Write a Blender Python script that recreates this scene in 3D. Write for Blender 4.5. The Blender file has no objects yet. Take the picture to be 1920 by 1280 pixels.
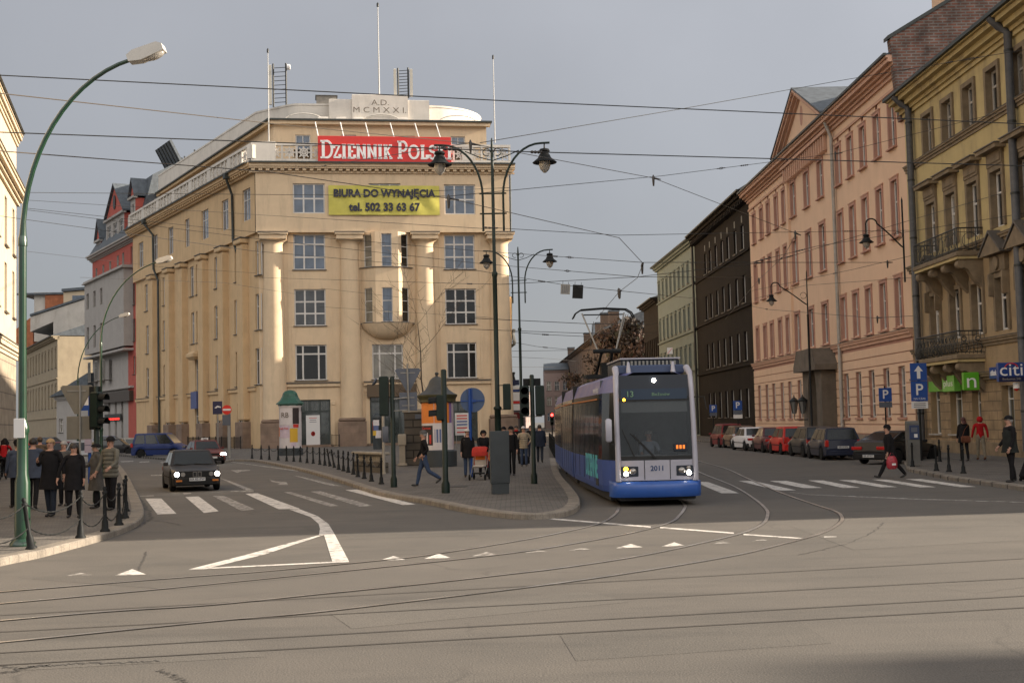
import bpy, bmesh, math, random
from mathutils import Vector, Matrix, Euler
random.seed(7)
R = math.radians
sc = bpy.context.scene
col = sc.collection

# ---------------------------------------------------------------- camera
FPX = 2421.0; CAM_H = 2.1; PITCH = math.atan(150/FPX); ROLL = R(1.3)
_F = Vector((0, math.cos(PITCH), math.sin(PITCH)))
_U0 = Vector((0, -math.sin(PITCH), math.cos(PITCH)))
_R0 = Vector((1, 0, 0))
_RT = _R0*math.cos(ROLL) - _U0*math.sin(ROLL)
_UP = _R0*math.sin(ROLL) + _U0*math.cos(ROLL)
CAM = Vector((0, 0, CAM_H))
cd = bpy.data.cameras.new('camera'); cam = bpy.data.objects.new('camera', cd); col.objects.link(cam)
cd.sensor_width = 36; cd.lens = 36*FPX/1920; cd.clip_end = 3000; cd.clip_start = 0.1
m3 = Matrix((_RT, _UP, -_F)).transposed()
cam.matrix_world = Matrix.Translation(CAM) @ m3.to_4x4()
sc.camera = cam

# ---------------------------------------------------------------- light
SUN_AZ = R(5.8)      # direction towards the sun, measured from +X towards +Y
SUN_EL = R(20.0)
sd = Vector((math.cos(SUN_EL)*math.cos(SUN_AZ), math.cos(SUN_EL)*math.sin(SUN_AZ), math.sin(SUN_EL)))
sl = bpy.data.lights.new('sun', 'SUN'); sl.energy = 5.0; sl.angle = R(0.6); sl.color = (1.0, 0.87, 0.71)
so = bpy.data.objects.new('sun', sl); col.objects.link(so)
so.rotation_euler = sd.to_track_quat('Z', 'Y').to_euler(); so.location = (60, 10, 60)
w = bpy.data.worlds.new('World'); sc.world = w; w.use_nodes = True
nt = w.node_tree; nt.nodes.clear()
out = nt.nodes.new('ShaderNodeOutputWorld'); bg = nt.nodes.new('ShaderNodeBackground')
sky = nt.nodes.new('ShaderNodeTexSky'); sky.sky_type = 'NISHITA'; sky.sun_disc = False
sky.sun_elevation = SUN_EL; sky.sun_rotation = R(90)-SUN_AZ
tc = nt.nodes.new('ShaderNodeTexCoord'); sep = nt.nodes.new('ShaderNodeSeparateXYZ')
nt.links.new(tc.outputs['Generated'], sep.inputs[0])
# heavy grey-violet cloud bank ahead (+Y), thinner bright cloud behind and overhead
noi = nt.nodes.new('ShaderNodeTexNoise'); noi.inputs['Scale'].default_value = 3.0; noi.inputs['Detail'].default_value = 7
nt.links.new(tc.outputs['Generated'], noi.inputs[0])
rmp = nt.nodes.new('ShaderNodeMapRange'); rmp.inputs[1].default_value = -0.75; rmp.inputs[2].default_value = 0.8
rmp.inputs[3].default_value = 1.0; rmp.inputs[4].default_value = 0.0; rmp.clamp = True
nt.links.new(sep.outputs[1], rmp.inputs[0])
# low haze and roofs behind the camera stay dim: the brightness sits above about 15 degrees
el = nt.nodes.new('ShaderNodeMapRange'); el.inputs[1].default_value = 0.12; el.inputs[2].default_value = 0.5
el.inputs[3].default_value = 0.12; el.inputs[4].default_value = 1.0; el.interpolation_type = 'SMOOTHSTEP'
nt.links.new(sep.outputs[2], el.inputs[0])
me_ = nt.nodes.new('ShaderNodeMath'); me_.operation = 'MULTIPLY'
nt.links.new(rmp.outputs[0], me_.inputs[0]); nt.links.new(el.outputs[0], me_.inputs[1])
zn = nt.nodes.new('ShaderNodeMapRange'); zn.inputs[1].default_value = 0.38; zn.inputs[2].default_value = 0.85
zn.inputs[3].default_value = 1.0; zn.inputs[4].default_value = 0.1; zn.interpolation_type = 'SMOOTHSTEP'
nt.links.new(sep.outputs[2], zn.inputs[0])
mz_ = nt.nodes.new('ShaderNodeMath'); mz_.operation = 'MULTIPLY'
nt.links.new(me_.outputs[0], mz_.inputs[0]); nt.links.new(zn.outputs[0], mz_.inputs[1]); me_ = mz_
cl = nt.nodes.new('ShaderNodeMix'); cl.data_type = 'RGBA'
CLOUD_FRONT = (1.49, 1.51, 1.61, 1); CLOUD_BACK = (8.8, 8.3, 7.8, 1)
cl.inputs[6].default_value = CLOUD_FRONT; cl.inputs[7].default_value = CLOUD_BACK
nt.links.new(me_.outputs[0], cl.inputs[0])
# the bank is darker on the left, paler to the right
lr = nt.nodes.new('ShaderNodeMapRange'); lr.inputs[1].default_value = -0.45; lr.inputs[2].default_value = 0.45
lr.inputs[3].default_value = 0.9; lr.inputs[4].default_value = 1.28
nt.links.new(sep.outputs[0], lr.inputs[0])
nz = nt.nodes.new('ShaderNodeMapRange'); nz.inputs[1].default_value = 0.3; nz.inputs[2].default_value = 0.7
nz.inputs[3].default_value = 0.91; nz.inputs[4].default_value = 1.09
nt.links.new(noi.outputs[0], nz.inputs[0])
mm0 = nt.nodes.new('ShaderNodeMath'); mm0.operation = 'MULTIPLY'
nt.links.new(lr.outputs[0], mm0.inputs[0]); nt.links.new(nz.outputs[0], mm0.inputs[1])
hz = nt.nodes.new('ShaderNodeMapRange'); hz.inputs[1].default_value = 0.0; hz.inputs[2].default_value = 0.3
hz.inputs[3].default_value = 0.76; hz.inputs[4].default_value = 1.12
nt.links.new(sep.outputs[2], hz.inputs[0])
mm = nt.nodes.new('ShaderNodeMath'); mm.operation = 'MULTIPLY'
nt.links.new(mm0.outputs[0], mm.inputs[0]); nt.links.new(hz.outputs[0], mm.inputs[1])
vm = nt.nodes.new('ShaderNodeVectorMath'); vm.operation = 'SCALE'
nt.links.new(cl.outputs[2], vm.inputs[0]); nt.links.new(mm.outputs[0], vm.inputs['Scale'])
mx = nt.nodes.new('ShaderNodeMix'); mx.data_type = 'RGBA'; mx.inputs[0].default_value = 0.93
nt.links.new(sky.outputs[0], mx.inputs[6]); nt.links.new(vm.outputs[0], mx.inputs[7])
nt.links.new(mx.outputs[2], bg.inputs[0]); bg.inputs[1].default_value = 0.1
nt.links.new(bg.outputs[0], out.inputs[0])
sc.view_settings.view_transform = 'Standard'; sc.view_settings.look = 'None'
sc.view_settings.gamma = 1; sc.view_settings.exposure = 1.31
sc.cycles.max_bounces = 6; sc.cycles.diffuse_bounces = 3; sc.cycles.use_denoising = True

# ---------------------------------------------------------------- pixel -> world helpers (authoring only)
def ray(px, py):
    return _F + _RT*((px-960)/FPX) + _UP*((640-py)/FPX)
def gp(px, py, z=0.0):
    d = ray(px, py); t = (z-CAM_H)/d.z
    return CAM + d*t
def atY(px, py, Y):
    d = ray(px, py); return CAM + d*(Y/d.y)
def atX(px, py, X):
    d = ray(px, py); return CAM + d*(X/d.x)
def xY(px, Y, py=800):
    return atY(px, py, Y).x

# ---------------------------------------------------------------- materials
MATS = {}
def mat(name, c, rough=0.8, noise=0.0, nscale=3.0, bump=0.0, bscale=40.0, metal=0.0, spec=0.5, emis=None, estr=0.0,
        stain=None, stain_amt=0.0, stain_scale=(0.6, 0.6, 0.15), coat=0.0, alpha=None, trans=0.0, c2=None, speck=0.0):
    if name in MATS: return MATS[name]
    m = bpy.data.materials.new(name); m.use_nodes = True; n = m.node_tree; b = n.nodes['Principled BSDF']
    c4 = (c[0], c[1], c[2], 1)
    b.inputs['Base Color'].default_value = c4; b.inputs['Roughness'].default_value = rough
    b.inputs['Metallic'].default_value = metal; b.inputs['Specular IOR Level'].default_value = spec
    b.inputs['Coat Weight'].default_value = coat; b.inputs['Coat Roughness'].default_value = 0.08
    if trans: b.inputs['Transmission Weight'].default_value = trans
    if alpha is not None: b.inputs['Alpha'].default_value = alpha
    if emis: b.inputs['Emission Color'].default_value = (*emis, 1); b.inputs['Emission Strength'].default_value = estr
    t = n.nodes.new('ShaderNodeTexCoord')
    last = None
    if noise > 0 or stain:
        nz = n.nodes.new('ShaderNodeTexNoise'); nz.inputs['Scale'].default_value = nscale; nz.inputs['Detail'].default_value = 6
        nz.inputs['Roughness'].default_value = 0.6
        n.links.new(t.outputs['Object'], nz.inputs[0])
        mr = n.nodes.new('ShaderNodeMapRange'); mr.inputs[1].default_value = 0.3; mr.inputs[2].default_value = 0.7
        n.links.new(nz.outputs[0], mr.inputs[0])
        mx = n.nodes.new('ShaderNodeMix'); mx.data_type = 'RGBA'
        lo = c2 if c2 else [v*(1-noise) for v in c]
        hi = c if c2 else [min(1, v*(1+noise*0.6)) for v in c]
        mx.inputs[6].default_value = (*lo, 1); mx.inputs[7].default_value = (*hi, 1)
        n.links.new(mr.outputs[0], mx.inputs[0]); last = mx.outputs[2]
        if stain:
            mp = n.nodes.new('ShaderNodeMapping'); mp.inputs['Scale'].default_value = stain_scale
            n.links.new(t.outputs['Object'], mp.inputs[0])
            n2 = n.nodes.new('ShaderNodeTexNoise'); n2.inputs['Scale'].default_value = 2.0; n2.inputs['Detail'].default_value = 8
            n2.inputs['Roughness'].default_value = 0.7
            n.links.new(mp.outputs[0], n2.inputs[0])
            m2 = n.nodes.new('ShaderNodeMapRange'); m2.inputs[1].default_value = 0.5; m2.inputs[2].default_value = 0.75
            m2.inputs[4].default_value = stain_amt
            n.links.new(n2.outputs[0], m2.inputs[0])
            x2 = n.nodes.new('ShaderNodeMix'); x2.data_type = 'RGBA'
            n.links.new(last, x2.inputs[6]); x2.inputs[7].default_value = (*stain, 1)
            n.links.new(m2.outputs[0], x2.inputs[0]); last = x2.outputs[2]
        if speck:
            n3 = n.nodes.new('ShaderNodeTexNoise'); n3.inputs['Scale'].default_value = 60; n3.inputs['Detail'].default_value = 3
            n.links.new(t.outputs['Object'], n3.inputs[0])
            m3_ = n.nodes.new('ShaderNodeMapRange'); m3_.inputs[1].default_value = 0.3; m3_.inputs[2].default_value = 0.7
            m3_.inputs[3].default_value = 1-speck; m3_.inputs[4].default_value = 1+speck
            n.links.new(n3.outputs[0], m3_.inputs[0])
            v3 = n.nodes.new('ShaderNodeVectorMath'); v3.operation = 'SCALE'
            n.links.new(last, v3.inputs[0]); n.links.new(m3_.outputs[0], v3.inputs['Scale']); last = v3.outputs[0]
        n.links.new(last, b.inputs['Base Color'])
    if bump > 0:
        nb = n.nodes.new('ShaderNodeTexNoise'); nb.inputs['Scale'].default_value = bscale; nb.inputs['Detail'].default_value = 4
        n.links.new(t.outputs['Object'], nb.inputs[0])
        bp = n.nodes.new('ShaderNodeBump'); bp.inputs['Strength'].default_value = bump; bp.inputs['Distance'].default_value = 0.02
        n.links.new(nb.outputs[0], bp.inputs['Height']); n.links.new(bp.outputs[0], b.inputs['Normal'])
    MATS[name] = m; return m

def brickmat(name, c1, c2, mortar, bw, bh, msize=0.01, bump=0.4, rough=0.9, axes='XZ', noise=0.3, offset=0.5):
    if name in MATS: return MATS[name]
    m = bpy.data.materials.new(name); m.use_nodes = True; n = m.node_tree; b = n.nodes['Principled BSDF']
    b.inputs['Roughness'].default_value = rough
    t = n.nodes.new('ShaderNodeTexCoord'); s = n.nodes.new('ShaderNodeSeparateXYZ'); c = n.nodes.new('ShaderNodeCombineXYZ')
    n.links.new(t.outputs['Object'], s.inputs[0])
    idx = {'X': 0, 'Y': 1, 'Z': 2}
    n.links.new(s.outputs[idx[axes[0]]], c.inputs[0]); n.links.new(s.outputs[idx[axes[1]]], c.inputs[1])
    br = n.nodes.new('ShaderNodeTexBrick'); br.inputs['Scale'].default_value = 1.0; br.offset = offset
    br.inputs['Brick Width'].default_value = bw; br.inputs['Row Height'].default_value = bh
    br.inputs['Mortar Size'].default_value = msize
    br.inputs['Color1'].default_value = (*c1, 1); br.inputs['Color2'].default_value = (*c2, 1); br.inputs['Mortar'].default_value = (*mortar, 1)
    n.links.new(c.outputs[0], br.inputs['Vector'])
    nz = n.nodes.new('ShaderNodeTexNoise'); nz.inputs['Scale'].default_value = 1.3; nz.inputs['Detail'].default_value = 6
    n.links.new(t.outputs['Object'], nz.inputs[0])
    mr = n.nodes.new('ShaderNodeMapRange'); mr.inputs[1].default_value = 0.3; mr.inputs[2].default_value = 0.7
    mr.inputs[3].default_value = 1-noise; mr.inputs[4].default_value = 1+noise*0.5
    n.links.new(nz.outputs[0], mr.inputs[0])
    v = n.nodes.new('ShaderNodeVectorMath'); v.operation = 'SCALE'
    n.links.new(br.outputs['Color'], v.inputs[0]); n.links.new(mr.outputs[0], v.inputs['Scale'])
    n.links.new(v.outputs[0], b.inputs['Base Color'])
    bp = n.nodes.new('ShaderNodeBump'); bp.inputs['Strength'].default_value = bump; bp.inputs['Distance'].default_value = 0.02
    inv = n.nodes.new('ShaderNodeMath'); inv.operation = 'SUBTRACT'; inv.inputs[0].default_value = 1
    n.links.new(br.outputs['Fac'], inv.inputs[1]); n.links.new(inv.outputs[0], bp.inputs['Height'])
    n.links.new(bp.outputs[0], b.inputs['Normal'])
    MATS[name] = m; return m

# ---------------------------------------------------------------- mesh builder
class MB:
    def __init__(s): s.v = []; s.f = []; s.m = []; s.sm = []; s.mats = []
    def mi(s, m):
        if m not in s.mats: s.mats.append(m)
        return s.mats.index(m)
    def add(s, vs, fs, m, smooth=False, M=None):
        o = len(s.v)
        if M is not None: vs = [M @ Vector(v) for v in vs]
        s.v += [tuple(v) for v in vs]
        i = s.mi(m)
        for f in fs: s.f.append([o+k for k in f]); s.m.append(i); s.sm.append(smooth)
        return s
    def quad(s, a, b, c, d, m): return s.add([a, b, c, d], [(0, 1, 2, 3)], m)
    def box(s, x0, x1, y0, y1, z0, z1, m, M=None, ch=0.0):
        if ch:
            vs = []; 
            for z, k in ((z0, ch), (z0+ch, 0), (z1-ch, 0), (z1, ch)):
                vs += [(x0+k, y0+k, z), (x1-k, y0+k, z), (x1-k, y1-k, z), (x0+k, y1-k, z)]
            fs = [(3, 2, 1, 0), (12, 13, 14, 15)]
            for l in range(3):
                for k in range(4):
                    a = l*4+k; b = l*4+(k+1) % 4
                    fs.append((a, b, b+4, a+4))
            return s.add(vs, fs, m, False, M)
        vs = [(x0, y0, z0), (x1, y0, z0), (x1, y1, z0), (x0, y1, z0), (x0, y0, z1), (x1, y0, z1), (x1, y1, z1), (x0, y1, z1)]
        return s.add(vs, [(3, 2, 1, 0), (4, 5, 6, 7), (0, 1, 5, 4), (1, 2, 6, 5), (2, 3, 7, 6), (3, 0, 4, 7)], m, False, M)
    def cbox(s, c, d, m, M=None, ch=0.0):
        return s.box(c[0]-d[0]/2, c[0]+d[0]/2, c[1]-d[1]/2, c[1]+d[1]/2, c[2]-d[2]/2, c[2]+d[2]/2, m, M, ch)
    def lathe(s, prof, m, seg=16, M=None, smooth=True, cap=True, a0=0.0, a1=2*math.pi):
        full = abs(a1-a0-2*math.pi) < 1e-6; ns = seg if full else seg+1
        vs = []; fs = []
        for r, z in prof:
            for k in range(ns):
                a = a0+(a1-a0)*k/seg; vs.append((r*math.cos(a), r*math.sin(a), z))
        for i in range(len(prof)-1):
            for k in range(seg):
                a = i*ns+k; b = i*ns+(k+1) % ns
                fs.append((a, b, b+ns, a+ns))
        s.add(vs, fs, m, smooth, M)
        if cap and full:
            if prof[0][0] > 1e-4: s.add(vs[:ns], [tuple(range(ns))[::-1]], m, False, M)
            if prof[-1][0] > 1e-4: s.add(vs[-ns:], [tuple(range(ns))], m, False, M)
        return s
    def tube(s, pts, r, m, seg=8, smooth=True, cap=True):
        pts = [Vector(p) for p in pts]; n = len(pts)
        rs = r if isinstance(r, (list, tuple)) else [r]*n
        vs = []; fs = []; up = None
        for i, p in enumerate(pts):
            t = (pts[min(i+1, n-1)]-pts[max(i-1, 0)])
            if t.length < 1e-9: t = Vector((0, 0, 1))
            t.normalize()
            if up is None: up = Vector((0, 0, 1)) if abs(t.z) < 0.9 else Vector((1, 0, 0))
            a = t.cross(up)
            if a.length < 1e-4: a = t.cross(Vector((0, 1, 0)))
            a.normalize(); b = a.cross(t); b.normalize(); up = b
            for k in range(seg):
                an = 2*math.pi*k/seg; vs.append(p+(a*math.cos(an)+b*math.sin(an))*rs[i])
        for i in range(n-1):
            for k in range(seg):
                q = i*seg+k; q2 = i*seg+(k+1) % seg; fs.append((q, q2, q2+seg, q+seg))
        if cap: fs.append(tuple(range(seg))[::-1]); fs.append(tuple((n-1)*seg+k for k in range(seg)))
        return s.add(vs, fs, m, smooth)
    def prism(s, poly, ax, lo, hi, m, M=None):
        # poly of 2D points extruded along axis ax: 'x': poly=(y,z), 'y': poly=(x,z), 'z': poly=(x,y)
        def P(p, h): return {'x': (h, p[0], p[1]), 'y': (p[0], h, p[1]), 'z': (p[0], p[1], h)}[ax]
        n = len(poly); vs = [P(p, lo) for p in poly]+[P(p, hi) for p in poly]
        fs = [tuple(range(n))[::-1], tuple(range(n, 2*n))]+[(i, (i+1) % n, n+(i+1) % n, n+i) for i in range(n)]
        return s.add(vs, fs, m, False, M)
    def sphere(s, c, r, m, seg=12, rings=8, sc_=(1, 1, 1)):
        prof = [(max(1e-5, r*math.sin(math.pi*i/rings)), -r*math.cos(math.pi*i/rings)) for i in range(rings+1)]
        M = Matrix.Translation(c) @ Matrix.Diagonal((*sc_, 1))
        return s.lathe(prof, m, seg, M, True, False)
    def loft(s, rings, m, smooth=True, caps=True, closed=True):
        n = len(rings[0]); vs = [p for r in rings for p in r]; fs = []
        for i in range(len(rings)-1):
            for k in range(n if closed else n-1):
                a = i*n+k; b = i*n+(k+1) % n; fs.append((a, b, b+n, a+n))
        s.add(vs, fs, m, smooth)
        if caps: s.add(rings[0], [tuple(range(n))[::-1]], m); s.add(rings[-1], [tuple(range(n))], m)
        return s
    def mesh(s, name, recalc=True, sharp=True):
        me = bpy.data.meshes.new(name); me.from_pydata(s.v, [], s.f)
        for m in s.mats: me.materials.append(m)
        me.polygons.foreach_set('material_index', s.m); me.polygons.foreach_set('use_smooth', s.sm)
        if recalc:
            bm = bmesh.new(); bm.from_mesh(me)
            bmesh.ops.recalc_face_normals(bm, faces=bm.faces[:]); bm.to_mesh(me); bm.free()
        if sharp and any(s.sm): me.set_sharp_from_angle(angle=R(50))
        me.update(); return me
    def build(s, name, parent=None, recalc=True):
        return link(name, s.mesh(name, recalc), parent)
def link(name, me, parent=None, loc=None, rot=None):
    o = bpy.data.objects.new(name, me); col.objects.link(o)
    if parent: o.parent = parent
    if loc is not None: o.location = loc
    if rot is not None: o.rotation_euler = rot
    return o
def empty(name, loc=(0, 0, 0), rz=0.0):
    o = bpy.data.objects.new(name, None); col.objects.link(o); o.location = loc; o.rotation_euler = (0, 0, rz)
    o.empty_display_size = 0.2; return o
def tag(o, label=None, cat=None, group=None, kind=None):
    if label: o['label'] = label
    if cat: o['category'] = cat
    if group: o['group'] = group
    if kind: o['kind'] = kind
    return o
def copy_tree(o, parent=None):
    c = o.copy(); col.objects.link(c)
    if parent: c.parent = parent
    for ch in [x for x in o.children]: copy_tree(ch, c)
    return c
def crom(pts, n=6):
    pts = [Vector(p) for p in pts]; o = []
    P = [pts[0]*2-pts[1]]+pts+[pts[-1]*2-pts[-2]]
    for i in range(1, len(P)-2):
        for k in range(n):
            t = k/n; a, b, c, d = P[i-1:i+3]
            o.append(0.5*((2*b)+(c-a)*t+(2*a-5*b+4*c-d)*t*t+(3*b-a-3*c+d)*t**3))
    o.append(pts[-1]); return o
def text_mesh(name, txt, size, m, parent, loc, rot, depth=0.0, bold=0.0, align='CENTER', sx=1.0, aligny='CENTER'):
    cu = bpy.data.curves.new(name, 'FONT'); cu.body = txt; cu.size = size; cu.align_x = align; cu.align_y = aligny
    cu.extrude = depth; cu.offset = bold; cu.resolution_u = 3
    t = bpy.data.objects.new(name, cu); col.objects.link(t)
    dg = bpy.context.evaluated_depsgraph_get()
    me = bpy.data.meshes.new_from_object(t.evaluated_get(dg)); bpy.data.objects.remove(t); bpy.data.curves.remove(cu)
    me.materials.clear(); me.materials.append(m)
    for v in me.vertices: v.co.x *= sx
    me.name = name
    return link(name, me, parent, loc, rot)
UPR = (R(90), 0, 0)   # lays text into the local XZ plane, facing -Y
# ================================================================ GROUND, ROAD, PAVEMENTS, TRACKS
def asphalt(name, base, lo):
    m = mat(name, base, rough=0.82, noise=0.2, nscale=0.35, bump=0.3, bscale=45.0, c2=lo,
            stain=(0.05, 0.047, 0.043), stain_amt=0.5, stain_scale=(0.12, 0.5, 1), speck=0.35, spec=0.35)
    return m
M_asph = asphalt('asphalt', (0.128, 0.114, 0.098), (0.098, 0.089, 0.078))
def crackify(m):
    n = m.node_tree; b = n.nodes['Principled BSDF']; src = b.inputs['Base Color'].links[0].from_socket
    t = n.nodes.new('ShaderNodeTexCoord')
    nz = n.nodes.new('ShaderNodeTexNoise'); nz.inputs['Scale'].default_value = 0.9; nz.inputs['Detail'].default_value = 5
    n.links.new(t.outputs['Object'], nz.inputs[0])
    ad = n.nodes.new('ShaderNodeMix'); ad.data_type = 'RGBA'; ad.inputs[0].default_value = 0.75
    ad.blend_type = 'ADD'
    n.links.new(t.outputs['Object'], ad.inputs[6]); n.links.new(nz.outputs['Color'], ad.inputs[7])
    vo = n.nodes.new('ShaderNodeTexVoronoi'); vo.feature = 'DISTANCE_TO_EDGE'; vo.inputs['Scale'].default_value = 0.16
    n.links.new(ad.outputs[2], vo.inputs[0])
    mr = n.nodes.new('ShaderNodeMapRange'); mr.inputs[1].default_value = 0.0; mr.inputs[2].default_value = 0.006
    mr.inputs[3].default_value = 0.35; mr.inputs[4].default_value = 0.0
    n.links.new(vo.outputs['Distance'], mr.inputs[0])
    n2 = n.nodes.new('ShaderNodeTexNoise'); n2.inputs['Scale'].default_value = 0.35; n.links.new(t.outputs['Object'], n2.inputs[0])
    gt = n.nodes.new('ShaderNodeMapRange'); gt.inputs[1].default_value = 0.5; gt.inputs[2].default_value = 0.6
    n.links.new(n2.outputs[0], gt.inputs[0])
    mu = n.nodes.new('ShaderNodeMath'); mu.operation = 'MULTIPLY'
    n.links.new(mr.outputs[0], mu.inputs[0]); n.links.new(gt.outputs[0], mu.inputs[1])
    mx = n.nodes.new('ShaderNodeMix'); mx.data_type = 'RGBA'; mx.inputs[7].default_value = (0.035, 0.032, 0.03, 1)
    n.links.new(src, mx.inputs[6]); n.links.new(mu.outputs[0], mx.inputs[0]); n.links.new(mx.outputs[2], b.inputs['Base Color'])
crackify(M_asph)
M_earth = mat('city_ground', (0.10, 0.095, 0.085), rough=0.9, noise=0.3, nscale=0.2)
M_sett = brickmat('paving_setts', (0.155, 0.138, 0.118), (0.115, 0.102, 0.09), (0.06, 0.055, 0.05), 0.24, 0.12, 0.012, bump=0.5, axes='XY', noise=0.3)
M_kerb = mat('kerb_granite', (0.22, 0.19, 0.155), rough=0.85, noise=0.35, nscale=2.5, speck=0.3, bump=0.3)
M_kerbj = mat('kerb_joint', (0.05, 0.045, 0.04), rough=0.95)
M_paint = mat('road_paint', (0.62, 0.58, 0.53), rough=0.75, noise=0.18, nscale=4.0, stain=(0.17, 0.155, 0.14), stain_amt=1.0, stain_scale=(2.2, 2.2, 1), speck=0.2)
M_paintw = mat('road_paint_worn', (0.5, 0.47, 0.43), rough=0.8, noise=0.3, nscale=4.0, stain=(0.13, 0.115, 0.1), stain_amt=1.0, stain_scale=(2.6, 2.6, 1), speck=0.25)
n_ = M_paintw.node_tree
for nd in n_.nodes:
    if nd.type == 'MAP_RANGE' and abs(nd.inputs[1].default_value-0.5) < 1e-6: nd.inputs[1].default_value = 0.4; nd.inputs[2].default_value = 0.55
M_rail = mat('rail_steel', (0.50, 0.45, 0.39), rough=0.36, metal=0.85, noise=0.4, nscale=1.2)
M_groove = mat('rail_groove', (0.06, 0.052, 0.045), rough=0.9)
M_tarl = mat('faded_joint', (0.075, 0.066, 0.057), rough=0.85)
M_tar = mat('tar_joint', (0.05, 0.045, 0.04), rough=0.8)

for nd in M_paint.node_tree.nodes:
    if nd.type == 'MAP_RANGE' and abs(nd.inputs[1].default_value-0.5) < 1e-6: nd.inputs[1].default_value = 0.52; nd.inputs[2].default_value = 0.62
g = MB(); g.quad((-900, -80, -0.03), (900, -80, -0.03), (900, 1600, -0.03), (-900, 1600, -0.03), M_earth)
tag(g.build('ground', recalc=False), kind='structure')
g = MB(); g.quad((-150, -30, 0), (110, -30, 0), (110, 420, 0), (-150, 420, 0), M_asph)
tag(g.build('road', recalc=False), kind='structure')

KERB = 0.13
def pavement(name, pts, closed_from=0, kerb_n=None):
    """pts: world XY of the outline, first kerb_n points form the visible kerb edge"""
    mb = MB(); n = len(pts); kerb_n = kerb_n or n
    # inset for the kerb stone
    top = [(p[0], p[1], KERB) for p in pts]
    ins = []
    for i in range(n):
        a = Vector(pts[i-1]); b = Vector(pts[i]); c = Vector(pts[(i+1) % n])
        d1 = (b-a).normalized(); d2 = (c-b).normalized(); nn = (Vector((-d1.y, d1.x))+Vector((-d2.y, d2.x)))
        if nn.length < 1e-6: nn = Vector((-d1.y, d1.x))
        nn.normalize(); ins.append(Vector(pts[i])+nn*0.3)
    # orientation test
    A = sum(pts[i][0]*pts[(i+1) % n][1]-pts[(i+1) % n][0]*pts[i][1] for i in range(n))
    if A < 0:
        ins = [Vector(pts[i])*2-ins[i] for i in range(n)]
    bm = bmesh.new(); vs = [bm.verts.new((p[0], p[1], KERB-0.006)) for p in ins]
    es = [bm.edges.new((vs[i], vs[(i+1) % n])) for i in range(n)]
    r = bmesh.ops.triangle_fill(bm, use_beauty=True, edges=es)
    V = [tuple(v.co) for v in bm.verts]; bm.verts.index_update()
    F = [tuple(v.index for v in f.verts) for f in bm.faces]; bm.free()
    mb.add(V, F, M_sett)
    k = MB()
    for i in range(n):
        j = (i+1) % n
        a, b = pts[i], pts[j]; c, d = ins[j], ins[i]
        L = (Vector(b)-Vector(a)).length; ns = max(1, int(round(L/1.0))) if L < 60 else 1
        for q in range(ns):
            t0 = q/ns+0.012; t1 = (q+1)/ns-0.012
            P = lambda u, v, t: (u[0]+(v[0]-u[0])*t, u[1]+(v[1]-u[1])*t)
            w0, w1 = P(a, b, t0), P(a, b, t1); x0, x1 = P(d, c, t0), P(d, c, t1)
            e = 0.025
            iw0 = (w0[0]+(x0[0]-w0[0])*0.1, w0[1]+(x0[1]-w0[1])*0.1); iw1 = (w1[0]+(x1[0]-w1[0])*0.1, w1[1]+(x1[1]-w1[1])*0.1)
            V = [(*w0, 0), (*w1, 0), (*w0, KERB-e), (*w1, KERB-e), (*iw0, KERB), (*iw1, KERB), (*x0, KERB), (*x1, KERB)]
            k.add(V, [(0, 1, 3, 2), (2, 3, 5, 4), (4, 5, 7, 6)], M_kerb)
        k.add([(*a, 0), (*b, 0), (b[0]*.97+c[0]*.03, b[1]*.97+c[1]*.03, KERB-0.02), (a[0]*.97+d[0]*.03, a[1]*.97+d[1]*.03, KERB-0.02)], [(0, 1, 2, 3)], M_kerbj)
        k.add([(a[0]*.97+d[0]*.03, a[1]*.97+d[1]*.03, KERB-0.02), (b[0]*.97+c[0]*.03, b[1]*.97+c[1]*.03, KERB-0.02), (c[0], c[1], KERB-0.02), (d[0], d[1], KERB-0.02)], [(0, 1, 2, 3)], M_kerbj)
    o = mb.build(name, recalc=False); tag(o, kind='structure')
    kk = k.build('kerb', recalc=True); tag(kk, kind='structure')
def px2w(pl, z=KERB): return [(gp(x, y, z).x, gp(x, y, z).y) for x, y in pl]
def smooth2(pl, n=4): return [(p.x, p.y) for p in crom([Vector((a, b, 0)) for a, b in pl], n)]

lp = smooth2(px2w([(-70, 1068), (0, 1046), (70, 1032), (130, 1017), (190, 1001), (235, 986), (262, 972), (270, 957), (264, 937), (250, 908), (236, 884), (225, 871)]), 4)
lp += px2w([(190, 878), (140, 882), (80, 886), (30, 888)]) + [(-28.8, 77.5), (-50, 82), (-140, 82), (-140, 20)]
pavement('pavement_by_lamp', lp)
ip = smooth2(px2w([(400, 866), (440, 861), (480, 862), (530, 871), (580, 882), (640, 899), (690, 915), (725, 924), (790, 934), (860, 948), (920, 957), (975, 962), (1030, 961), (1068, 955), (1086, 944), (1086, 930), (1072, 911), (1056, 894), (1048, 880), (1044, 868), (1041, 858)]), 4)
ip += [(3.0, 100), (2.0, 140), (1.2, 250), (-8, 260), (-60, 260), (-78, 210), (-62, 175), (-47, 145), (-39, 120)]
pavement('pavement_island', ip)
rp = [(60, 21.0), (30, 23.5), (20, 27.0)]
rp = [(80, 24), (45, 25.5), (26, 27.6), (19.5, 31)] + px2w([(1990, 922), (1920, 911), (1860, 903), (1777, 892), (1702, 877)]) + [(15.9, 53), (16.3, 60), (16.2, 90), (15.9, 115), (14.5, 150), (10.5, 200), (4, 330), (60, 330), (80, 200)]
pavement('pavement_by_shops', rp)

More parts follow.
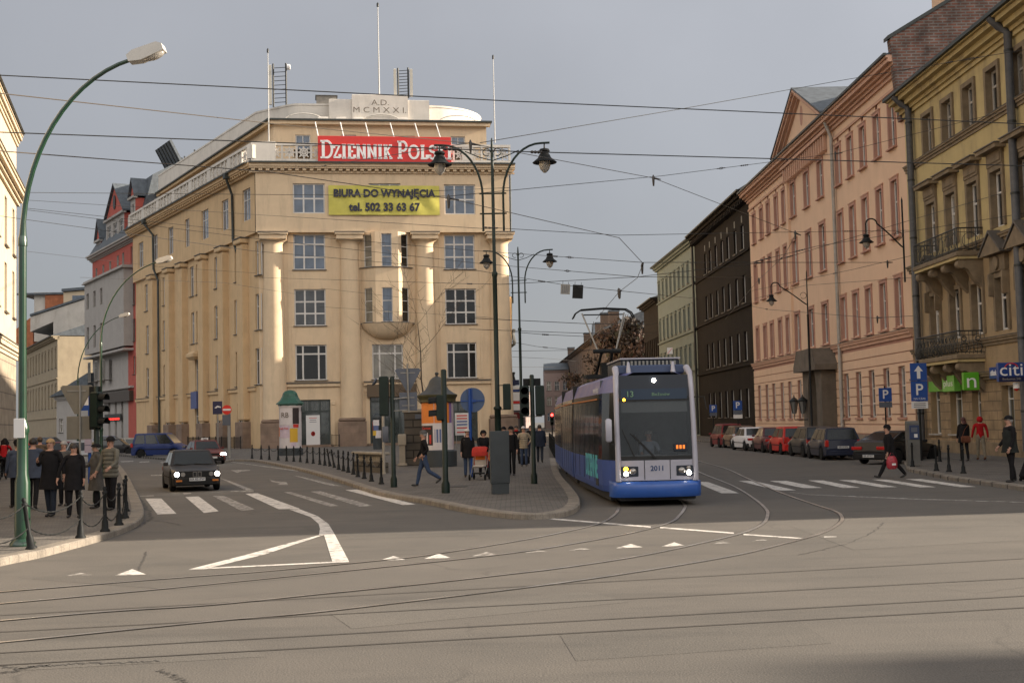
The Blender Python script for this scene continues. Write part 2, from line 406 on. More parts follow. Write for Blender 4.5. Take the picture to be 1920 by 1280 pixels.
# ---- painted markings: thin sheets 4 mm above the asphalt
def sheet(name, polys, m, z=0.004, world=False):
    mb = MB()
    for p in polys:
        q = p if world else [gp(x, y, z) for x, y in p]
        mb.add([(a[0], a[1], z) for a in q], [tuple(range(len(q)))], m)
    o = mb.build(name, recalc=False)
    for pl in o.data.polygons:
        if pl.normal.z < 0: pl.flip()
    return tag(o, kind='structure')
def c7(p): return [(x/2, y/2+860) for x, y in p]
def c8(p): return [(x/2+960, y/2+860) for x, y in p]
sheet('zebra_crossing', [c7(p) for p in ([(545, 148), (605, 148), (662, 205), (590, 207)], [(695, 142), (745, 140), (820, 195), (765, 202)],
      [(920, 130), (965, 128), (1125, 186), (1045, 188)], [(1295, 116), (1340, 114), (1560, 170), (1510, 172)])], M_paint)
sheet('zebra_crossing', [c7(p) for p in ([(797, 138), (840, 138), (955, 188), (905, 194)], [(1165, 122), (1200, 120), (1398, 175), (1350, 178)],
      [(1065, 124), (1090, 123), (1270, 175), (1235, 178)])], M_paintw)
sheet('zebra_crossing', [c8(p) for p in ([(680, 84), (735, 86), (852, 128), (785, 128)], [(850, 82), (905, 82), (1065, 117), (1000, 118)], [(965, 82), (1030, 82), (1165, 108), (1095, 109)],
      [(1110, 80), (1165, 80), (1305, 107), (1240, 108)], [(1225, 79), (1285, 79), (1445, 105), (1385, 106)], [(1350, 77), (1405, 77), (1590, 105), (1530, 106)],
      [(1475, 75), (1535, 75), (1740, 104), (1680, 105)], [(1600, 73), (1655, 72), (1890, 102), (1830, 103)])], M_paint)
sheet('divider_marking', [c7([(1085, 189), (1121, 187), (1190, 213), (1165, 217)]), c7([(1165, 217), (1190, 213), (1232, 243), (1195, 243)]), c7([(1195, 243), (1232, 243), (1254, 280), (1200, 262)]),
      c7([(1200, 262), (1254, 280), (1215, 284), (1196, 285)]),
      c7([(1196, 285), (1215, 284), (1110, 318), (1080, 316)]), c7([(1080, 316), (1110, 318), (990, 358), (930, 357)]), c7([(930, 357), (990, 358), (790, 406), (705, 414)]),
      c7([(1215, 284), (1254, 280), (1308, 382), (1246, 384)])], M_paint)
sheet('divider_marking', [c7([(705, 415), (790, 406.5), (1246, 384.5), (1308, 382.5), (1308, 386), (790, 411)])], M_paint, z=0.007)
sheet('lane_line', [c7(p) for p in ([(820, 70), (850, 78), (952, 116), (925, 118)], [(865, 119), (925, 119), (952, 118), (950, 123), (865, 123)], [(845, 9), (870, 11), (1130, 44), (1115, 46)],
      [(565, 60), (607, 58), (607, 62), (567, 63)], [(525, 138), (577, 136), (577, 139), (525, 141)], [(1100, 62), (1120, 64), (1285, 102), (1240, 100)], [(685, 127), (718, 126), (716, 131), (690, 132)])], M_paintw)
sheet('lane_arrow', [c7(p) for p in ([(1010, 76), (1035, 84), (1075, 86), (1080, 97), (1040, 96), (1050, 91), (1020, 86)], [(865, 42), (940, 40), (935, 44), (905, 46), (890, 52)], [(450, 8), (500, 6), (500, 10), (455, 12)], [(520, 10), (560, 8), (560, 12), (525, 14)], [(600, 12), (640, 10), (640, 14), (605, 15)])], M_paintw)
sheet('stop_line', [c8([(0, 209), (520, 252), (520, 257), (0, 214)]), c8([(555, 254), (832, 275), (832, 280), (555, 259)]), c8([(868, 280), (1100, 296), (1085, 299), (868, 285)]), c8([(1170, 290), (1217, 289), (1217, 292), (1170, 293)])], M_paint)
sheet('lane_line', [c8([(1010, 120), (1120, 132), (1500, 148), (1920, 161), (1920, 163), (1500, 151), (1120, 135)])], M_paintw)
tri = []
for cx, cy, wd, hh, f in ((148, 1076, 50, 6, 0), (245, 1072, 58, 12, 1), (735, 1046, 50, 9, 1), (820, 1042, 50, 10, 1), (910, 1038, 50, 8, 0), (1005, 1033, 44, 6, 0), (1088, 1029, 44, 5, 0), (1180, 1023, 50, 8, 1), (1262, 1020, 44, 8, 1), (1352, 1017, 36, 5, 0), (1425, 1012, 30, 4, 0)):
    tri.append(([(cx-wd/2, cy+hh/2), (cx+wd/2, cy+hh/2-2), (cx+wd*0.05, cy-hh/2)], f))
sheet('give_way_triangles', [t for t, f in tri if f], M_paint)
sheet('give_way_triangles', [t for t, f in tri if not f], M_paintw)
ml = [(1490, 1000, 22)]
# ---- tram rails: groove, steel head
def rail(pts, wid=0.07, m=None, z=0.012, smoothn=6, g0=0.044):
    W = [gp(x, y, 0) for x, y in pts]
    if smoothn: W = crom(W, smoothn)
    a = MB(); L = []; 
    for off0, off1, mm, zz in ((-g0, g0, M_groove, 0.008), (-wid/2, wid/2, m or M_rail, z)):
        vs = []; fs = []
        for i, p in enumerate(W):
            t = (W[min(i+1, len(W)-1)]-W[max(i-1, 0)]); t.z = 0; t.normalize(); nn = Vector((-t.y, t.x, 0))
            vs += [(p.x+nn.x*off0, p.y+nn.y*off0, zz), (p.x+nn.x*off1, p.y+nn.y*off1, zz)]
        fs = [(2*i, 2*i+1, 2*i+3, 2*i+2) for i in range(len(W)-1)]
        a.add(vs, fs, mm)
    o = a.build('tram_rail', recalc=False)
    for pl in o.data.polygons:
        if pl.normal.z < 0: pl.flip()
    return tag(o, kind='structure')
rail([(1078, 868), (1095, 885), (1120, 905), (1145, 927), (1158, 943), (1160, 952), (1152, 965), (1125, 981), (1060, 997), (960, 1016), (800, 1041), (700, 1052), (500, 1071), (300, 1086), (0, 1110), (-120, 1119)])
rail([(1120, 862), (1150, 878), (1215, 908), (1265, 932), (1283, 946), (1284, 952), (1275, 965), (1255, 980), (1185, 999), (1060, 1022), (960, 1037), (800, 1055), (600, 1075), (400, 1095), (200, 1114), (0, 1132), (-120, 1141)])
rail([(1100, 832), (1180, 846), (1275, 872), (1330, 893), (1375, 911), (1413, 934), (1436, 954), (1439, 967), (1430, 982), (1390, 1000), (1285, 1025), (1185, 1045), (1060, 1064), (960, 1076), (800, 1094), (600, 1114), (400, 1134), (200, 1147), (0, 1164), (-120, 1173)])
rail([(1130, 830), (1230, 846), (1340, 872), (1400, 896), (1460, 922), (1525, 945), (1565, 958), (1578, 968), (1575, 980), (1540, 1000), (1460, 1022), (1385, 1040), (1260, 1062), (1110, 1085), (960, 1105), (750, 1130), (575, 1150), (400, 1165), (200, 1185), (0, 1205), (-120, 1214)])
for a, b in (((-150, 1162), (2050, 1040)), ((-150, 1193), (2050, 1077)), ((-150, 1233), (2050, 1110)), ((-150, 1256), (2050, 1132))):
    rail([a, ((a[0]+b[0])/2, (a[1]+b[1])/2), b], wid=0.008, m=M_tarl, smoothn=0, g0=0.016)
# meandering tar cracks and asphalt seams
def crack(pts, wd, jit, seed):
    rnd = random.Random(seed); W = crom([gp(x, y, 0) for x, y in pts], 14); vs = []; fs = []
    for i, p in enumerate(W):
        t = (W[min(i+1, len(W)-1)]-W[max(i-1, 0)]).normalized(); nn = Vector((-t.y, t.x, 0)); p = p+nn*rnd.uniform(-jit, jit)
        h = wd*rnd.uniform(0.3, 1.0); vs += [(p.x-nn.x*h, p.y-nn.y*h, 0.005), (p.x+nn.x*h, p.y+nn.y*h, 0.005)]
    fs = [(2*i, 2*i+1, 2*i+3, 2*i+2) for i in range(len(W)-1)]
    mb = MB(); mb.add(vs, fs, M_tar); o = mb.build('road_crack', recalc=False)
    for pl in o.data.polygons:
        if pl.normal.z < 0: pl.flip()
    tag(o, kind='structure')
crack([(-20, 1248), (40, 1252), (95, 1248), (150, 1244), (230, 1242), (300, 1238)], 0.035, 0.05, 1)
crack([(0, 1262), (30, 1258), (60, 1250), (95, 1247)], 0.04, 0.06, 2)
crack([(275, 1034), (268, 1050), (258, 1070)], 0.02, 0.02, 3)
crack([(1655, 980), (1640, 995), (1590, 1018), (1500, 1040)], 0.014, 0.03, 5)
crack([(300, 1255), (330, 1270), (350, 1282)], 0.02, 0.05, 6)
crack([(250, 975), (300, 977), (340, 984)], 0.03, 0.03, 7)
crack([(240, 905), (262, 935), (282, 962), (280, 975), (250, 990)], 0.05, 0.06, 8)
# repaired asphalt patches, slightly paler or darker than the old surface
M_as2 = asphalt('asphalt_patch_dark', (0.119, 0.107, 0.092), (0.092, 0.084, 0.074)); M_as3 = asphalt('asphalt_patch_pale', (0.135, 0.121, 0.104), (0.106, 0.097, 0.085))
sheet('asphalt_patch', [[(300, 1040), (640, 1075), (330, 1105), (60, 1085)], [(1050, 1190), (1500, 1165), (1560, 1205), (1080, 1238)], [(560, 985), (830, 975), (900, 1003), (620, 1012)]], M_as2, z=0.002)
sheet('asphalt_patch', [[(620, 1150), (1100, 1108), (1180, 1128), (660, 1178)], [(1480, 985), (1900, 975), (1960, 1010), (1600, 1030)], [(-60, 1205), (420, 1190), (500, 1230), (-60, 1262)]], M_as3, z=0.002)
# manhole cover
mb = MB(); p = gp(852, 912, KERB); mb.lathe([(0.42, 0), (0.42, 0.01), (0.36, 0.012), (0, 0.012)], M_tar, 20, Matrix.Translation((p.x, p.y, KERB-0.004)))
o = mb.build('manhole_cover'); tag(o, 'round dark manhole cover set in the island paving', 'manhole cover')
# ================================================================ BUILDINGS
def glass(name, base, rough=0.05, spec=0.8, coat=1.0):
    m = mat(name, base, rough=rough, spec=spec, noise=0.5, nscale=1.7, coat=coat); return m
G_DARK = glass('window_glass_dark', (0.012, 0.013, 0.014), 0.06, 0.5, 0.2)
G_SKY = glass('window_glass_sky_tint', (0.085, 0.115, 0.16))  # blue base colour imitates the sky mirrored in the panes
G_CURT = glass('window_glass_curtain', (0.21, 0.19, 0.15), 0.15)
G_BLIND = glass('window_glass_blind', (0.065, 0.068, 0.07), 0.1, 0.6, 0.5)
M_white = mat('white_joinery', (0.60, 0.57, 0.53), rough=0.6, noise=0.15, nscale=2)
M_whited = mat('grey_joinery', (0.36, 0.33, 0.29), rough=0.7, noise=0.2, nscale=2)
M_sill = mat('sill_zinc', (0.10, 0.085, 0.07), rough=0.6, noise=0.2)
M_gutter = mat('green_black_gutter', (0.03, 0.036, 0.032), rough=0.55, noise=0.3)
M_iron = mat('wrought_iron', (0.018, 0.02, 0.018), rough=0.5, noise=0.3)
M_slate = mat('slate_roof', (0.09, 0.105, 0.12), rough=0.7, noise=0.35, nscale=2.0)
M_rooff = mat('roof_felt', (0.10, 0.095, 0.09), rough=0.9, noise=0.3)

class Fac:
    def __init__(s, name, O, D, label=None, cat='building', group=None):
        s.O = Vector((O[0], O[1])); s.D = Vector((D[0], D[1])); v = s.D-s.O; s.L = v.length; s.u = v.normalized()
        s.n = Vector((s.u.y, -s.u.x)); s.rz = math.atan2(s.u.y, s.u.x)
        s.root = None
        if name:
            s.root = empty(name, (s.O.x, s.O.y, 0), s.rz); tag(s.root, label, cat, group)
    def loc(s, px, py, y=0.0):
        d = ray(px, py); O = s.O-s.n*y
        # plane: (P-O).n = 0
        den = d.x*s.n.x+d.y*s.n.y; t = ((O.x-CAM.x)*s.n.x+(O.y-CAM.y)*s.n.y)/den
        P = CAM+d*t; return ((P.x-O.x)*s.u.x+(P.y-O.y)*s.u.y, P.z)
    def x(s, px, py=600, y=0.0): return s.loc(px, py, y)[0]
    def z(s, px, py, y=0.0): return s.loc(px, py, y)[1]
    def rect(s, x0, x1, y0, y1, y=0.0):
        xm = (x0+x1)/2; ym = (y0+y1)/2
        return (s.x(x0, ym, y), s.x(x1, ym, y), s.z(xm, y1, y), s.z(xm, y0, y))
    def w(s, x, y, z=0): # local to world
        p = s.O+s.u*x-s.n*y; return Vector((p.x, p.y, z))

def wallmesh(mb, x0, x1, z0, z1, ops, m, y=0.0, rev=0.25, mrev=None, ox=0.0):
    ops = [o for o in ops if o[1] > x0 and o[0] < x1 and o[3] > z0 and o[2] < z1]
    ops = [(max(a, x0), min(b, x1), max(c, z0), min(d, z1)) for a, b, c, d in ops]
    xs = sorted(set([x0, x1]+[o[0] for o in ops]+[o[1] for o in ops])); zs = sorted(set([z0, z1]+[o[2] for o in ops]+[o[3] for o in ops]))
    for j in range(len(zs)-1):
        zc = (zs[j]+zs[j+1])/2; run = None
        if zs[j+1]-zs[j] < 1e-5: continue
        for i in range(len(xs)-1):
            xc = (xs[i]+xs[i+1])/2
            inside = any(o[0] < xc < o[1] and o[2] < zc < o[3] for o in ops)
            if not inside:
                if run is None: run = xs[i]
            if inside or i == len(xs)-2:
                e = xs[i] if inside else xs[i+1]
                if run is not None and e > run: mb.quad((run, y, zs[j]), (e, y, zs[j]), (e, y, zs[j+1]), (run, y, zs[j+1]), m)
                run = None
    mr = mrev or m
    for a, b, c, d in ops:
        mb.quad((a, y, c), (a, y, d), (a, y+rev, d), (a, y+rev, c), mr); mb.quad((b, y, d), (b, y, c), (b, y+rev, c), (b, y+rev, d), mr)
        mb.quad((a, y, d), (b, y, d), (b, y+rev, d), (a, y+rev, d), mr); mb.quad((b, y, c), (a, y, c), (a, y+rev, c), (b, y+rev, c), mr)
WCACHE = {}
def window(root, x0, x1, z0, z1, y=0.2, vs=(0.5,), hs=(0.65,), fm=None, gm=None, sill=True, ft=0.09, mt=0.07, M=None, sm=None, sproj=0.14):
    fm = fm or M_white; gm = gm or G_DARK; w = x1-x0; h = z1-z0
    key = (round(w, 1), round(h, 1), vs, hs, fm.name, ft, mt)
    if key not in WCACHE:
        w_, h_ = round(w, 1), round(h, 1); b = MB()
        b.box(0, ft, 0, 0.07, 0, h_, fm); b.box(w_-ft, w_, 0, 0.07, 0, h_, fm); b.box(ft, w_-ft, 0.002, 0.07, 0, ft, fm); b.box(ft, w_-ft, 0.002, 0.07, h_-ft, h_, fm)
        for f in vs: b.box(f*w_-mt/2, f*w_+mt/2, -0.004, 0.06, ft, h_-ft, fm)
        for f in hs: b.box(ft, w_-ft, 0.006, 0.055, f*h_-mt/2, f*h_+mt/2, fm)
        me = b.mesh('window'); p = MB(); p.quad((0, 0, 0), (w_, 0, 0), (w_, 0, h_), (0, 0, h_), G_DARK)
        WCACHE[key] = (me, w_, h_)
    me, w_, h_ = WCACHE[key]
    o = link('window', me, root); L = Matrix.Translation((x0, y, z0)) @ Matrix.Diagonal((w/w_, 1, h/h_, 1))
    if M is not None: L = M @ L
    o.matrix_local = L
    k2 = ('pane', gm.name)
    if k2 not in WCACHE:
        p = MB(); p.quad((0, 0, 0), (1, 0, 0), (1, 0, 1), (0, 0, 1), gm); WCACHE[k2] = p.mesh('pane', recalc=False)
    q = link('pane', WCACHE[k2], o); q.matrix_local = Matrix.Translation((0, 0.05, 0)) @ Euler((R(random.uniform(-.5, .5)), 0, R(random.uniform(-.6, .6)))).to_matrix().to_4x4() @ Matrix.Diagonal((w_, 1, h_, 1))
    if sill:
        k3 = ('sill', (sm or M_sill).name, sproj)
        if k3 not in WCACHE:
            p = MB(); p.box(-0.5, 0.5, -1, 0, -0.05, 0.02, sm or M_sill); WCACHE[k3] = p.mesh('sill')
        q = link('sill', WCACHE[k3], o); q.matrix_local = Matrix.Translation((w_/2, 0, 0)) @ Matrix.Diagonal((w_+0.24, y+sproj, 1, 1))
    return o
def gpick(a, b, rnd=random):
    r = rnd.random(); return a if r < 0.62 else (b if r < 0.85 else G_CURT)
def cornice(mb, x0, x1, zt, steps, m, y=0.0, back=0.4):
    """steps: (height, projection) from the top down"""
    z = zt
    for h, p in steps: mb.box(x0, x1, y-p, y+back, z-h, z, m); z -= h
def polyslab(name, pts, z0, z1, m, parent=None):
    mb = MB(); mb.prism(pts, 'z', z0, z1, m); return mb.build(name, parent)

# ================= PRESS PALACE (cream corner building) =================
A = (xY(488, 121), 121.0); B = (xY(957, 124.6), 124.6)
Cc = (xY(256, 160), 160.0)
M_pl = mat('cream_render', (0.65, 0.495, 0.325), rough=0.88, noise=0.07, nscale=0.8, stain=(0.40, 0.31, 0.21), stain_amt=0.55, stain_scale=(0.7, 0.7, 0.12), bump=0.15, bscale=60)
M_plL = mat('cream_render_warm_light', (0.60, 0.42, 0.235), rough=0.88, noise=0.08, nscale=0.8, stain=(0.38, 0.27, 0.16), stain_amt=0.6, stain_scale=(0.7, 0.7, 0.12), bump=0.15, bscale=60)  # cream render again, with warm bounced light mixed into its colour
M_attic = mat('white_attic_render', (0.66, 0.61, 0.54), rough=0.85, noise=0.10, nscale=0.8, stain=(0.36, 0.34, 0.30), stain_amt=0.4, stain_scale=(0.8, 0.8, 0.15))
M_gran = brickmat('brown_granite', (0.24, 0.165, 0.12), (0.20, 0.14, 0.10), (0.17, 0.12, 0.09), 1.4, 0.7, 0.01, axes='XZ', noise=0.25)
Ff = Fac('corner_office_building', A, B, 'cream five storey corner office building with giant engaged columns and curved white attic', 'building')
root = Ff.root
L = Ff.L
zc = Ff.z(720, 318); zcap = Ff.z(720, 437); zled = Ff.z(600, 716); 
z4 = {}
rows = []
W_ = []  # (rect, vs, hs, glass, y)
def addw(x0, x1, y0, y1, vs, hs, g, y=0.0): W_.append((Ff.rect(x0, x1, y0, y1, y), vs, hs, g, y))
T3 = (1/3, 2/3)
addw(549, 609, 344, 400, T3, (0.5,), G_SKY, -0.55); addw(692, 751, 344, 400, T3, (0.5,), G_SKY, -0.55); addw(833, 891, 346, 402, T3, (0.5,), G_SKY, -0.55)
addw(550, 610, 439, 506, T3, (0.72, 0.36), G_SKY); addw(833, 890, 440, 505, T3, (0.72, 0.36), G_SKY)
addw(552, 611, 542, 611, T3, (0.66, 0.34), G_BLIND); addw(835, 893, 541, 608, T3, (0.66, 0.34), G_DARK)
addw(554, 613, 646, 713, (0.24, 0.74), (0.74,), G_DARK); addw(698, 756, 645, 711, (0.24, 0.74), (0.74,), G_CURT); addw(838, 894, 642, 709, (0.24, 0.74), (0.74,), G_DARK)
mb = MB()
ops0 = [w[0] for w in W_ if w[4] == 0.0]; ops1 = [w[0] for w in W_ if w[4] < 0]
# ground floor openings
gd = [Ff.rect(562, 620, 749, 841), Ff.rect(694, 778, 724, 841), Ff.rect(842, 896, 752, 841)]
gd = [(a, b, 0.35, d) for a, b, c, d in gd]
wallmesh(mb, 0, L, 0, zcap, ops0+gd, M_pl, 0, 0.3)
wallmesh(mb, -0.2, L+0.3, zcap, zc, ops1, M_pl, -0.55, 0.3)
mb.quad((-0.2, -0.55, zcap), (L+0.3, -0.55, zcap), (L+0.3, 0.02, zcap), (-0.2, 0.02, zcap), M_pl)
mb.build('wall', root, recalc=False)
for (a, b, c, d), vs, hs, gm, y in W_: window(root, a, b, c, d, y+0.16, vs, hs, gm=gm, ft=0.12, mt=0.15)
# string ledge above the ground floor
mb = MB()
for x0, x1 in ((533, 638), (682, 782), (822, 930)):
    a, b = Ff.x(x0, 716), Ff.x(x1, 716); mb.box(a, b, -0.32, 0, zled-0.12, zled, M_sill); mb.box(a, b, -0.22, 0, zled-0.42, zled-0.122, M_pl)
mb.build('ledge', root)
for cx, y0 in ((580, 1), (720, 1), (862, 1)):
    for yy in (416, 519, 622): 
        pass
# engaged columns
cols = [(514, 0.90), (657, 0.84), (798, 0.84), (938, 0.86)]
zpl = Ff.z(660, 783)
for cx, r in cols:
    x = Ff.x(cx, 600); zt = zcap-0.75
    mb = MB(); pr = [(r*1.27, zpl)]
    for k in range(9):
        t = k/8; pr.append((r*(1.24-0.24*t**1.3), zpl+0.35+(zt-0.5-zpl-0.35)*t))
    pr += [(r*1.02, zt-0.4), (r*1.14, zt-0.2), (r*1.5, zt-0.02)]
    mb.lathe(pr, M_pl, 28, Matrix.Translation((x, -0.12, 0)))
    mb.build('column', root)
    mb = MB(); hw = 1.28
    mb.box(x-hw*0.98, x+hw*0.98, -1.32, 0.0, zt, zt+0.45, M_pl, ch=0.05); mb.box(x-hw*1.08, x+hw*1.08, -1.45, -0.02, zt+0.452, zcap-0.11, M_pl); mb.box(x-hw*1.1, x+hw*1.1, -1.48, -0.3, zcap-0.108, zcap-0.02, M_sill)
    mb.build('capital', root)
    mb = MB(); mb.box(x-hw*1.04, x+hw*1.04, -1.3, 0.1, 0, zpl-0.35, M_gran, ch=0.04); mb.box(x-hw*0.98, x+hw*0.98, -1.22, 0.1, zpl-0.352, zpl, M_gran, ch=0.12)
    mb.build('plinth', root)
# recessed panel strips beside the windows
for x0, x1 in ((540, 545), (617, 622), (824, 829), (899, 904)):
    a, b = Ff.x(x0, 560), Ff.x(x1, 560); mb = MB(); mb.box(a, b, -0.07, 0.0, zled+0.1, zcap-0.05, M_pl); mb.build('pilaster_strip', root)
# bow window
bx = Ff.x(725, 560); zb0 = Ff.z(725, 607); zb1 = zcap-0.02
hw = (Ff.x(768, 560)-Ff.x(682, 560))/2+0.25
pts = [(-hw, 0.0), (-hw*0.45, -1.25), (hw*0.45, -1.25), (hw, 0.0)]
zr2 = (Ff.z(725, 504), Ff.z(725, 441)); zr3 = (Ff.z(725, 608), Ff.z(725, 541))
mb = MB()
for i in range(3):
    p, q = Vector((pts[i][0]+bx, pts[i][1])), Vector((pts[i+1][0]+bx, pts[i+1][1])); wl = (q-p).length; ang = math.atan2((q-p).y, (q-p).x)
    M = Matrix.Translation((p.x, p.y, 0)) @ Matrix.Rotation(ang, 4, 'Z')
    t = MB(); wv = 0.98; a = wl/2-wv/2; ops = [(a, a+wv, zr2[0]+0.1, zr2[1]), (a, a+wv, zr3[0]+0.15, zr3[1])]
    wallmesh(t, 0, wl, zb0, zb1, ops, M_pl, 0, 0.16)
    t2 = MB(); t2.v = [tuple(M @ Vector(v)) for v in t.v]; t2.f = t.f; t2.m = t.m; t2.sm = t.sm; t2.mats = t.mats
    mb.add(t2.v, t2.f, M_pl)
    for o_ in ops: window(root, o_[0], o_[1], o_[2], o_[3], 0.1, (), (0.62, 0.3), gm=(G_CURT if i == 0 else (G_SKY if i == 1 else G_DARK)), M=M, ft=0.07, mt=0.06, sproj=0.05)
# bowl underneath
rings = []
for k in range(6):
    t = k/5; s_ = math.cos(t*math.pi/2*0.98); z = zb0-1.5*math.sin(t*math.pi/2)
    if k == 0: s_ = 1.08
    rings.append([(bx+p[0]*s_*1.0, p[1]*s_-0.02, z) for p in ((-hw, 0), (-hw*0.8, -0.72), (-hw*0.45, -1.25), (hw*0.45, -1.25), (hw*0.8, -0.72), (hw, 0))])
mb.loft(rings, M_pl, smooth=True, caps=True, closed=True)
mb.box(bx-hw*1.06, bx+hw*1.06, -0.3, 0.02, zb0-0.06, zb0+0.04, M_sill)
for zz in (zb0, zr2[0]+0.02):
    mb.loft([[(bx+p[0]*1.07, p[1]*1.09, z) for p in pts] for z in (zz, zz+0.07)], M_sill, smooth=False)
mb.build('bow_window', root)
# ground floor doors and shopfronts
M_doorg = mat('green_black_door', (0.03, 0.04, 0.037), rough=0.45)
G_SHOP = glass('shop_glass', (0.05, 0.06, 0.055)); M_slat = mat('shutter_slats', (0.11, 0.12, 0.11), rough=0.6, noise=0.2)
for i, (a, b, c, d) in enumerate(gd):
    mb = MB(); 
    if i == 1:
        sg = MB(); s0, s1, s2, s3 = Ff.rect(688, 782, 720, 744); sg.box(s0, s1, -0.35, 0.1, s2, s3, mat('brown_fascia', (0.10, 0.065, 0.035), rough=0.5), ch=0.04); sg.build('shop_fascia', root)
    mb.box(a, a+0.14, 0.15, 0.3, c, d, M_doorg); mb.box(b-0.14, b, 0.15, 0.3, c, d, M_doorg); mb.box(a, b, 0.152, 0.3, d-0.14, d, M_doorg)
    mb.box(a, b, 0.148, 0.3, c+(d-c)*0.72, c+(d-c)*0.72+0.18, M_doorg)
    for f in (0.33, 0.66): mb.box(a+(b-a)*f-0.07, a+(b-a)*f+0.07, 0.154, 0.3, c, d, M_doorg)
    dr = mb.build('door', root); 
    p = MB(); p.quad((a, 0.24, c), (b, 0.24, c), (b, 0.24, d), (a, 0.24, d), G_SHOP)
    for k in range(int((b-a)/0.22)): p.box(a+k*0.22+0.05, a+k*0.22+0.12, 0.2, 0.236, c+(d-c)*0.76, d-0.1, M_slat)
    p.build('pane', dr)
    s = MB(); s.box(a-0.3, b+0.3, -0.6, 0.3, 0.0, 0.24, M_gran); s.box(a-0.1, b+0.1, -0.25, 0.3, 0.24, 0.35, M_gran); s.build('step', root)
    # moulded corbels either side of the door
    for e in (a-0.45, b+0.1): mo = MB(); mo.box(e, e+0.35, -0.16, 0, d-0.55, d-0.15, M_pl, ch=0.05); mo.box(e+0.04, e+0.31, -0.10, 0, 0.3, d-0.552, M_pl); mo.build('door_surround', root)
# main cornice with dentils (both fronts), parapet, set-back storey
Fl = Fac(None, Cc, A)   # left front, local x from its far end to the corner
Ml = root.matrix_world.inverted() if False else None
rootL = None
bpy.context.view_layer.update()
Rinv = (Matrix.Translation((Ff.O.x, Ff.O.y, 0)) @ Matrix.Rotation(Ff.rz, 4, 'Z')).inverted()
ML = Rinv @ Matrix.Translation((Fl.O.x, Fl.O.y, 0)) @ Matrix.Rotation(Fl.rz, 4, 'Z')   # left-front frame -> root frame
def addT(dst, src, M):
    o = len(dst.v); dst.v += [tuple(M @ Vector(v)) for v in src.v]
    for f, m_, s_ in zip(src.f, src.m, src.sm): dst.f.append([o+k for k in f]); dst.m.append(dst.mi(src.mats[m_])); dst.sm.append(s_)
def two_fronts(fn, nm, offl=0.0, offr=0.0):
    mb = MB(); fn(mb, -0.2-offl, L+0.3+offr, M_pl); t = MB(); fn(t, -0.3, Fl.L+0.12+offl*0.6, M_plL); addT(mb, t, ML); return mb.build(nm, root)
def f_corn(mb, x0, x1, m):
    cornice(mb, x0, x1, zc+0.42, [(0.10, 1.25), (0.28, 1.12), (0.16, 1.0)], M_gutter if False else m, -0.1)
    mb.box(x0, x1, -1.45, -1.2, zc+0.33, zc+0.47, M_gutter)
    mb.box(x0, x1, -1.36, 0.5, zc+0.421, zc+0.47, M_gutter)
    k = x0+0.2
    while k < x1-0.3: mb.box(k, k+0.34, -1.0, -0.5, zc-0.33, zc-0.12, m); k += 0.68
    mb.box(x0, x1, -0.72, -0.5, zc-0.5, zc-0.34, m)
two_fronts(f_corn, 'cornice', 0.55, 0.55)
zp0 = zc+0.47; zp1 = Ff.z(720, 272, -0.2)
def f_par(mb, x0, x1, m):
    Lx = x1-x0
    mb.box(x0, x1, -0.75, -0.45, zp0, zp0+0.35, M_attic); mb.box(x0, x1, -0.8, -0.4, zp1-0.25, zp1, M_attic)
    n = int(Lx/1.3)
    for i in range(n+1):
        c = x0+0.1+(Lx-0.2)*i/n
        big = i % 5 == 0
        w2 = 0.55 if big else 0.1
        mb.box(c-w2, c+w2, -0.76, -0.44, zp0+0.35, zp1-0.25, M_attic)
        if i < n:
            c2 = c+(Lx-0.2)/n/2; h = (zp1-0.25-zp0-0.35); zc_ = zp0+0.35+h/2; s_ = min(h, (Lx-0.2)/n-0.2)/2
            for an in (0, 45, 90, 135):
                M = Matrix.Translation((c2, -0.6, zc_)) @ Matrix.Rotation(R(an), 4, 'Y'); mb.box(-s_*1.05, s_*1.05, -0.07, 0.07, -0.06, 0.06, M_attic, M)
            mb.lathe([(s_*0.55, -0.06), (s_*0.72, -0.06), (s_*0.72, 0.06), (s_*0.55, 0.06), (s_*0.55, -0.06)], M_attic, 10, Matrix.Translation((c2, -0.6, zc_)) @ Matrix.Rotation(R(90), 4, 'X'), False, False)
two_fronts(f_par, 'parapet', 0.3, 0.2)
# solid corner pier of the parapet
mb = MB(); xa = Ff.x(517, 290, -0.6); mb.box(-0.55, xa, -0.85, 0.4, zp0, zp1+0.1, M_attic, ch=0.03); mb.build('parapet_pier', root)
# solid roof volume + side and rear walls
Pl = lambda P: tuple((Rinv @ Vector((P[0], P[1], 0)))[:2])
rightfar = Pl((-0.35, 186)); leftfar = Pl(Cc)
mb = MB()
mb.prism([(-0.1, 0.05), (L+0.2, 0.05), rightfar, leftfar], 'z', zc+0.1, zc+0.4, M_rooff)
mb.quad((L, 0, 0), (*rightfar, 0), (*rightfar, zc), (L, 0, zc), M_pl); mb.quad((*rightfar, 0), (*leftfar, 0), (*leftfar, zc), (*rightfar, zc), M_pl)
mb.build('roof', root)
# set-back storey
SB = 2.6; zs1 = Ff.z(720, 230, SB)
wl = [Ff.rect(554, 582, 253, 292, SB), Ff.rect(846, 872, 256, 294, SB), Ff.rect(640, 668, 253, 294, SB), Ff.rect(750, 778, 255, 294, SB)]
xs0 = Ff.x(513, 260, SB); xs1 = Ff.x(912, 260, SB)
mb = MB(); wallmesh(mb, xs0, xs1, zc, zs1, wl, M_pl, SB, 0.2)
nL = Vector((-Fl.n.x, -Fl.n.y)); 
cfar = (Rinv @ Vector((*(Vector(Cc)+nL*SB+Vector((0.6, 0))), 0)))[:2]
cornr = (xs0, SB)
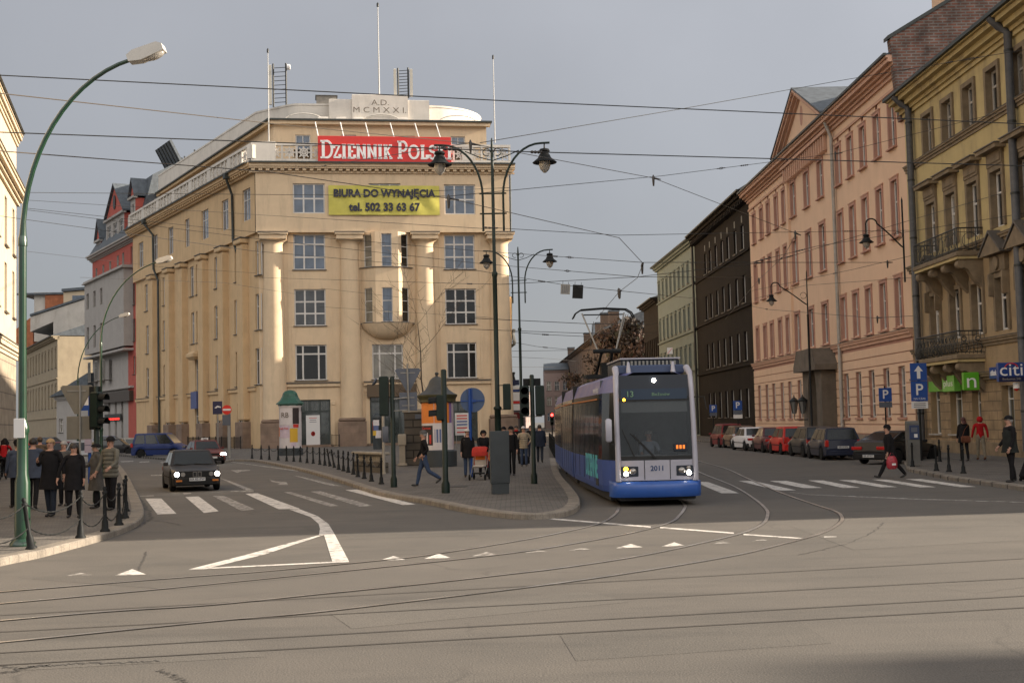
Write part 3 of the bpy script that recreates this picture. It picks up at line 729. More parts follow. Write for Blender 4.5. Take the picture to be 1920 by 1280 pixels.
# left set-back wall in its own frame
Fs = Fac(None, (Rinv.inverted() @ Vector((cfar[0], cfar[1], 0)))[:2], (Rinv.inverted() @ Vector((cornr[0], cornr[1], 0)))[:2])
MS = Rinv @ Matrix.Translation((Fs.O.x, Fs.O.y, 0)) @ Matrix.Rotation(Fs.rz, 4, 'Z')
wls = []
n = 15
for i in range(n):
    c = Fs.L*(i+0.5)/n; wls.append((c-0.55, c+0.55, zp1-0.9, zp1+0.75))
t = MB(); wallmesh(t, 0, Fs.L, zc, zs1, wls, M_pl, 0, 0.2); addT(mb, t, MS)
mb.quad((xs1, SB, zc), (xs1, 30, zc), (xs1, 30, zs1), (xs1, SB, zs1), M_pl)
mb.build('upper_storey_wall', root, recalc=False)
for o_ in wl: window(root, *o_, SB+0.12, (0.5,), (), gm=G_SKY, ft=0.1)
for o_ in wls: window(root, *o_, 0.12, (0.5,), (), gm=G_SKY, ft=0.12, M=MS, sill=False)
mb = MB(); 
mb.box(xs0-0.4, xs1+0.5, SB-0.75, SB+0.4, zs1-0.02, zs1+0.14, M_gutter); mb.box(xs0-0.3, xs1+0.35, SB-0.55, SB, zs1-0.35, zs1-0.021, M_pl)
t = MB(); t.box(-0.2, Fs.L+0.55, -0.75, 0.4, zs1-0.02, zs1+0.139, M_gutter); t.box(-0.2, Fs.L+0.3, -0.55, 0, zs1-0.35, zs1-0.022, M_plL); addT(mb, t, MS)
mb.prism([cornr, (xs1, SB), (xs1, 30), (cfar[0], cfar[1])], 'z', zs1+0.02, zs1+0.13, M_rooff)
mb.build('upper_cornice', root)
# curved white attic: a drum behind the set-back edge, long straight flank along the left front
z0 = zs1+0.1; zt = Ff.z(600, 199, 5.5)
xL = Ff.x(560, 215, 5.5); xR = Ff.x(800, 215, 5.5); xE = Ff.x(903, 230, 9.5)
cen = []
# right quarter ellipse
for k in range(13):
    a = R(90)*k/12; cen.append((xR+(xE-xR)*math.sin(a), 4.6+6.0*(1-math.cos(a))))
front = [(xL, 4.6)]
left = []
u = Vector((leftfar[0], leftfar[1]))-Vector((0, 0)); u.normalize(); nn = Vector((-u.y, u.x)); nn = nn if nn.x > 0 else -nn
sx = xs0+0.5
for k in range(1, 9):
    a = k/8; p0 = Vector((xL, 4.6)); p1 = Vector((sx+1.4, 4.3)); p2 = Vector(cornr)+u*6+nn*0.35
    left.append(tuple(p0*(1-a)**2+p1*2*a*(1-a)+p2*a*a))
left.append(tuple(Vector(cornr)+u*(Fs.L-0.5)+nn*0.35))
path = list(reversed(left))+front+cen+[(xE, 26)]
mb = MB()
for i in range(len(path)-1):
    a, b = Vector(path[i]), Vector(path[i+1]); d = (b-a).normalized(); q = Vector((-d.y, d.x))*0.35
for zz0, zz1, off in ((z0, zt-0.18, 0.0), (zt-0.18, zt, 0.06)):
    vs = []; fs = []
    for i, p in enumerate(path):
        a = Vector(path[max(i-1, 0)]); b = Vector(path[min(i+1, len(path)-1)]); d = (b-a).normalized(); q = Vector((d.y, -d.x))
        P = Vector(p); o_ = P+q*off; i_ = P-q*0.4; vs += [(*o_, zz0), (*o_, zz1), (*i_, zz1), (*i_, zz0)]
    for i in range(len(path)-1):
        for k in range(4): a = i*4+k; b = i*4+(k+1) % 4; fs.append((a, b, b+4, a+4))
    fs += [(0, 1, 2, 3), tuple(len(path)*4-4+k for k in range(4))]
    mb.add(vs, fs, M_attic, True)
mb.build('curved_attic', root)
# stepped inscription block
b0, b1, _, bt = Ff.rect(617, 805, 187, 230, 3.4); c0, c1, _, ct = Ff.rect(660, 765, 178, 230, 3.3)
mb = MB(); mb.box(b0, b1, 3.4, 4.9, z0, bt, M_attic, ch=0.03); mb.box(c0, c1, 3.25, 5.0, z0, ct, M_attic, ch=0.04); ib = mb.build('inscription_block', root)
M_ins = mat('carved_letters', (0.16, 0.13, 0.10), rough=0.8)
text_mesh('inscription', 'A.D.', 0.8, M_ins, root, (Ff.x(713, 193, 3.24), 3.235, Ff.z(713, 193, 3.24)), UPR, 0.0, -0.004, sx=1.2)
text_mesh('inscription', 'M C M X X I.', 0.8, M_ins, root, (Ff.x(712, 207, 3.24), 3.235, Ff.z(712, 207, 3.24)), UPR, 0.0, -0.004, sx=1.2)
# skylight hoops and grey boxes along the edge under the inscription
mb = MB()
for cx in (570, 715, 858):
    x = Ff.x(cx, 225, 3.0); mb.tube([(x+1.9*math.cos(R(a)), 3.0, z0+0.05+0.75*math.sin(R(a))) for a in range(10, 171, 16)], 0.05, M_attic)
for cx in (606, 672, 755, 640):
    x = Ff.x(cx, 225, 2.9); mb.box(x-0.5, x+0.5, 2.7, 3.2, z0, z0+0.42, M_attic, ch=0.04)
mb.build('skylight', root)
mb = MB(); xk = Ff.x(612, 190, 6); mb.box(xk-1, xk+1, 5.2, 7, z0, Ff.z(612, 184, 6), mat('roof_hut', (0.24, 0.22, 0.19), noise=0.2)); mb.box(xk-1.1, xk+1.1, 5.1, 7.1, Ff.z(612, 184, 6), Ff.z(612, 182.5, 6), M_rooff); mb.build('chimney', root)
# ---------------- left front
lw = [
 [(461, 476, 354, 414), (422, 434.5, 375, 432), (384, 397, 393, 449), (352.5, 361, 411, 464), (321, 330.6, 428, 476), (292, 301, 444, 490), (265, 274, 456, 499)],
 [(479, 487.5, 449, 516), (440, 448, 468, 529), (402, 410.5, 481.5, 541), (356, 363, 491, 550), (367, 374, 489, 548), (334.6, 340, 510, 566), (305, 312, 521, 574), (271.5, 277, 540, 597)],
 [(479, 487, 549.5, 618), (439.5, 451, 561.6, 627), (402, 412, 573, 635), (358.5, 364, 582, 642), (368, 373.4, 580, 641), (335, 340.5, 593, 651.6), (305, 314, 602, 658), (273.6, 279, 618, 675)],
 [(479, 487.5, 651.6, 719.7), (442, 453.6, 658, 725), (404, 415, 665.7, 729.5), (366, 374, 673, 733), (336, 341, 679, 736.5), (306.5, 315, 683.7, 739), (274, 280.6, 693, 733.7)],
 [(445, 455, 755.7, 839), (406, 415.6, 760, 838), (366, 375, 764, 835), (338, 343, 764, 793), (309, 318, 766, 822)]]
mb = MB(); allops = []; zcapL = zcap
def fixrow(rr, i):
    rs = [Fl.rect(*r_, y=0.0) for r_ in rr]
    zb = sorted(r_[2] for r_ in rs)[len(rs)//2]; zt_ = sorted(r_[3] for r_ in rs)[len(rs)//2]
    return [(a, max(b, a+1.15), zb, zt_) for a, b, c, d in rs]
LW = [fixrow(r_, i) for i, r_ in enumerate(lw)]
LW[0] = [(a, b, c, min(d, zc-0.9)) for a, b, c, d in LW[0]]
wallmesh(mb, 0, Fl.L, 0, zcapL, sum(LW[1:], []), M_plL, 0, 0.3); wallmesh(mb, 0, Fl.L+0.15, zcapL, zc, LW[0], M_plL, -0.35, 0.3)
mb.quad((0, -0.35, zcapL), (Fl.L, -0.35, zcapL), (Fl.L, 0, zcapL), (0, 0, zcapL), M_plL)
t = MB(); addT(t, mb, ML); t.build('wall', root, recalc=False)
for i, rr in enumerate(LW):
    for (a, b, c, d) in rr:
        window(root, a, b, c, d, (-0.35 if i == 0 else 0)+0.16, (0.5,) if (b-a) > 0.9 else (), (0.66,) if i != 4 else (0.75,), gm=[G_SKY, G_BLIND, G_BLIND, G_DARK, G_DARK][i], M=ML, ft=0.1, mt=0.09, sill=i < 4)
for cx in (461, 424, 386, 347.5, 323, 292):
    mb = MB(); gl = MB()
    x = Fl.x(cx, 600); hw = 0.85; q = 0.62
    mb.box(x-hw, x+hw, -q, 0.05, zpl, zcapL-0.6, M_plL, ch=0.12); mb.box(x-hw-0.2, x+hw+0.2, -q-0.25, 0, zcapL-0.6, zcapL-0.12, M_plL, ch=0.08); mb.box(x-hw-0.25, x+hw+0.25, -q-0.3, 0, zcapL-0.118, zcapL-0.03, M_sill)
    gl.box(x-hw-0.25, x+hw+0.25, -q-0.2, 0.05, 0, zpl-0.15, M_gran, ch=0.05)
    t = MB(); addT(t, mb, ML); t.build('pilaster', root); t = MB(); addT(t, gl, ML); t.build('plinth', root)
mb = MB(); zl = LW[3][0][2]-0.25
mb.box(0, Fl.L-1.0, -0.18, 0, zl-0.3, zl, M_plL); mb.box(0, Fl.L-1.0, -0.24, 0, zl, zl+0.07, M_sill)
t = MB(); addT(t, mb, ML); t.build('ledge', root)
# dark downpipes of the left front
for (tx, ty), (bx_, by_), kx in (((425, 345), (443, 466), 0), ((271, 432), (297, 800), 1)):
    x0 = Fl.x(tx, ty, -1.3); zt_ = zc+0.35; x1 = Fl.x(436 if not kx else 287, 380, -0.5)
    if not kx: P = [(x0, -1.35, zt_), (x0, -1.35, zt_-0.5), (x1, -0.55, zt_-1.9), (x1, -0.5, zcapL+1.2), (x1, -0.5, zcapL+0.2), (x1+0.4, -0.5, zcapL-0.4), (x1+0.4, -0.12, zcapL-1.5)]
    else: P = [(x0, -1.35, zt_), (x0, -1.35, zt_-0.5), (x1, -0.55, zt_-1.9), (x1, -0.5, zcapL+0.6), (x1+1.0, -0.25, zcapL-0.8), (x1+1.0, -0.2, 3.0), (x1+1.0, -0.2, 0.3)]
    mb = MB(); mb.tube([ML @ Vector(p) for p in P], 0.13, M_gutter, 10); M = ML @ Matrix.Translation((x0, -1.35, zt_-0.3)); mb.box(-0.3, 0.3, -0.25, 0.25, -0.2, 0.25, M_gutter, M); mb.build('downpipe', root)
# blue hanging panel and entrance hood halfway along the left front
mb = MB(); a, b, c, d = Fl.rect(366, 377, 734, 766); mb.box(a, b, -0.5, -0.3, c, d, mat('blue_panel', (0.07, 0.09, 0.22), rough=0.5)); mb.box(a-0.3, b+0.3, -0.9, 0, LW[2][3][2]-1.8, LW[2][3][2]-0.9, M_plL, ch=0.3)
t = MB(); addT(t, mb, ML); t.build('entrance_hood', root)
# right flank awning-like shutters near the cornice
mb = MB(); mb.box(L+0.3, L+0.5, 1.0, 2.2, zc-4.5, zc-1, M_plL); mb.tube([(L+0.5, -0.2, zc), (L+0.45, -0.3, zc-3), (L+0.4, -0.3, zcap-0.5)], 0.09, M_gutter); mb.build('downpipe', root)

# --- things on the building
M_red = mat('sign_red', (0.62, 0.02, 0.012), rough=0.4, noise=0.06); M_letter = mat('sign_white', (0.8, 0.78, 0.76), rough=0.4)
def stroke_text(name, glyphs, x, z, h, m, parent, y, th=0.16, gap=0.22):
    """slab-serif capitals drawn as strokes: glyphs = [(char, height factor)]"""
    mb = MB()
    def seg(p, q, t_): 
        d = Vector((q[0]-p[0], q[1]-p[1])); Ln = d.length
        if Ln < 1e-6: return
        an = math.atan2(d.y, d.x); M = Matrix.Translation((p[0], y, p[1])) @ Matrix.Rotation(-an, 4, 'Y'); mb.box(-t_*0.05, Ln+t_*0.05, -0.03, 0.02, -t_/2, t_/2, m, M)
    G = {'D': (0.72, [((.18, 0), (.18, 1)), ((0, .04), (.4, .04)), ((0, .96), (.4, .96))], [(.4, .5, .36, .46, -90, 90)]),
         'Z': (0.62, [((.05, .93), (.6, .93)), ((.56, .93), (.08, .07)), ((.04, .07), (.6, .07)), ((.07, .93), (.07, .72)), ((.58, .07), (.58, .28))], []),
         'I': (0.34, [((.17, 0), (.17, 1)), ((0, .04), (.34, .04)), ((0, .96), (.34, .96))], []),
         'E': (0.62, [((.16, 0), (.16, 1)), ((0, .04), (.58, .04)), ((0, .96), (.58, .96)), ((.16, .5), (.46, .5)), ((.58, .04), (.58, .26)), ((.58, .96), (.58, .74))], []),
         'N': (0.78, [((.14, 0), (.14, 1)), ((.14, .96), (.64, .06)), ((.66, 0), (.66, 1)), ((0, .04), (.28, .04)), ((0, .96), (.2, .96)), ((.54, .96), (.8, .96))], []),
         'K': (0.72, [((.16, 0), (.16, 1)), ((.18, .45), (.6, .96)), ((.3, .55), (.62, .05)), ((0, .04), (.32, .04)), ((0, .96), (.32, .96)), ((.46, .96), (.72, .96)), ((.5, .04), (.74, .04))], []),
         'P': (0.64, [((.16, 0), (.16, 1)), ((0, .04), (.32, .04)), ((0, .96), (.38, .96)), ((.16, .45), (.38, .45))], [(.36, .705, .24, .255, -90, 90)]),
         'O': (0.9, [], [(.44, .5, .40, .46, 0, 360)]),
         'L': (0.58, [((.16, 0), (.16, 1)), ((0, .04), (.56, .04)), ((0, .96), (.32, .96)), ((.55, .04), (.55, .3))], []),
         'S': (0.6, [((.52, .9), (.52, .72)), ((.06, .1), (.06, .3))], [(.3, .73, .22, .21, 20, 270), (.3, .28, .24, .24, -160, 90)])}
    for ch, f in glyphs:
        if ch == ' ': x += h*0.22; continue
        wd, segs, arcs = G[ch]; hh = h*f; t_ = th*h
        k = hh*0.82
        for p, q in segs: seg((x+p[0]*k, z+p[1]*hh), (x+q[0]*k, z+q[1]*hh), t_ if abs(p[0]-q[0]) < 0.05 else t_*0.62)
        for cx, cz, rx, rz, a0, a1 in arcs:
            n = 14; pr = None
            for i in range(n+1):
                a = R(a0+(a1-a0)*i/n); P = (x+(cx+rx*math.cos(a))*k, z+(cz+rz*math.sin(a))*hh)
                if pr: seg(pr, P, t_*0.8)
                pr = P
        x += (wd*0.82)*hh+gap*h*0.42
    return mb.build(name, parent), x
s = Fac('newspaper_sign', Ff.w(Ff.x(596, 280, -1.0), -1.0), Ff.w(Ff.x(846, 281, -1.0), -1.0), 'long red sign with white serif lettering hung on the parapet', 'sign')
zb_, zt_ = s.z(720, 306), s.z(720, 256)
mb = MB(); mb.box(0, s.L, 0, 0.25, zb_, zt_, M_red, ch=0.02); mb.build('board', s.root)
for i in range(6): mb = MB(); x = s.L*(i+0.02)/5.3; mb.tube([(x, 0.2, zt_), (x-0.25, 1.7, zt_+1.7)], 0.05, M_letter, 6); mb.build('strut', s.root)
word = [(c, 1.0 if c_ else 0.78) for c, c_ in zip('DZIENNIK', (1,)+(0,)*7)]+[(' ', 1)]+[(c, 1.0 if i == 0 else 0.78) for i, c in enumerate('POLSKI')]
_, xe = stroke_text('lettering', word, 0.25, zb_+0.42, 1.72, M_letter, s.root, -0.03)
o_ = s.root.children[-1]; sc_ = (s.L-0.45)/(xe-0.25)
for v in o_.data.vertices: v.co.x = 0.25+(v.co.x-0.25)*sc_
M_ban = mat('banner_yellow', (0.56, 0.50, 0.09), rough=0.6, noise=0.2, nscale=0.8); M_bant = mat('banner_ink', (0.02, 0.02, 0.04), rough=0.6)
s = Fac('office_rental_banner', Ff.w(Ff.x(616, 375, -0.75), -0.75), Ff.w(Ff.x(824, 376, -0.75), -0.75), 'yellow cloth banner with black phone lettering below the cornice', 'banner')
zb_, zt_ = s.z(720, 403), s.z(720, 348); n = 40
mb = MB(); vs = []; fs = []
for i in range(n+1):
    for j in range(7):
        vs.append((s.L*i/n, 0.05*math.sin(i*0.9+j)*math.sin(j/6*3.14)+0.03*math.sin(i*0.35), zb_+(zt_-zb_)*j/6))
for i in range(n):
    for j in range(6): a = i*7+j; fs.append((a, a+7, a+8, a+1))
mb.add(vs, fs, M_ban, True); o_ = mb.build('cloth', s.root, recalc=False)
hgt = zt_-zb_
text_mesh('lettering', 'BIURA DO WYNAJĘCIA', 1.0, M_bant, s.root, (s.L/2, -0.12, zb_+hgt*0.72), UPR, 0.0, 0.042, sx=0.92)
text_mesh('lettering', 'tel. 502 33 63 67', 1.05, M_bant, s.root, (s.L/2, -0.12, zb_+hgt*0.25), UPR, 0.0, 0.042, sx=0.928)
# masts and antennas
M_pole = mat('pale_mast', (0.42, 0.41, 0.39), rough=0.5); M_ant = mat('antenna_panel', (0.5, 0.47, 0.4), rough=0.6)
def mast(px, y0, y1, off, label, r=0.05):
    x, z_0 = Ff.loc(px, y0, off); _, z_1 = Ff.loc(px, y1, off); p = Ff.w(x, off, z_0)
    mb = MB(); h = z_1-z_0; mb.tube([(0, 0, 0), (0, 0, h*0.5), (0, 0, h)], [r*1.3, r, r*0.7], M_pole, 8); mb.lathe([(0, 0), (r*2, 0.05), (r*2, 0.35), (0, 0.5)], M_iron, 8, Matrix.Translation((0, 0, h-0.1)))
    o = mb.build('flagpole'); o.location = p; tag(o, label, 'flagpole')
mast(504, 268, 98, -0.6, 'pale flagpole rising from the left corner of the parapet'); mast(711, 178, 12, 3.6, 'tallest pale flagpole rising above the carved date', 0.06); mast(928, 268, 110, -0.6, 'pale flagpole at the right corner of the parapet')
def antenna(px0, px1, yt, yb, off, label, panel_l, panel_r, dish):
    xa, za = Ff.loc(px0, yb, off); xb, zb2 = Ff.loc(px1, yb, off); _, z_1 = Ff.loc(px0, yt, off); h = z_1-za
    r = empty('antenna_frame', Ff.w(xa, off, za), Ff.rz); tag(r, label, 'antenna'); wd = xb-xa
    mb = MB(); mb.tube([(0, 0, 0), (0, 0, h)], 0.09, M_iron, 8); mb.tube([(wd, 0, 0), (wd, 0, h*1.02)], 0.09, M_iron, 8)
    for k in range(9): z = h*(0.1+0.1*k); mb.tube([(0, 0, z), (wd, 0, z+0.1)], 0.035, M_iron, 5)
    mb.build('frame', r)
    for fl, xx in ((panel_l, -0.3), (panel_r, wd+0.3)):
        if fl: mb = MB(); mb.box(xx-0.14, xx+0.14, -0.12, 0.12, h*0.05, h*0.97, M_ant, ch=0.03); mb.build('panel', r)
    if dish: mb = MB(); mb.lathe([(0, 0), (0.28, 0.05), (0.3, 0.35), (0, 0.42)], M_letter, 12, Matrix.Translation((wd+0.05, 0, h*0.93)) @ Matrix.Rotation(R(90), 4, 'Y')); mb.build('dish', r)
antenna(513, 537, 120, 201, 5.5, 'ladder shaped telecom antenna beside the left flagpole', True, False, True)
antenna(747, 766, 128, 184, 4.0, 'pair of panel antennas standing behind the carved date block', True, True, False)
# small bare solar-like hoarding on the left roof edge
x_, z_ = Fl.loc(322, 325, 6); r = empty('roof_hoarding', Fl.w(x_, 6, z_), Fl.rz); tag(r, 'dark tilted billboard frame on the left roof edge', 'hoarding')
mb = MB(); M = Matrix.Rotation(R(28), 4, 'X'); mb.box(-1.2, 5.5, -0.15, 0.15, 0.6, 3.6, M_slate, M)
for k in range(6): mb.box(-1+k*1.2, -0.9+k*1.2, -0.25, -0.15, 0.4, 3.6, M_iron, M)
mb.build('panel', r)
for k in (0, 4.5): mb = MB(); mb.box(k, k+0.15, -0.1, 0.1, -1.5, 1.2, M_iron); mb.build('leg', r); mb = MB(); mb.box(k, k+0.15, 1.6, 1.75, -1.5, 2.4, M_iron); mb.build('leg', r)
# ================= RIGHT-HAND ROW =================
def vpline(x0, Y0, vp):   # point (x0,Y0), direction by vanishing point px -> X at Y
    k = (vp-960)/FPX
    return lambda Y: x0+k*(Y-Y0)
def onrow(px, fx, y0=20, y1=400):
    for _ in range(60):
        ym = (y0+y1)/2
        if (px-960)/FPX*ym < fx(ym): y0 = ym
        else: y1 = ym
    return (fx(ym), ym)
RW = vpline(21.9, 0.0, 930)
PN = onrow(1714, RW); PF = onrow(1413, RW)
YN = (RW(29.0), 29.0)
M_pink = mat('salmon_render', (0.68, 0.46, 0.31), rough=0.88, noise=0.06, nscale=0.7, stain=(0.5, 0.31, 0.22), stain_amt=0.3, stain_scale=(0.6, 0.6, 0.12), bump=0.12, bscale=60)
M_pinkt = mat('salmon_trim', (0.52, 0.31, 0.215), rough=0.85, noise=0.1, nscale=1.5)
M_pinkd = mat('rose_surround', (0.42, 0.225, 0.165), rough=0.85, noise=0.1, nscale=1.5)
Fp = Fac('school_building', PF, PN, 'long salmon pink four storey building with pedimented centre and banded ground floor')
root = Fp.root; LP = Fp.L
ztop = Fp.z(1700, 92)-0.2
def rz(x, ya, yb): return (Fp.z(x, yb), Fp.z(x, ya))
rA = rz(1577, 270, 342); rB = rz(1582, 396, 488); rC = rz(1587, 556, 634); rG = rz(1593, 700, 783); rM = rz(1590, 238, 252)
colsL = [1414.5, 1428.5, 1441.5, 1457, 1471.5]; colsC = [1489.5, 1515.5, 1542]; colsR = [1577, 1600, 1624.5, 1652, 1681, 1707]
W1 = 1.05
xs_ = [(Fp.x(c, 430)) for c in colsL+colsC+colsR]
ops = []; meta = []
for i, x in enumerate(xs_):
    ww = 1.35 if i in (5, 6, 7) else W1
    if i == 13: continue
    for (a, b), t in ((rA, 'A'), (rB, 'B'), (rC, 'C')):
        o_ = (x-ww/2, x+ww/2, a, b); ops.append(o_); meta.append((o_, t, i))
    if not (5 <= i <= 7):
        o_ = (x-0.22, x+0.22, rM[0], rM[1]); ops.append(o_); meta.append((o_, 'M', i))
gops = []
for i, x in enumerate(xs_):
    if i in (6,) or i == 13: continue
    ww = 1.15; o_ = (x-ww/2, x+ww/2, rG[0], rG[1]); gops.append(o_)
zled = Fp.z(1415, 688); zled2 = Fp.z(1712, 612)
zled = (zled+zled2)/2
mb = MB(); wallmesh(mb, 0, LP, zled, ztop, ops, M_pink, 0, 0.2, M_pinkd); wallmesh(mb, 0, LP, 0, zled, gops, M_pinkd, 0.0, 0.2, M_pinkd)
mb.quad((0, 0, 0), (0, 14, 0), (0, 14, ztop), (0, 0, ztop), M_pink)
mb.build('wall', root, recalc=False)
# banded courses on the ground floor
mb = MB(); z = 0.9; cz = (zled-0.5-0.9)/9
for k in range(9):
    for seg in (1,):
        wallmesh(mb, 0, LP, z+0.03, z+cz-0.03, [(a-0.02, b+0.02, c-.02, d+.02) for a, b, c, d in gops], M_pink, -0.05, 0.04)
        xs2 = []
        mb.quad((0, -0.05, z+cz-0.03), (LP, -0.05, z+cz-0.03), (LP, 0, z+cz-0.03), (0, 0, z+cz-0.03), M_pinkt) if not any(c < z+cz < d for a, b, c, d in gops) else None
    z += cz
mb.build('rusticated_course', root, recalc=False)
mb = MB(); mb.box(0, LP, -0.12, 0, 0, 0.86, mat('grey_plinth', (0.22, 0.17, 0.13), noise=0.25), ch=0.03); mb.build('plinth', root)
for o_, t, i in meta:
    a, b, c, d = o_
    if t == 'M':
        p = MB(); p.quad((a, 0.25, c), (b, 0.25, c), (b, 0.25, d), (a, 0.25, d), M_pinkd); p.build('attic_vent', root); continue
    window(root, a, b, c, d, 0.14, (0.5,), (0.62,), gm=gpick(G_DARK, G_BLIND), ft=0.1, mt=0.08, sill=False)
    s_ = MB(); e = 0.17
    s_.box(a-e, a, -0.07, 0, c-0.1, d+e, M_pinkd); s_.box(b, b+e, -0.07, 0, c-0.1, d+e, M_pinkd); s_.box(a, b, -0.068, 0, d, d+e, M_pinkd); s_.box(a-e-0.08, b+e+0.08, -0.1, 0, d+e, d+e+0.07, M_pinkt)
    s_.box(a-e-0.06, b+e+0.06, -0.2, 0.3, c-0.18, c-0.1, M_pinkd); s_.build('window_surround', root)
for a, b, c, d in gops:
    window(root, a, b, c, d, 0.14, (0.5,), (0.62, 0.3), gm=gpick(G_DARK, G_BLIND), ft=0.1, mt=0.08, sill=False)
    s_ = MB(); s_.box(a-0.12, b+0.12, -0.16, 0.3, c-0.12, c, M_pinkd); s_.build('sill', root)
# ledges and main cornice
mb = MB(); cornice(mb, 0, LP, zled+0.1, [(0.08, 0.28), (0.16, 0.22), (0.2, 0.12)], M_pinkt, 0, 0.02); mb.box(0, LP, -0.3, 0, zled+0.101, zled+0.13, M_sill); mb.build('ledge', root)
xc0, xc1 = Fp.x(1476, 330), Fp.x(1562, 330)
zb5 = rA[1]+0.55
for a, b in ((0, xc0), (xc1, LP)):
    mb = MB(); mb.box(a, b, -0.1, 0, zb5, zb5+0.16, M_pinkt); mb.build('string_course', root)
mb = MB(); cornice(mb, -0.1, LP, ztop+0.15, [(0.14, 0.85), (0.22, 0.75), (0.16, 0.5), (0.16, 0.3), (0.2, 0.15)], M_pinkt, 0, 0.3)
mb.box(-0.1, LP, -0.98, -0.8, ztop+0.12, ztop+0.26, M_gutter); mb.build('cornice', root)
# risalit frame, brackets, pediment
mb = MB(); mb.box(xc0-0.1, xc0+0.5, -0.18, 0, zled+0.14, ztop-0.3, M_pink); mb.box(xc1-0.5, xc1+0.1, -0.18, 0, zled+0.14, ztop-0.3, M_pink)
k = xc0+0.2
while k < xc1-0.3: mb.box(k, k+0.22, -0.4, 0, ztop-1.75, ztop-0.72, M_pinkt, ch=0.03); k += 0.62
mb.box(xc0-0.3, xc1+0.3, -0.5, 0, ztop-0.719, ztop-0.5, M_pinkt); mb.build('bracket_frieze', root)
xm = (xc0+xc1)/2; zp = ztop+0.3; hp = 3.1; o5 = 0.9
mb = MB(); mb.prism([(xc0-0.2, zp), (xc1+0.2, zp), (xm, zp+hp)], 'y', -0.35, 0.4, M_pink)
for s_ in (-1, 1):
    xe = xm+s_*(xc1-xm+o5); dx = xe-xm; ln = math.hypot(dx, hp+0.35); an = math.atan2(hp+0.35, abs(dx))
    for (t0, t1, pj) in ((0.0, 0.18, 0.95), (0.18, 0.4, 0.8), (0.4, 0.58, 0.55)):
        poly = [(xe, zp-t0), (xm, zp+hp+0.35-t0), (xm, zp+hp+0.35-t1), (xe, zp-t1)]
        mb.prism(poly, 'y', -pj, 0.1, M_pinkt)
mb.lathe([(0.0, -0.02), (0.3, -0.02), (0.42, -0.05), (0.42, 0.0)], M_pinkd, 16, Matrix.Translation((xm, -0.36, zp+1.6)) @ Matrix.Diagonal((1, 1, 1.7, 1)) @ Matrix.Rotation(R(90), 4, 'X'))
mb.build('pediment', root)
mb = MB(); hr = 4.6
mb.prism([(-0.9, ztop+0.2), (6.5, ztop+4.2), (14, ztop+0.2)], 'x', 0, LP-0.3, M_slate)
mb.prism([(xc0-1.15, zp+0.02), (xm, zp+hp+0.37), (xc1+1.15, zp+0.02), (xc1+1.15, zp+0.12), (xm, zp+hp+0.5), (xc0-1.15, zp+0.12)], 'y', -1.0, 6, M_slate); mb.build('roof', root)
M_brk = brickmat('old_firewall_brick', (0.22, 0.085, 0.055), (0.14, 0.075, 0.055), (0.20, 0.175, 0.155), 0.5, 0.16, 0.035, axes='YZ', noise=0.6, bump=0.8)
# brick firewall at the near end
x_, z_ = 0, 0
mb = MB(); M = Matrix.Translation((LP, 0, 0)) @ Matrix.Rotation(R(90), 4, 'Z')
mb.prism([(-0.2, ztop-3.4), (14, ztop-3.4), (14, ztop+3.6), (7.4, ztop+5.9), (-0.3, ztop+1.35), (-0.6, ztop+1.0)], 'y', -0.05, 0.5, M_brk, M)
mb.build('firewall', root)
mb = MB(); mb.prism([(7.6, ztop+6.05), (-0.75, ztop+1.15), (-0.75, ztop+0.95), (7.6, ztop+5.85)], 'y', -0.15, 0.6, M_gutter, M); mb.build('coping', root)
mb = MB(); mb.box(2.5, 5.5, 0.3, 2.2, ztop+2.5, ztop+7.5, M_pink, M, ch=0.03); mb.build('chimney', root)
# white downpipe between risalit and right wing
xd = Fp.x(1563, 300); mb = MB(); mb.tube([(xd+0.4, -0.6, ztop-0.2), (xd+0.4, -0.22, ztop-1.2), (xd+0.4, -0.2, 6), (xd+0.4, -0.2, 0.4)], 0.11, M_whited, 10); mb.build('downpipe', root)
# stone portal with gabled hood and wall lanterns
M_stone = mat('portal_stone', (0.13, 0.105, 0.08), rough=0.9, noise=0.3, nscale=1.2, stain=(0.05, 0.04, 0.035), stain_amt=0.5)
xp0, xp1 = Fp.x(1506, 740, -1), Fp.x(1541, 740, -1); zh = Fp.z(1520, 696, -1); zk = Fp.z(1518, 656, -1)
mb = MB(); d_ = -1.0; xm = (xp0+xp1)/2; oh = 1.1
mb.box(xp0, xm-oh, d_, 0, 0.1, zh, M_stone, ch=0.04); mb.box(xm+oh, xp1, d_, 0, 0.1, zh, M_stone, ch=0.04)
arch = [(xm-oh, 3.4), (xm-oh, zh), (xm+oh, zh), (xm+oh, 3.4)]
ap = [(xm+oh*math.cos(R(a)), 3.4+1.9*math.sin(R(a))) for a in range(0, 181, 15)]
for i in range(len(ap)-1):
    mb.prism([ap[i], ap[i+1], (ap[i+1][0], zh), (ap[i][0], zh)], 'y', d_+0.002, -0.01, M_stone)
mb.prism([(xp0-0.5, zh), (xp1+0.5, zh), (xp1+0.5, zh+0.35), (xp1-0.5, zk), (xp0+0.5, zk), (xp0-0.5, zh+0.35)], 'y', d_-0.5, 0, M_stone)
mb.build('portal', root)
mb = MB(); mb.box(xm-oh, xm+oh, -0.15, -0.05, 0.3, 5.2, mat('portal_door', (0.03, 0.025, 0.02), rough=0.5), ch=0.02); mb.box(xm-0.03, xm+0.03, -0.18, -0.14, 0.3, 5, M_iron); mb.build('door', root)
G_LAMP = mat('lantern_glass', (0.25, 0.25, 0.24), rough=0.25, spec=0.6)
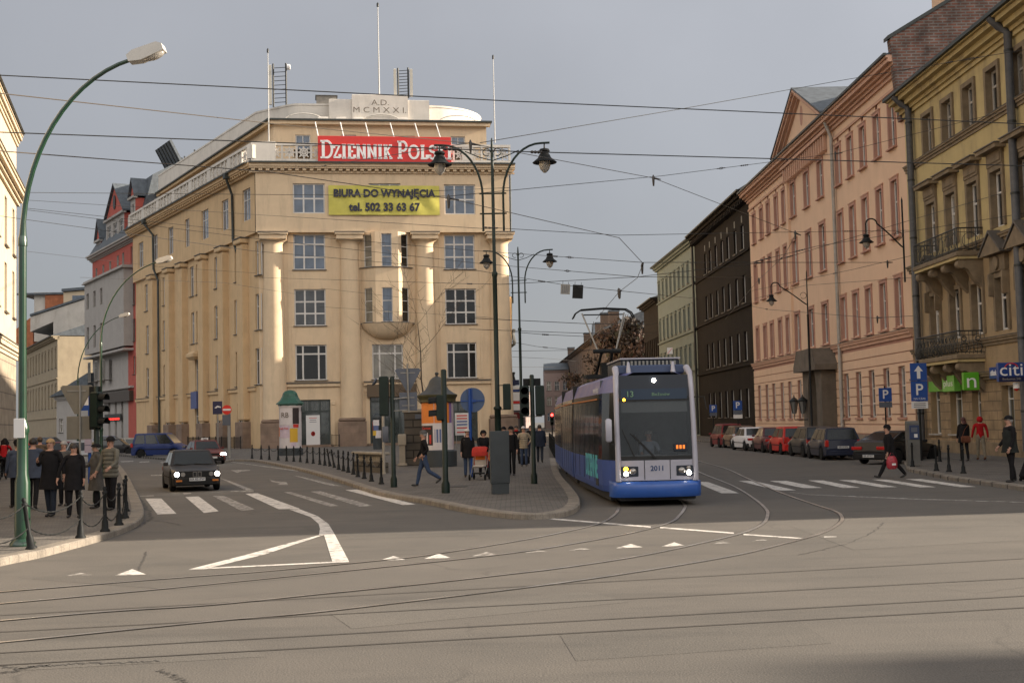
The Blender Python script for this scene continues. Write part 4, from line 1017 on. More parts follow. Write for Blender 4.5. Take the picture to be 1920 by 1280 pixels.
for xx in (xp0-1.5, xp0+1.0):
    mb = MB(); zl_ = Fp.z(1500, 770, -1.2); yy = -1.3
    mb.lathe([(0.1, 0), (0.13, 0.05), (0.28, 0.85), (0.34, 0.9), (0.05, 1.15), (0.03, 1.3)], G_LAMP, 6, Matrix.Translation((xx, yy, zl_-0.2)), False)
    mb.lathe([(0.30, 0.84), (0.38, 0.9), (0.05, 1.16), (0.03, 1.32)], M_iron, 6, Matrix.Translation((xx, yy, zl_-0.2)), False)
    for k in range(6): a = R(60*k); mb.tube([(xx+0.14*math.cos(a), yy+0.14*math.sin(a), zl_-0.15), (xx+0.29*math.cos(a), yy+0.29*math.sin(a), zl_+0.65)], 0.02, M_iron, 4)
    mb.tube([(xx, yy, zl_-0.2), (xx, yy, zl_-0.6), (xx, 0, zl_-0.6)], 0.035, M_iron, 6)
    mb.build('wall_lantern', root)

# ---- yellow bank building
M_yel = mat('ochre_yellow_render', (0.46, 0.355, 0.165), rough=0.9, noise=0.12, nscale=0.8, stain=(0.19, 0.14, 0.09), stain_amt=0.75, stain_scale=(0.5, 0.5, 0.16), bump=0.2, bscale=50)
M_yell = mat('ochre_lower_render', (0.33, 0.235, 0.13), rough=0.9, noise=0.15, nscale=1.1, stain=(0.15, 0.115, 0.08), stain_amt=0.7, stain_scale=(0.5, 0.5, 0.3), bump=0.2, bscale=50)
M_orn = mat('dark_stone_ornament', (0.21, 0.155, 0.095), rough=0.9, noise=0.3, nscale=2.0, stain=(0.1, 0.08, 0.06), stain_amt=0.5)
M_blk = brickmat('ochre_blockwork', (0.31, 0.215, 0.12), (0.27, 0.19, 0.11), (0.13, 0.095, 0.06), 0.95, 0.42, 0.018, axes='XZ', noise=0.35, bump=0.6)
Fy = Fac('bank_building', PN, YN, 'weathered ochre yellow tenement with two iron balconies and bank shopfronts')
root = Fy.root; LY = Fy.L
ztop = Fy.z(1712, 182)
cy = [1741, 1777, 1817, 1866]
def yz(x, ya, yb): return (Fy.z(x, yb), Fy.z(x, ya))
r1 = yz(1778, 188, 262); r2 = yz(1779, 365, 462); r3 = yz(1829, 533, 628)
step = (Fy.x(1866, 250)-Fy.x(1741, 250))/3
x0 = Fy.x(1741, 250); xs_ = [x0+step*k for k in range(14) if x0+step*k < LY-1.2]
ops = []; 
for i, x in enumerate(xs_):
    for (a, b) in (r1, r2, r3): ops.append((x-0.62, x+0.62, a, b))
zl1 = Fy.z(1715, 307); zl2 = Fy.z(1880, 425) ; zl3 = Fy.z(1850, 657)
zl2 = r2[0]-0.35; zl3 = r3[0]-0.25; zgl = r3[0]-1.75
gw = []
x = Fy.x(1758, 780)
shops = [(1748, 1766), (1788, 1806), (1812, 1822), (1829, 1839)]
for a, b in ((1747, 1764), (1783, 1806)): gw.append((Fy.x(a, 790), Fy.x(b, 790), 1.0, Fy.z(1785, 722)))
da = (Fy.x(1824, 790), Fy.x(1841, 790), 0.3, Fy.z(1830, 732)); gw.append(da)
db = (Fy.x(1880, 790), Fy.x(1903, 790), 0.3, Fy.z(1890, 722)); gw.append(db)
xx = db[1]+1.6
while xx < LY-3: gw.append((xx, xx+2.0, 0.9, da[3])); xx += 3.6
mb = MB(); wallmesh(mb, 0, LY, zl2, ztop, ops, M_yel, 0, 0.28, M_orn); wallmesh(mb, 0, LY, zgl, zl2, ops, M_yell, 0, 0.28, M_orn); wallmesh(mb, 0, LY, 0, zgl, gw, M_blk, 0, 0.35, M_yell)
mb.quad((LY, 0, 0), (LY, 14, 0), (LY, 14, ztop), (LY, 0, ztop), M_yel); mb.quad((0, 0, 12), (0, 14, 12), (0, 14, ztop), (0, 0, ztop), M_yel)
mb.build('wall', root, recalc=False)
for i, x in enumerate(xs_):
    for j, (c, d) in enumerate((r1, r2, r3)):
        a, b = x-0.62, x+0.62
        window(root, a, b, c, d, 0.2, (0.5,), (0.62,), gm=gpick(G_DARK, G_BLIND), ft=0.11, mt=0.1, sill=False, fm=M_white if j else M_whited)
        s_ = MB(); e = 0.22
        s_.box(a-e, a, -0.1, 0, c, d+e, M_orn); s_.box(b, b+e, -0.1, 0, c, d+e, M_orn); s_.box(a, b, -0.098, 0, d, d+e, M_orn)
        if j == 1:
            s_.box(a-e, b+e, -0.14, 0, d+e, d+e+0.6, M_orn); s_.box(a-e+0.1, b+e-0.1, -0.18, -0.14, d+e+0.12, d+e+0.48, M_orn, ch=0.015); s_.box(a-e-0.3, b+e+0.3, -0.5, 0, d+e+0.6, d+e+0.78, M_orn); s_.box(a-e-0.35, b+e+0.35, -0.56, 0, d+e+0.781, d+e+0.83, M_sill)
        if j == 2 and i in (0, 3, 4, 7):
            s_.box(a-e, b+e, -0.2, 0, d+e, d+e+0.75, M_orn, ch=0.05); s_.prism([(a-e-0.35, d+e+0.75), (b+e+0.35, d+e+0.75), ((a+b)/2, d+e+1.6)], 'y', -0.5, 0, M_orn)
            s_.prism([(a-e-0.4, d+e+0.76), ((a+b)/2, d+e+1.7), (b+e+0.4, d+e+0.76), (b+e+0.4, d+e+0.86), ((a+b)/2, d+e+1.82), (a-e-0.4, d+e+0.86)], 'y', -0.55, 0.0, M_sill)
            for zz in (d+e+0.1,): s_.lathe([(0.0, 0), (0.3, 0.02), (0.3, 0.1), (0, 0.14)], M_orn, 12, Matrix.Translation(((a+b)/2, -0.2, d+e+0.38)) @ Matrix.Rotation(R(90), 4, 'X'))
            for q in (a-e+0.02, b+e-0.16): s_.box(q, q+0.14, -0.32, 0, c+1.5, d+e, M_orn, ch=0.04)
        s_.build('window_surround', root)
mb = MB()
for zz, p in ((r1[0]-0.12, 0.14), (zl2, 0.2), (zl3, 0.16), (zgl, 0.25)):
    mb2 = MB(); cornice(mb2, 0, LY, zz, [(0.07, p+0.06), (0.12, p), (0.14, p*0.5)], M_orn, 0, 0.02); mb2.box(0, LY, -p-0.08, 0, zz+0.002, zz+0.03, M_sill); mb2.build('string_course', root)
mb = MB(); cornice(mb, -0.05, LY+0.6, ztop+0.2, [(0.16, 0.95), (0.2, 0.8), (0.25, 0.5), (0.18, 0.25), (0.2, 0.12)], M_yel, 0, 0.3); mb.box(-0.1, LY+0.6, -1.12, -0.94, ztop+0.1, ztop+0.26, M_gutter); mb.build('cornice', root)
mb = MB(); mb.prism([(-1.0, ztop+0.25), (6.5, ztop+3.2), (14, ztop+0.25)], 'x', 0.3, LY, M_slate); mb.build('roof', root)
for px, w_ in ((1703, 0.17), (1893, 0.17)):
    mb = MB(); x = Fy.x(px, 230, -0.3) if px < 1800 else Fy.x(1897, 250, -0.3)
    x = max(x, 0.18)
    mb.tube([(x-0.1, -1.0, ztop+0.1), (x-0.05, -0.6, ztop-0.35), (x, -0.28, ztop-0.6), (x, -0.28, 10), (x, -0.28, 0.4 if px > 1800 else 0.4)], w_, mat('slate_downpipe', (0.085, 0.085, 0.09), rough=0.5, noise=0.3), 10)
    for z in range(2, 18, 3): mb.lathe([(w_+0.02, 0), (w_+0.02, 0.1)], M_iron, 10, Matrix.Translation((x, -0.28, z)))
    mb.build('downpipe', root)
# balconies
def balcony(root, x0, x1, z, dep, style):
    b = empty('balcony', (0, 0, 0)); b.parent = root
    mb = MB(); mb.box(x0, x1, -dep, 0, z-0.22, z, M_orn, ch=0.04); mb.box(x0+0.06, x1-0.06, -dep+0.06, 0, z-0.34, z-0.221, M_yel); mb.build('slab', b)
    for q in (x0+0.35, (x0+x1)/2-0.9, (x0+x1)/2+0.9, x1-0.35):
        mb = MB(); mb.prism([(0, z-0.35), (-dep*0.85, z-0.35), (-dep*0.9, z-0.6), (-dep*0.55, z-0.8), (-dep*0.35, z-1.25), (0, z-1.7)], 'x', q-0.18, q+0.18, M_orn); mb.lathe([(0.0, -0.2), (0.2, -0.2), (0.2, 0.2), (0.0, 0.2)], M_orn, 12, Matrix.Translation((q, -dep*0.78, z-0.55)) @ Matrix.Rotation(R(90), 4, 'Y')); mb.build('console', b)
    mb = MB(); h = 1.05; y0 = -dep+0.08
    C = [(x0+0.06, 0), (x0+0.06, y0), (x1-0.06, y0), (x1-0.06, 0)]
    for k in range(3):
        (ax, ay), (bx_, by_) = C[k], C[k+1]; L_ = math.hypot(bx_-ax, by_-ay); n = max(2, int(L_/0.16))
        for zz, r_ in ((z+h, 0.032), (z+0.1, 0.02), (z+h-0.18, 0.014)): mb.tube([(ax, ay, zz), (bx_, by_, zz)], r_, M_iron, 5)
        dx, dy = (bx_-ax)/L_, (by_-ay)/L_
        if style == 0:
            for i in range(n+1): p = i/n*L_; mb.tube([(ax+dx*p, ay+dy*p, z+0.02), (ax+dx*p, ay+dy*p, z+h)], 0.012 if i % 5 else 0.024, M_iron, 4)
            m_ = max(1, int(L_/0.8))
            for i in range(m_):
                c = (i+0.5)/m_*L_; mb.tube([(ax+dx*(c+0.36*math.cos(a)), ay+dy*(c+0.36*math.cos(a)), z+0.48+0.36*math.sin(a)) for a in [R(t) for t in range(0, 361, 24)]], 0.014, M_iron, 4)
        else:
            for i in range(n+1):
                p = i/n*L_; mb.tube([(ax+dx*p, ay+dy*p, z+0.02), (ax+dx*p-dy*-0.12, ay+dy*p-abs(dx)*0.14, z+0.3), (ax+dx*p, ay+dy*p, z+0.62), (ax+dx*p, ay+dy*p, z+h)], 0.016, M_iron, 4)
            m_ = max(1, int(L_/0.5))
            for i in range(m_):
                c = (i+0.5)/m_*L_
                for rr, zc__ in ((0.2, 0.3), (0.11, 0.7)): mb.tube([(ax+dx*(c+rr*math.cos(a)), ay+dy*(c+rr*math.cos(a))-0.05*abs(dx), z+zc__+rr*math.sin(a)) for a in [R(t) for t in range(0, 361, 30)]], 0.02, M_iron, 4)
    mb.build('railing', b); return b
zb1_ = Fy.z(1790, 473, -1.2); zb2_ = Fy.z(1793, 668, -1.3)
xa = Fy.x(1712, 480, -1.2); xa = max(xa, 0.35); xb = Fy.x(1793, 470, -1.25)
balcony(root, xa, xb, Fy.z(1790, 472, -1.25), 1.25, 0); balcony(root, xa, Fy.x(1794, 668, -1.3), Fy.z(1794, 664, -1.3), 1.3, 1)
# shopfront joinery
for (a, b, c, d) in gw:
    mb = MB(); fr = MB()
    window(root, a, b, c, d, 0.3, (0.45,), (0.72,) if c > 0.5 else (0.8,), gm=G_SHOP, ft=0.07, mt=0.06, sill=c > 0.5, sm=M_whited)
mb = MB(); mb.box(0, LY, -0.1, 0, 0, 0.7, M_orn, ch=0.02)
mb.build('plinth', root)
# green and blue shop signs (things of their own)
M_green = mat('sign_green', (0.10, 0.36, 0.02), rough=0.35); M_green2 = mat('sign_green_pale', (0.17, 0.46, 0.07), rough=0.35); M_blue = mat('sign_blue', (0.012, 0.05, 0.22), rough=0.3); M_navy = mat('sign_navy', (0.012, 0.016, 0.06), rough=0.3)
def signbox(name, px0, px1, py0, py1, dep, m, label, y=-0.1, fac=Fy, txt=None, tsz=None, tm=None, sx=1.0):
    a, b, c, d = fac.rect(px0, px1, py0, py1, y-dep); r = empty(name, fac.w(a, y, c), fac.rz); tag(r, label, 'sign')
    mb = MB(); mb.box(0, b-a, -dep, 0, 0, d-c, m, ch=0.02); mb.build('panel', r)
    if txt: text_mesh('lettering', txt, tsz, tm or M_letter, r, ((b-a)/2, -dep-0.012, (d-c)/2), UPR, 0.004, 0.01, sx=sx)
    return r, b-a, d-c
signbox('shop_fascia_sign', 1741, 1806, 706, 733, 0.12, M_green, 'long flat bright green shop fascia under the lower balcony')
r, w_, h_ = signbox('shop_sign', 1767, 1789, 704, 734, 0.3, M_green2, 'pale green bulging sign panel with faint white writing', y=-0.25)
text_mesh('lettering', 'plus', 0.42, M_letter, r, (w_/2, -0.315, h_/2), UPR, 0.004, 0.0, sx=1.9)
# projecting green blade sign with letter n, facing down the street
def blade(name, px0, px1, py0, py1, X, m, label, txt, tsz, tm, sub=None, sub2=None):
    """panel perpendicular to the facade, facing the camera"""
    Y = None
    p = atX(px0, (py0+py1)/2, X); Y = p.y
    a = atY(px0, py1, Y); b = atY(px1, py1, Y); c = atY(px0, py0, Y); wd = b.x-a.x; h = c.z-a.z
    r = empty(name, a, 0); tag(r, label, 'sign'); mb = MB(); mb.box(0, wd, -0.12, 0.12, 0, h, m, ch=0.03); mb.build('panel', r)
    if sub2: q = MB(); q.box(0.01, wd-0.01, -0.128, -0.11, 0.02, h*0.27, sub2); q.build('lower_band', r)
    text_mesh('lettering', txt, tsz, tm, r, (wd/2, -0.135, h*(0.6 if sub2 else 0.5)), UPR, 0.004, 0.0, sx=1.15)
    return r, wd, h
blade('shop_blade_sign', 1806, 1835, 698, 732, 20.2, M_green, 'green projecting blade sign showing a pale letter n', 'n', 0.95, M_letter)
r, wd, h = blade('bank_blade_sign', 1871, 1919, 680, 716, 19.6, M_blue, 'large blue bank blade sign at the right edge of the photo', 'citi', 0.72, M_letter, sub2=M_navy)
mb = MB(); mb.tube([(wd*(0.5+0.28*math.cos(R(a))), -0.14, h*0.62+0.26*math.sin(R(a))) for a in range(25, 156, 13)], 0.022, M_red, 6); mb.build('red_arc', r)
text_mesh('lettering', 'Bankomat 24h', 0.13, M_whited, r, (wd/2, -0.135, h*0.14), UPR, 0.0, 0.0)
r, w_, h_ = signbox('bank_fascia_sign', 1855, 1871, 688, 710, 0.15, M_blue, 'small dark blue bank fascia beside the large bank sign', y=-0.2)
text_mesh('lettering', 'citibank', 0.34, M_letter, r, (w_/2, -0.165, h_*0.5), UPR, 0.004, 0.006, sx=min(1.6, w_/1.5))
# small white and red lamp under the bank sign
p = atX(1906, 728, 20.4); mb = MB(); mb.lathe([(0.13, 0), (0.13, 0.22), (0.10, 0.24)], M_letter, 12); mb.lathe([(0.04, -0.1), (0.12, 0)], M_red, 12); o = mb.build('alarm_beacon'); o.location = p; tag(o, 'small white and red alarm beacon under the large bank sign', 'alarm')
mb = MB()

# ---- black and green tenements further along
RB = vpline(PF[0], PF[1], 905); BF = onrow(1308, RB, 100, 300)
RG = vpline(BF[0], BF[1], 862); GF = onrow(1236, RG, 120, 400)
RD = vpline(GF[0]+0.3, GF[1], 858); DF = onrow(1209, RD, 150, 500)
def tenement(name, label, O, D, ztop, m, mt, cols, rows, wid=1.1, frame=None, gm=(None, None), cor=0.6, dep=14, surround=None, vs=(0.5,), hs=(0.62,), ledges=(), lm=None, roofm=None, roofh=2.2, plinth=None, sill=True, cs=((0.15, 1), (0.25, 0.7), (0.2, 0.4))):
    F = Fac(name, O, D, label); L_ = F.L; rt = F.root
    if isinstance(cols, int): cols = [L_*(i+0.5)/cols for i in range(cols)]
    ops = [(x-wid/2, x+wid/2, c, d) for x in cols for c, d in rows if x-wid/2 > 0.1 and x+wid/2 < L_-0.1]
    mb = MB(); wallmesh(mb, 0, L_, 0, ztop, ops, m, 0, 0.25)
    mb.quad((0, 0, 0), (0, dep, 0), (0, dep, ztop), (0, 0, ztop), m); mb.quad((L_, 0, 0), (L_, dep, 0), (L_, dep, ztop), (L_, 0, ztop), m); mb.quad((0, dep, 0), (L_, dep, 0), (L_, dep, ztop), (0, dep, ztop), m)
    mb.build('wall', rt, recalc=False)
    for a, b, c, d in ops:
        window(rt, a, b, c, d, 0.18, vs, hs, fm=frame or M_white, gm=gpick(gm[0] or G_DARK, gm[1] or G_BLIND), ft=0.09, mt=0.08, sill=sill)
        if surround:
            s_ = MB(); e = 0.2; s_.box(a-e, a, -0.06, 0, c, d+e, surround); s_.box(b, b+e, -0.06, 0, c, d+e, surround); s_.box(a, b, -0.058, 0, d, d+e, surround); s_.box(a-e-0.08, b+e+0.08, -0.16, 0, d+e, d+e+0.12, surround); s_.build('window_surround', rt)
    for z in ledges: mb = MB(); mb.box(0, L_, -0.18, 0, z-0.16, z, lm or mt); mb.build('ledge', rt)
    mb = MB(); cornice(mb, 0, L_, ztop+0.1, [(h, cor*p) for h, p in cs], mt, 0, 0.3); mb.box(0, L_, -cor-0.12, -cor+0.02, ztop, ztop+0.14, M_gutter); mb.build('cornice', rt)
    mb = MB(); mb.prism([(-cor, ztop+0.12), (dep/2, ztop+roofh), (dep, ztop+0.12)], 'x', 0, L_, roofm or M_slate); mb.build('roof', rt)
    return F
M_soot = mat('soot_black_brick', (0.015, 0.0115, 0.009), spec=0.15, rough=0.92, noise=0.35, nscale=0.7, stain=(0.02, 0.015, 0.012), stain_amt=0.8, bump=0.3)
M_soott = mat('soot_trim', (0.016, 0.012, 0.01), spec=0.15, rough=0.9, noise=0.3)
M_mint = mat('pale_green_render', (0.15, 0.185, 0.175), rough=0.9, noise=0.12, nscale=0.6, stain=(0.11, 0.135, 0.125), stain_amt=0.5)
M_mintt = mat('pale_green_trim', (0.13, 0.16, 0.15), rough=0.9, noise=0.15)
FB = Fac(None, BF, PF); zt_ = FB.z(1404, 356)
rowsB = [(FB.z(1394, 470)+0.1, FB.z(1394, 420)), (FB.z(1397, 570)+0.1, FB.z(1397, 514)), (FB.z(1399, 678)+0.1, FB.z(1399, 620)), (FB.z(1401, 782), FB.z(1401, 728)), (zt_-2.3, zt_-1.7)]
colB = [FB.x(c, 540) for c in (1324, 1333, 1344, 1355.5, 1367, 1381, 1395)]
F_ = tenement('black_tenement', 'soot blackened brick tenement with pale window frames beside the pink building', BF, PF, zt_, M_soot, M_soott, colB, rowsB[:4], wid=1.2, roofh=4.8, ledges=(rowsB[0][0]-0.2, rowsB[1][0]-0.25, rowsB[2][0]-0.3), cor=0.9)  # roof out of sight, raised so its shadow covers the lower columns
mb = MB(); k = 0.3
while k < F_.L: mb.box(k, k+0.3, -0.55, 0, zt_-0.95, zt_-0.55, M_soott); k += 0.75
for x in colB: mb.box(x-0.25, x+0.25, -0.02, 0.02, rowsB[4][0], rowsB[4][1], M_iron)
mb.build('bracket_frieze', F_.root)
mb = MB(); mb.tube([(0.2, -0.3, zt_-0.1), (0.2, -0.25, 0.3)], 0.13, M_iron, 8); mb.build('downpipe', F_.root)
FG = Fac(None, GF, BF); ztg = FG.z(1300, 450)
rowsG = [(FG.z(1296, 528), FG.z(1296, 490)), (FG.z(1298, 618)+0.2, FG.z(1298, 572)), (FG.z(1300, 690)+0.2, FG.z(1300, 648)), (2.0, 4.6)]
tenement('green_tenement', 'pale green four storey tenement left of the black one', GF, BF, ztg, M_mint, M_mintt, 9, rowsG, wid=0.95, surround=M_mintt, ledges=(rowsG[0][0]-0.25, rowsG[1][0]-0.3, rowsG[2][0]-0.35), cor=0.8, frame=M_whited)
zd = atX(1235, 556, DF[0]+0.6); 
FD = Fac(None, DF, GF); ztd = FD.z(1232, 560)
tenement('dark_tenement', 'low dark brown house with gutter beyond the green tenement', DF, GF, ztd, M_soot, M_soott, 8, [(2, 4.4), (6, 8.6), (10, 12.6)], wid=1.0, cor=0.9, ledges=(9.2,))
# distant low range with chimneys, then the far end of the street
RE = vpline(DF[0]+0.2, DF[1], 905)
FE = (RE(430), 430.0)
M_brown = mat('brown_far_render', (0.13, 0.09, 0.065), rough=0.9, noise=0.25, nscale=0.3)
F_ = tenement('distant_house_row', 'brown distant house row with chimneys behind the autumn tree', (RE(400), 400), (RE(235), 235), 18.5, M_brown, M_brown, 26, [(2, 4.4), (6, 8.4), (10, 12.4), (14, 16)], wid=1.1, cor=1.0, roofh=3.5)
for x in (30, 90, 122, 135, 152):
    mb = MB(); mb.box(x, x+2.2, 1.5, 3.4, 19, 22.8 if x != 135 else 23.8, M_brown); mb.box(x-0.1, x+2.3, 1.4, 3.5, 22.6 if x != 135 else 23.6, 22.9 if x != 135 else 23.9, M_slate); mb.build('chimney', F_.root)
M_rose = mat('dusty_pink_render', (0.27, 0.20, 0.18), rough=0.9, noise=0.1, nscale=0.2)
M_greyr = mat('grey_far_render', (0.25, 0.23, 0.21), rough=0.9, noise=0.1, nscale=0.2)
def yrect(px0, px1, Y): return (xY(px0, Y, 750), Y), (xY(px1, Y, 750), Y)
F_ = tenement('far_pink_block', 'far dusty pink block closing the tram street', *yrect(1022, 1068, 340), atY(1040, 694, 340).z, M_rose, M_rose, 3, [(2, 4.2), (6, 8.4), (10, 12.4)], wid=1.2, cor=0.5, gm=(G_SKY, G_BLIND))
F_ = tenement('far_grey_block', 'taller flat grey block standing behind the far pink block', *yrect(1034, 1080, 380), atY(1050, 681, 380).z, M_greyr, M_greyr, 4, [(9, 10.6), (13, 14.6)], wid=1.0, cor=0.3, roofh=0.3)
F_ = tenement('far_dark_house', 'dark steep roofed far house under the pantograph', *yrect(1116, 1160, 300), atY(1130, 660, 300).z, M_brown, M_brown, 3, [(3, 5), (8, 10), (13, 15)], wid=1.2, cor=0.4, roofh=7, dep=10)
mb = MB(); a, b = 0.2, 2.0; zz = atY(1130, 660, 300).z; mb.lathe([(1.5, zz-1), (1.5, zz+0.5), (0.0, zz+5.5)], M_slate, 8, Matrix.Translation((0.8, -0.2, 0))); mb.build('turret', F_.root)
F_ = tenement('far_slate_roof_house', 'small pale far house with grey slate roof left of the dark house', *yrect(1094, 1118, 320), atY(1100, 700, 320).z, M_greyr, M_greyr, 3, [(3, 5), (8, 10)], wid=1.2, cor=0.4, roofh=6, dep=10)
# left side of the tram street beyond the corner building
RL = vpline(-0.55, 186, 957)
F_ = tenement('street_house', 'narrow cream house edge with iron balcony beyond the corner building', (RL(186), 186), (xY(957.5, 300), 300), 20, M_pl, M_pl, 10, [(2, 4.6), (7, 9.4), (11, 13.4), (15, 17.4)], cor=0.6)
F_ = tenement('far_left_house', 'low dusky house at the far left of the tram street', (xY(957.5, 330), 330), (xY(996, 430), 430), 11.5, M_rose, M_rose, 9, [(2, 4.4), (6, 8.4)], cor=0.6)
def yb(px, py, Y): p = atY(px, py, Y); return p
for i, (py0, py1, r_, lab) in enumerate(((618, 652, 0.75, 'upper round iron balcony jutting from the tram street side'), (698, 722, 0.6, 'lower iron balcony cage jutting above the shop signs'))):
    p = yb(958.5, py1, 170); q = yb(958.5, py0, 170); r = empty('iron_balcony', p); tag(r, lab, 'balcony')
    mb = MB(); h = q.z-p.z
    for k in range(13): a = R(-100+k*200/12); mb.tube([(0.3+r_*0.35*math.cos(a), r_*1.6*math.sin(a), 0.4), (0.3+r_*0.45*math.cos(a), r_*1.9*math.sin(a), h*0.35), (0.2+r_*0.35*math.cos(a), r_*1.6*math.sin(a), h*0.75), (0.3+r_*0.4*math.cos(a), r_*1.7*math.sin(a), h)], 0.045, M_iron, 4)
    mb.build('railing', r); mb = MB(); mb.lathe([(0.05, 0), (0.6, 0.4), (0.62, 0.5)], M_iron, 12); mb.build('slab', r)
r = empty('hanging_shop_signs', yb(963, 786, 150)); tag(r, 'stack of small coloured shop signs hanging at the corner of the tram street', 'sign')
zq = 0
for hh, m_ in ((1.6, mat('sign_dark_red', (0.12, 0.01, 0.01))), (0.3, M_iron), (1.5, M_letter), (0.6, M_red), (2.0, M_letter), (0.5, M_blue), (0.9, M_letter), (1.3, M_navy)):
    mb = MB(); mb.box(-0.5, 0.75, -0.1, 0.1, zq+0.03, zq+hh*0.5, m_, ch=0.02); mb.build('panel', r); zq += hh*0.53

# ================= LEFT STREET =================
M_lcream = mat('warm_cream_stucco', (0.50, 0.41, 0.29), rough=0.85, noise=0.08, nscale=0.8, stain=(0.42, 0.31, 0.2), stain_amt=0.4)
M_lst = brickmat('beige_plinth_stone', (0.36, 0.29, 0.21), (0.32, 0.26, 0.19), (0.17, 0.13, 0.1), 2.2, 0.85, 0.03, axes='XZ', noise=0.3)
# leftmost corner building: lit flank facing right
e1 = (xY(30, 75), 75.0); dv = Vector((-0.283, 1)).normalized()
e0 = (e1[0]-dv.x*55, e1[1]-dv.y*55)
Fz = Fac('left_corner_building', (e0[0], e0[1]), e1, 'sunlit cream corner building with deep cornices cut by the left edge of the photo')
rt = Fz.root; LZ = Fz.L
if Fz.n.x < 0: print('WARN left corner normal')
zt_ = 19.3
mb = MB(); wo = [(LZ-0.95-k*4.2-1.25, LZ-0.95-k*4.2, z_, z_+2.7) for k in range(8) for z_ in (8.6, 12.2)]
wallmesh(mb, 0, LZ, 6.6, zt_, wo, M_lcream, 0, 0.3); wallmesh(mb, 0, LZ, 0, 6.6, [], M_lst, 0, 0.2); mb.quad((LZ, 0, 0), (LZ, 16, 0), (LZ, 16, zt_), (LZ, 0, zt_), M_lcream); mb.quad((0, 0, 0), (0, 16, 0), (0, 16, zt_), (0, 0, zt_), M_lcream); mb.quad((0, 16, 0), (LZ, 16, 0), (LZ, 16, zt_), (0, 16, zt_), M_lcream)
mb.build('wall', rt, recalc=False)
for o_ in wo: window(rt, *o_, 0.2, (0.5,), (0.65,), gm=G_BLIND)
for zz, pr in ((16.1, 0.6), (7.0, 0.32), (zt_+0.3, 0.35)):
    mb = MB(); cornice(mb, 0, LZ+pr, zz, [(0.12, pr), (0.22, pr*0.85), (0.16, pr*0.5), (0.2, pr*0.25)], M_lcream, 0, 0.1); mb.box(0, LZ+pr, -pr-0.05, 0, zz+0.002, zz+0.05, M_sill); mb.build('cornice', rt)
mb = MB(); mb.prism([(-0.5, zt_+0.3), (8, zt_+4), (16, zt_+0.3)], 'x', 0, LZ, M_slate); mb.build('roof', rt)
# red and white building continuing the left front
ur = (Vector(Cc)-Vector(A)).normalized(); S0 = Vector(Cc)+ur*0.05
def lp_(px):
    for t in [k*0.05 for k in range(0, 1500)]:
        P = S0+ur*t
        if P.x/P.y*FPX+960 <= px: return P
    return P
S1 = lp_(172)
M_brkr = mat('brick_red_render', (0.42, 0.09, 0.065), rough=0.85, noise=0.12, nscale=1.0); M_gw = mat('grey_white_render', (0.37, 0.345, 0.32), rough=0.85, noise=0.08, nscale=1.0, stain=(0.24, 0.22, 0.2), stain_amt=0.4)
Fr = Fac('red_white_building', (S1.x, S1.y), (S0.x, S0.y), 'red and white townhouse with gabled dormers behind the corner building')
rt = Fr.root; LR = Fr.L
zc_ = Fr.z(175, 488); zw0 = Fr.z(180, 556); 
xr = Fr.x(240, 600)
colR = [Fr.x(c, 600) for c in (181, 194, 207)]
r5 = (Fr.z(190, 530)+0.3, Fr.z(190, 508)+0.5)
wo = []
for c in colR:
    for a, b in ((Fr.z(194, 576), Fr.z(194, 546)), (Fr.z(194, 652), Fr.z(194, 610)), (Fr.z(196, 714), Fr.z(196, 676))): wo.append((c-0.72, c+0.72, a, b))
    wo.append((c-0.5, c+0.5, Fr.z(203, 516), Fr.z(203, 492)))
for c in (221, 231): wo.append((Fr.x(c, 500)-0.5, Fr.x(c, 500)+0.5, Fr.z(203, 516), Fr.z(203, 488)))
wo.append((Fr.x(247, 520)-0.5, Fr.x(247, 520)+0.5, Fr.z(247, 497), Fr.z(247, 462)))
cr = Fr.x(251, 600)
for a, b in ((Fr.z(250, 572), Fr.z(250, 532)), (Fr.z(250, 640), Fr.z(250, 598)), (Fr.z(250, 702), Fr.z(250, 668))): wo.append((cr-0.5, cr+0.5, a, b))
gro = [(Fr.x(c, 780)-0.55, Fr.x(c, 780)+0.55, 0.5, Fr.z(210, 742)) for c in (205, 217, 229)]
zb_ = Fr.z(200, 526)
mb = MB(); wallmesh(mb, 0, xr, zb_, zc_, wo, M_brkr, 0, 0.2, M_gw); wallmesh(mb, 0, xr, 0, zb_, wo+gro, M_gw, 0, 0.2); wallmesh(mb, xr, LR, 0, zc_, wo, M_brkr, 0, 0.2)
mb.quad((0, 0, 0), (0, 12, 0), (0, 12, zc_), (0, 0, zc_), M_gw)
mb.build('wall', rt, recalc=False)
G_DEEP = mat('window_dark_room', (0.012, 0.012, 0.013), rough=0.3, spec=0.25)
for o_ in wo+gro: window(rt, *o_, 0.14, (0.5,), (0.65,), gm=G_DEEP, fm=M_whited)
# projecting grey-white bay
mb = MB(); b0, b1 = 0.5, Fr.x(232, 620, -1.2); wb = [o_ for o_ in wo if o_[1] < xr and o_[3] < zb_]
wallmesh(mb, b0, b1, Fr.z(200, 660), zb_+0.2, wb, M_gw, -1.2, 0.3); mb.quad((b1, -1.2, Fr.z(200, 660)), (b1, 0, Fr.z(200, 660)), (b1, 0, zb_+0.2), (b1, -1.2, zb_+0.2), M_gw); mb.quad((b0, -1.2, Fr.z(200, 660)), (b1, -1.2, Fr.z(200, 660)), (b1, 0, Fr.z(200, 660)), (b0, 0, Fr.z(200, 660)), M_gw)
mb.box(b0, b1+0.4, -1.6, 0, zb_+0.1, zb_+0.25, M_gw); mb.box(b0, b1+0.2, -1.4, -1.2, zb_+0.25, zb_+0.5, M_gw); mb.box(b1, b1+0.2, -1.2, 0, zb_+0.25, zb_+0.5, M_gw)
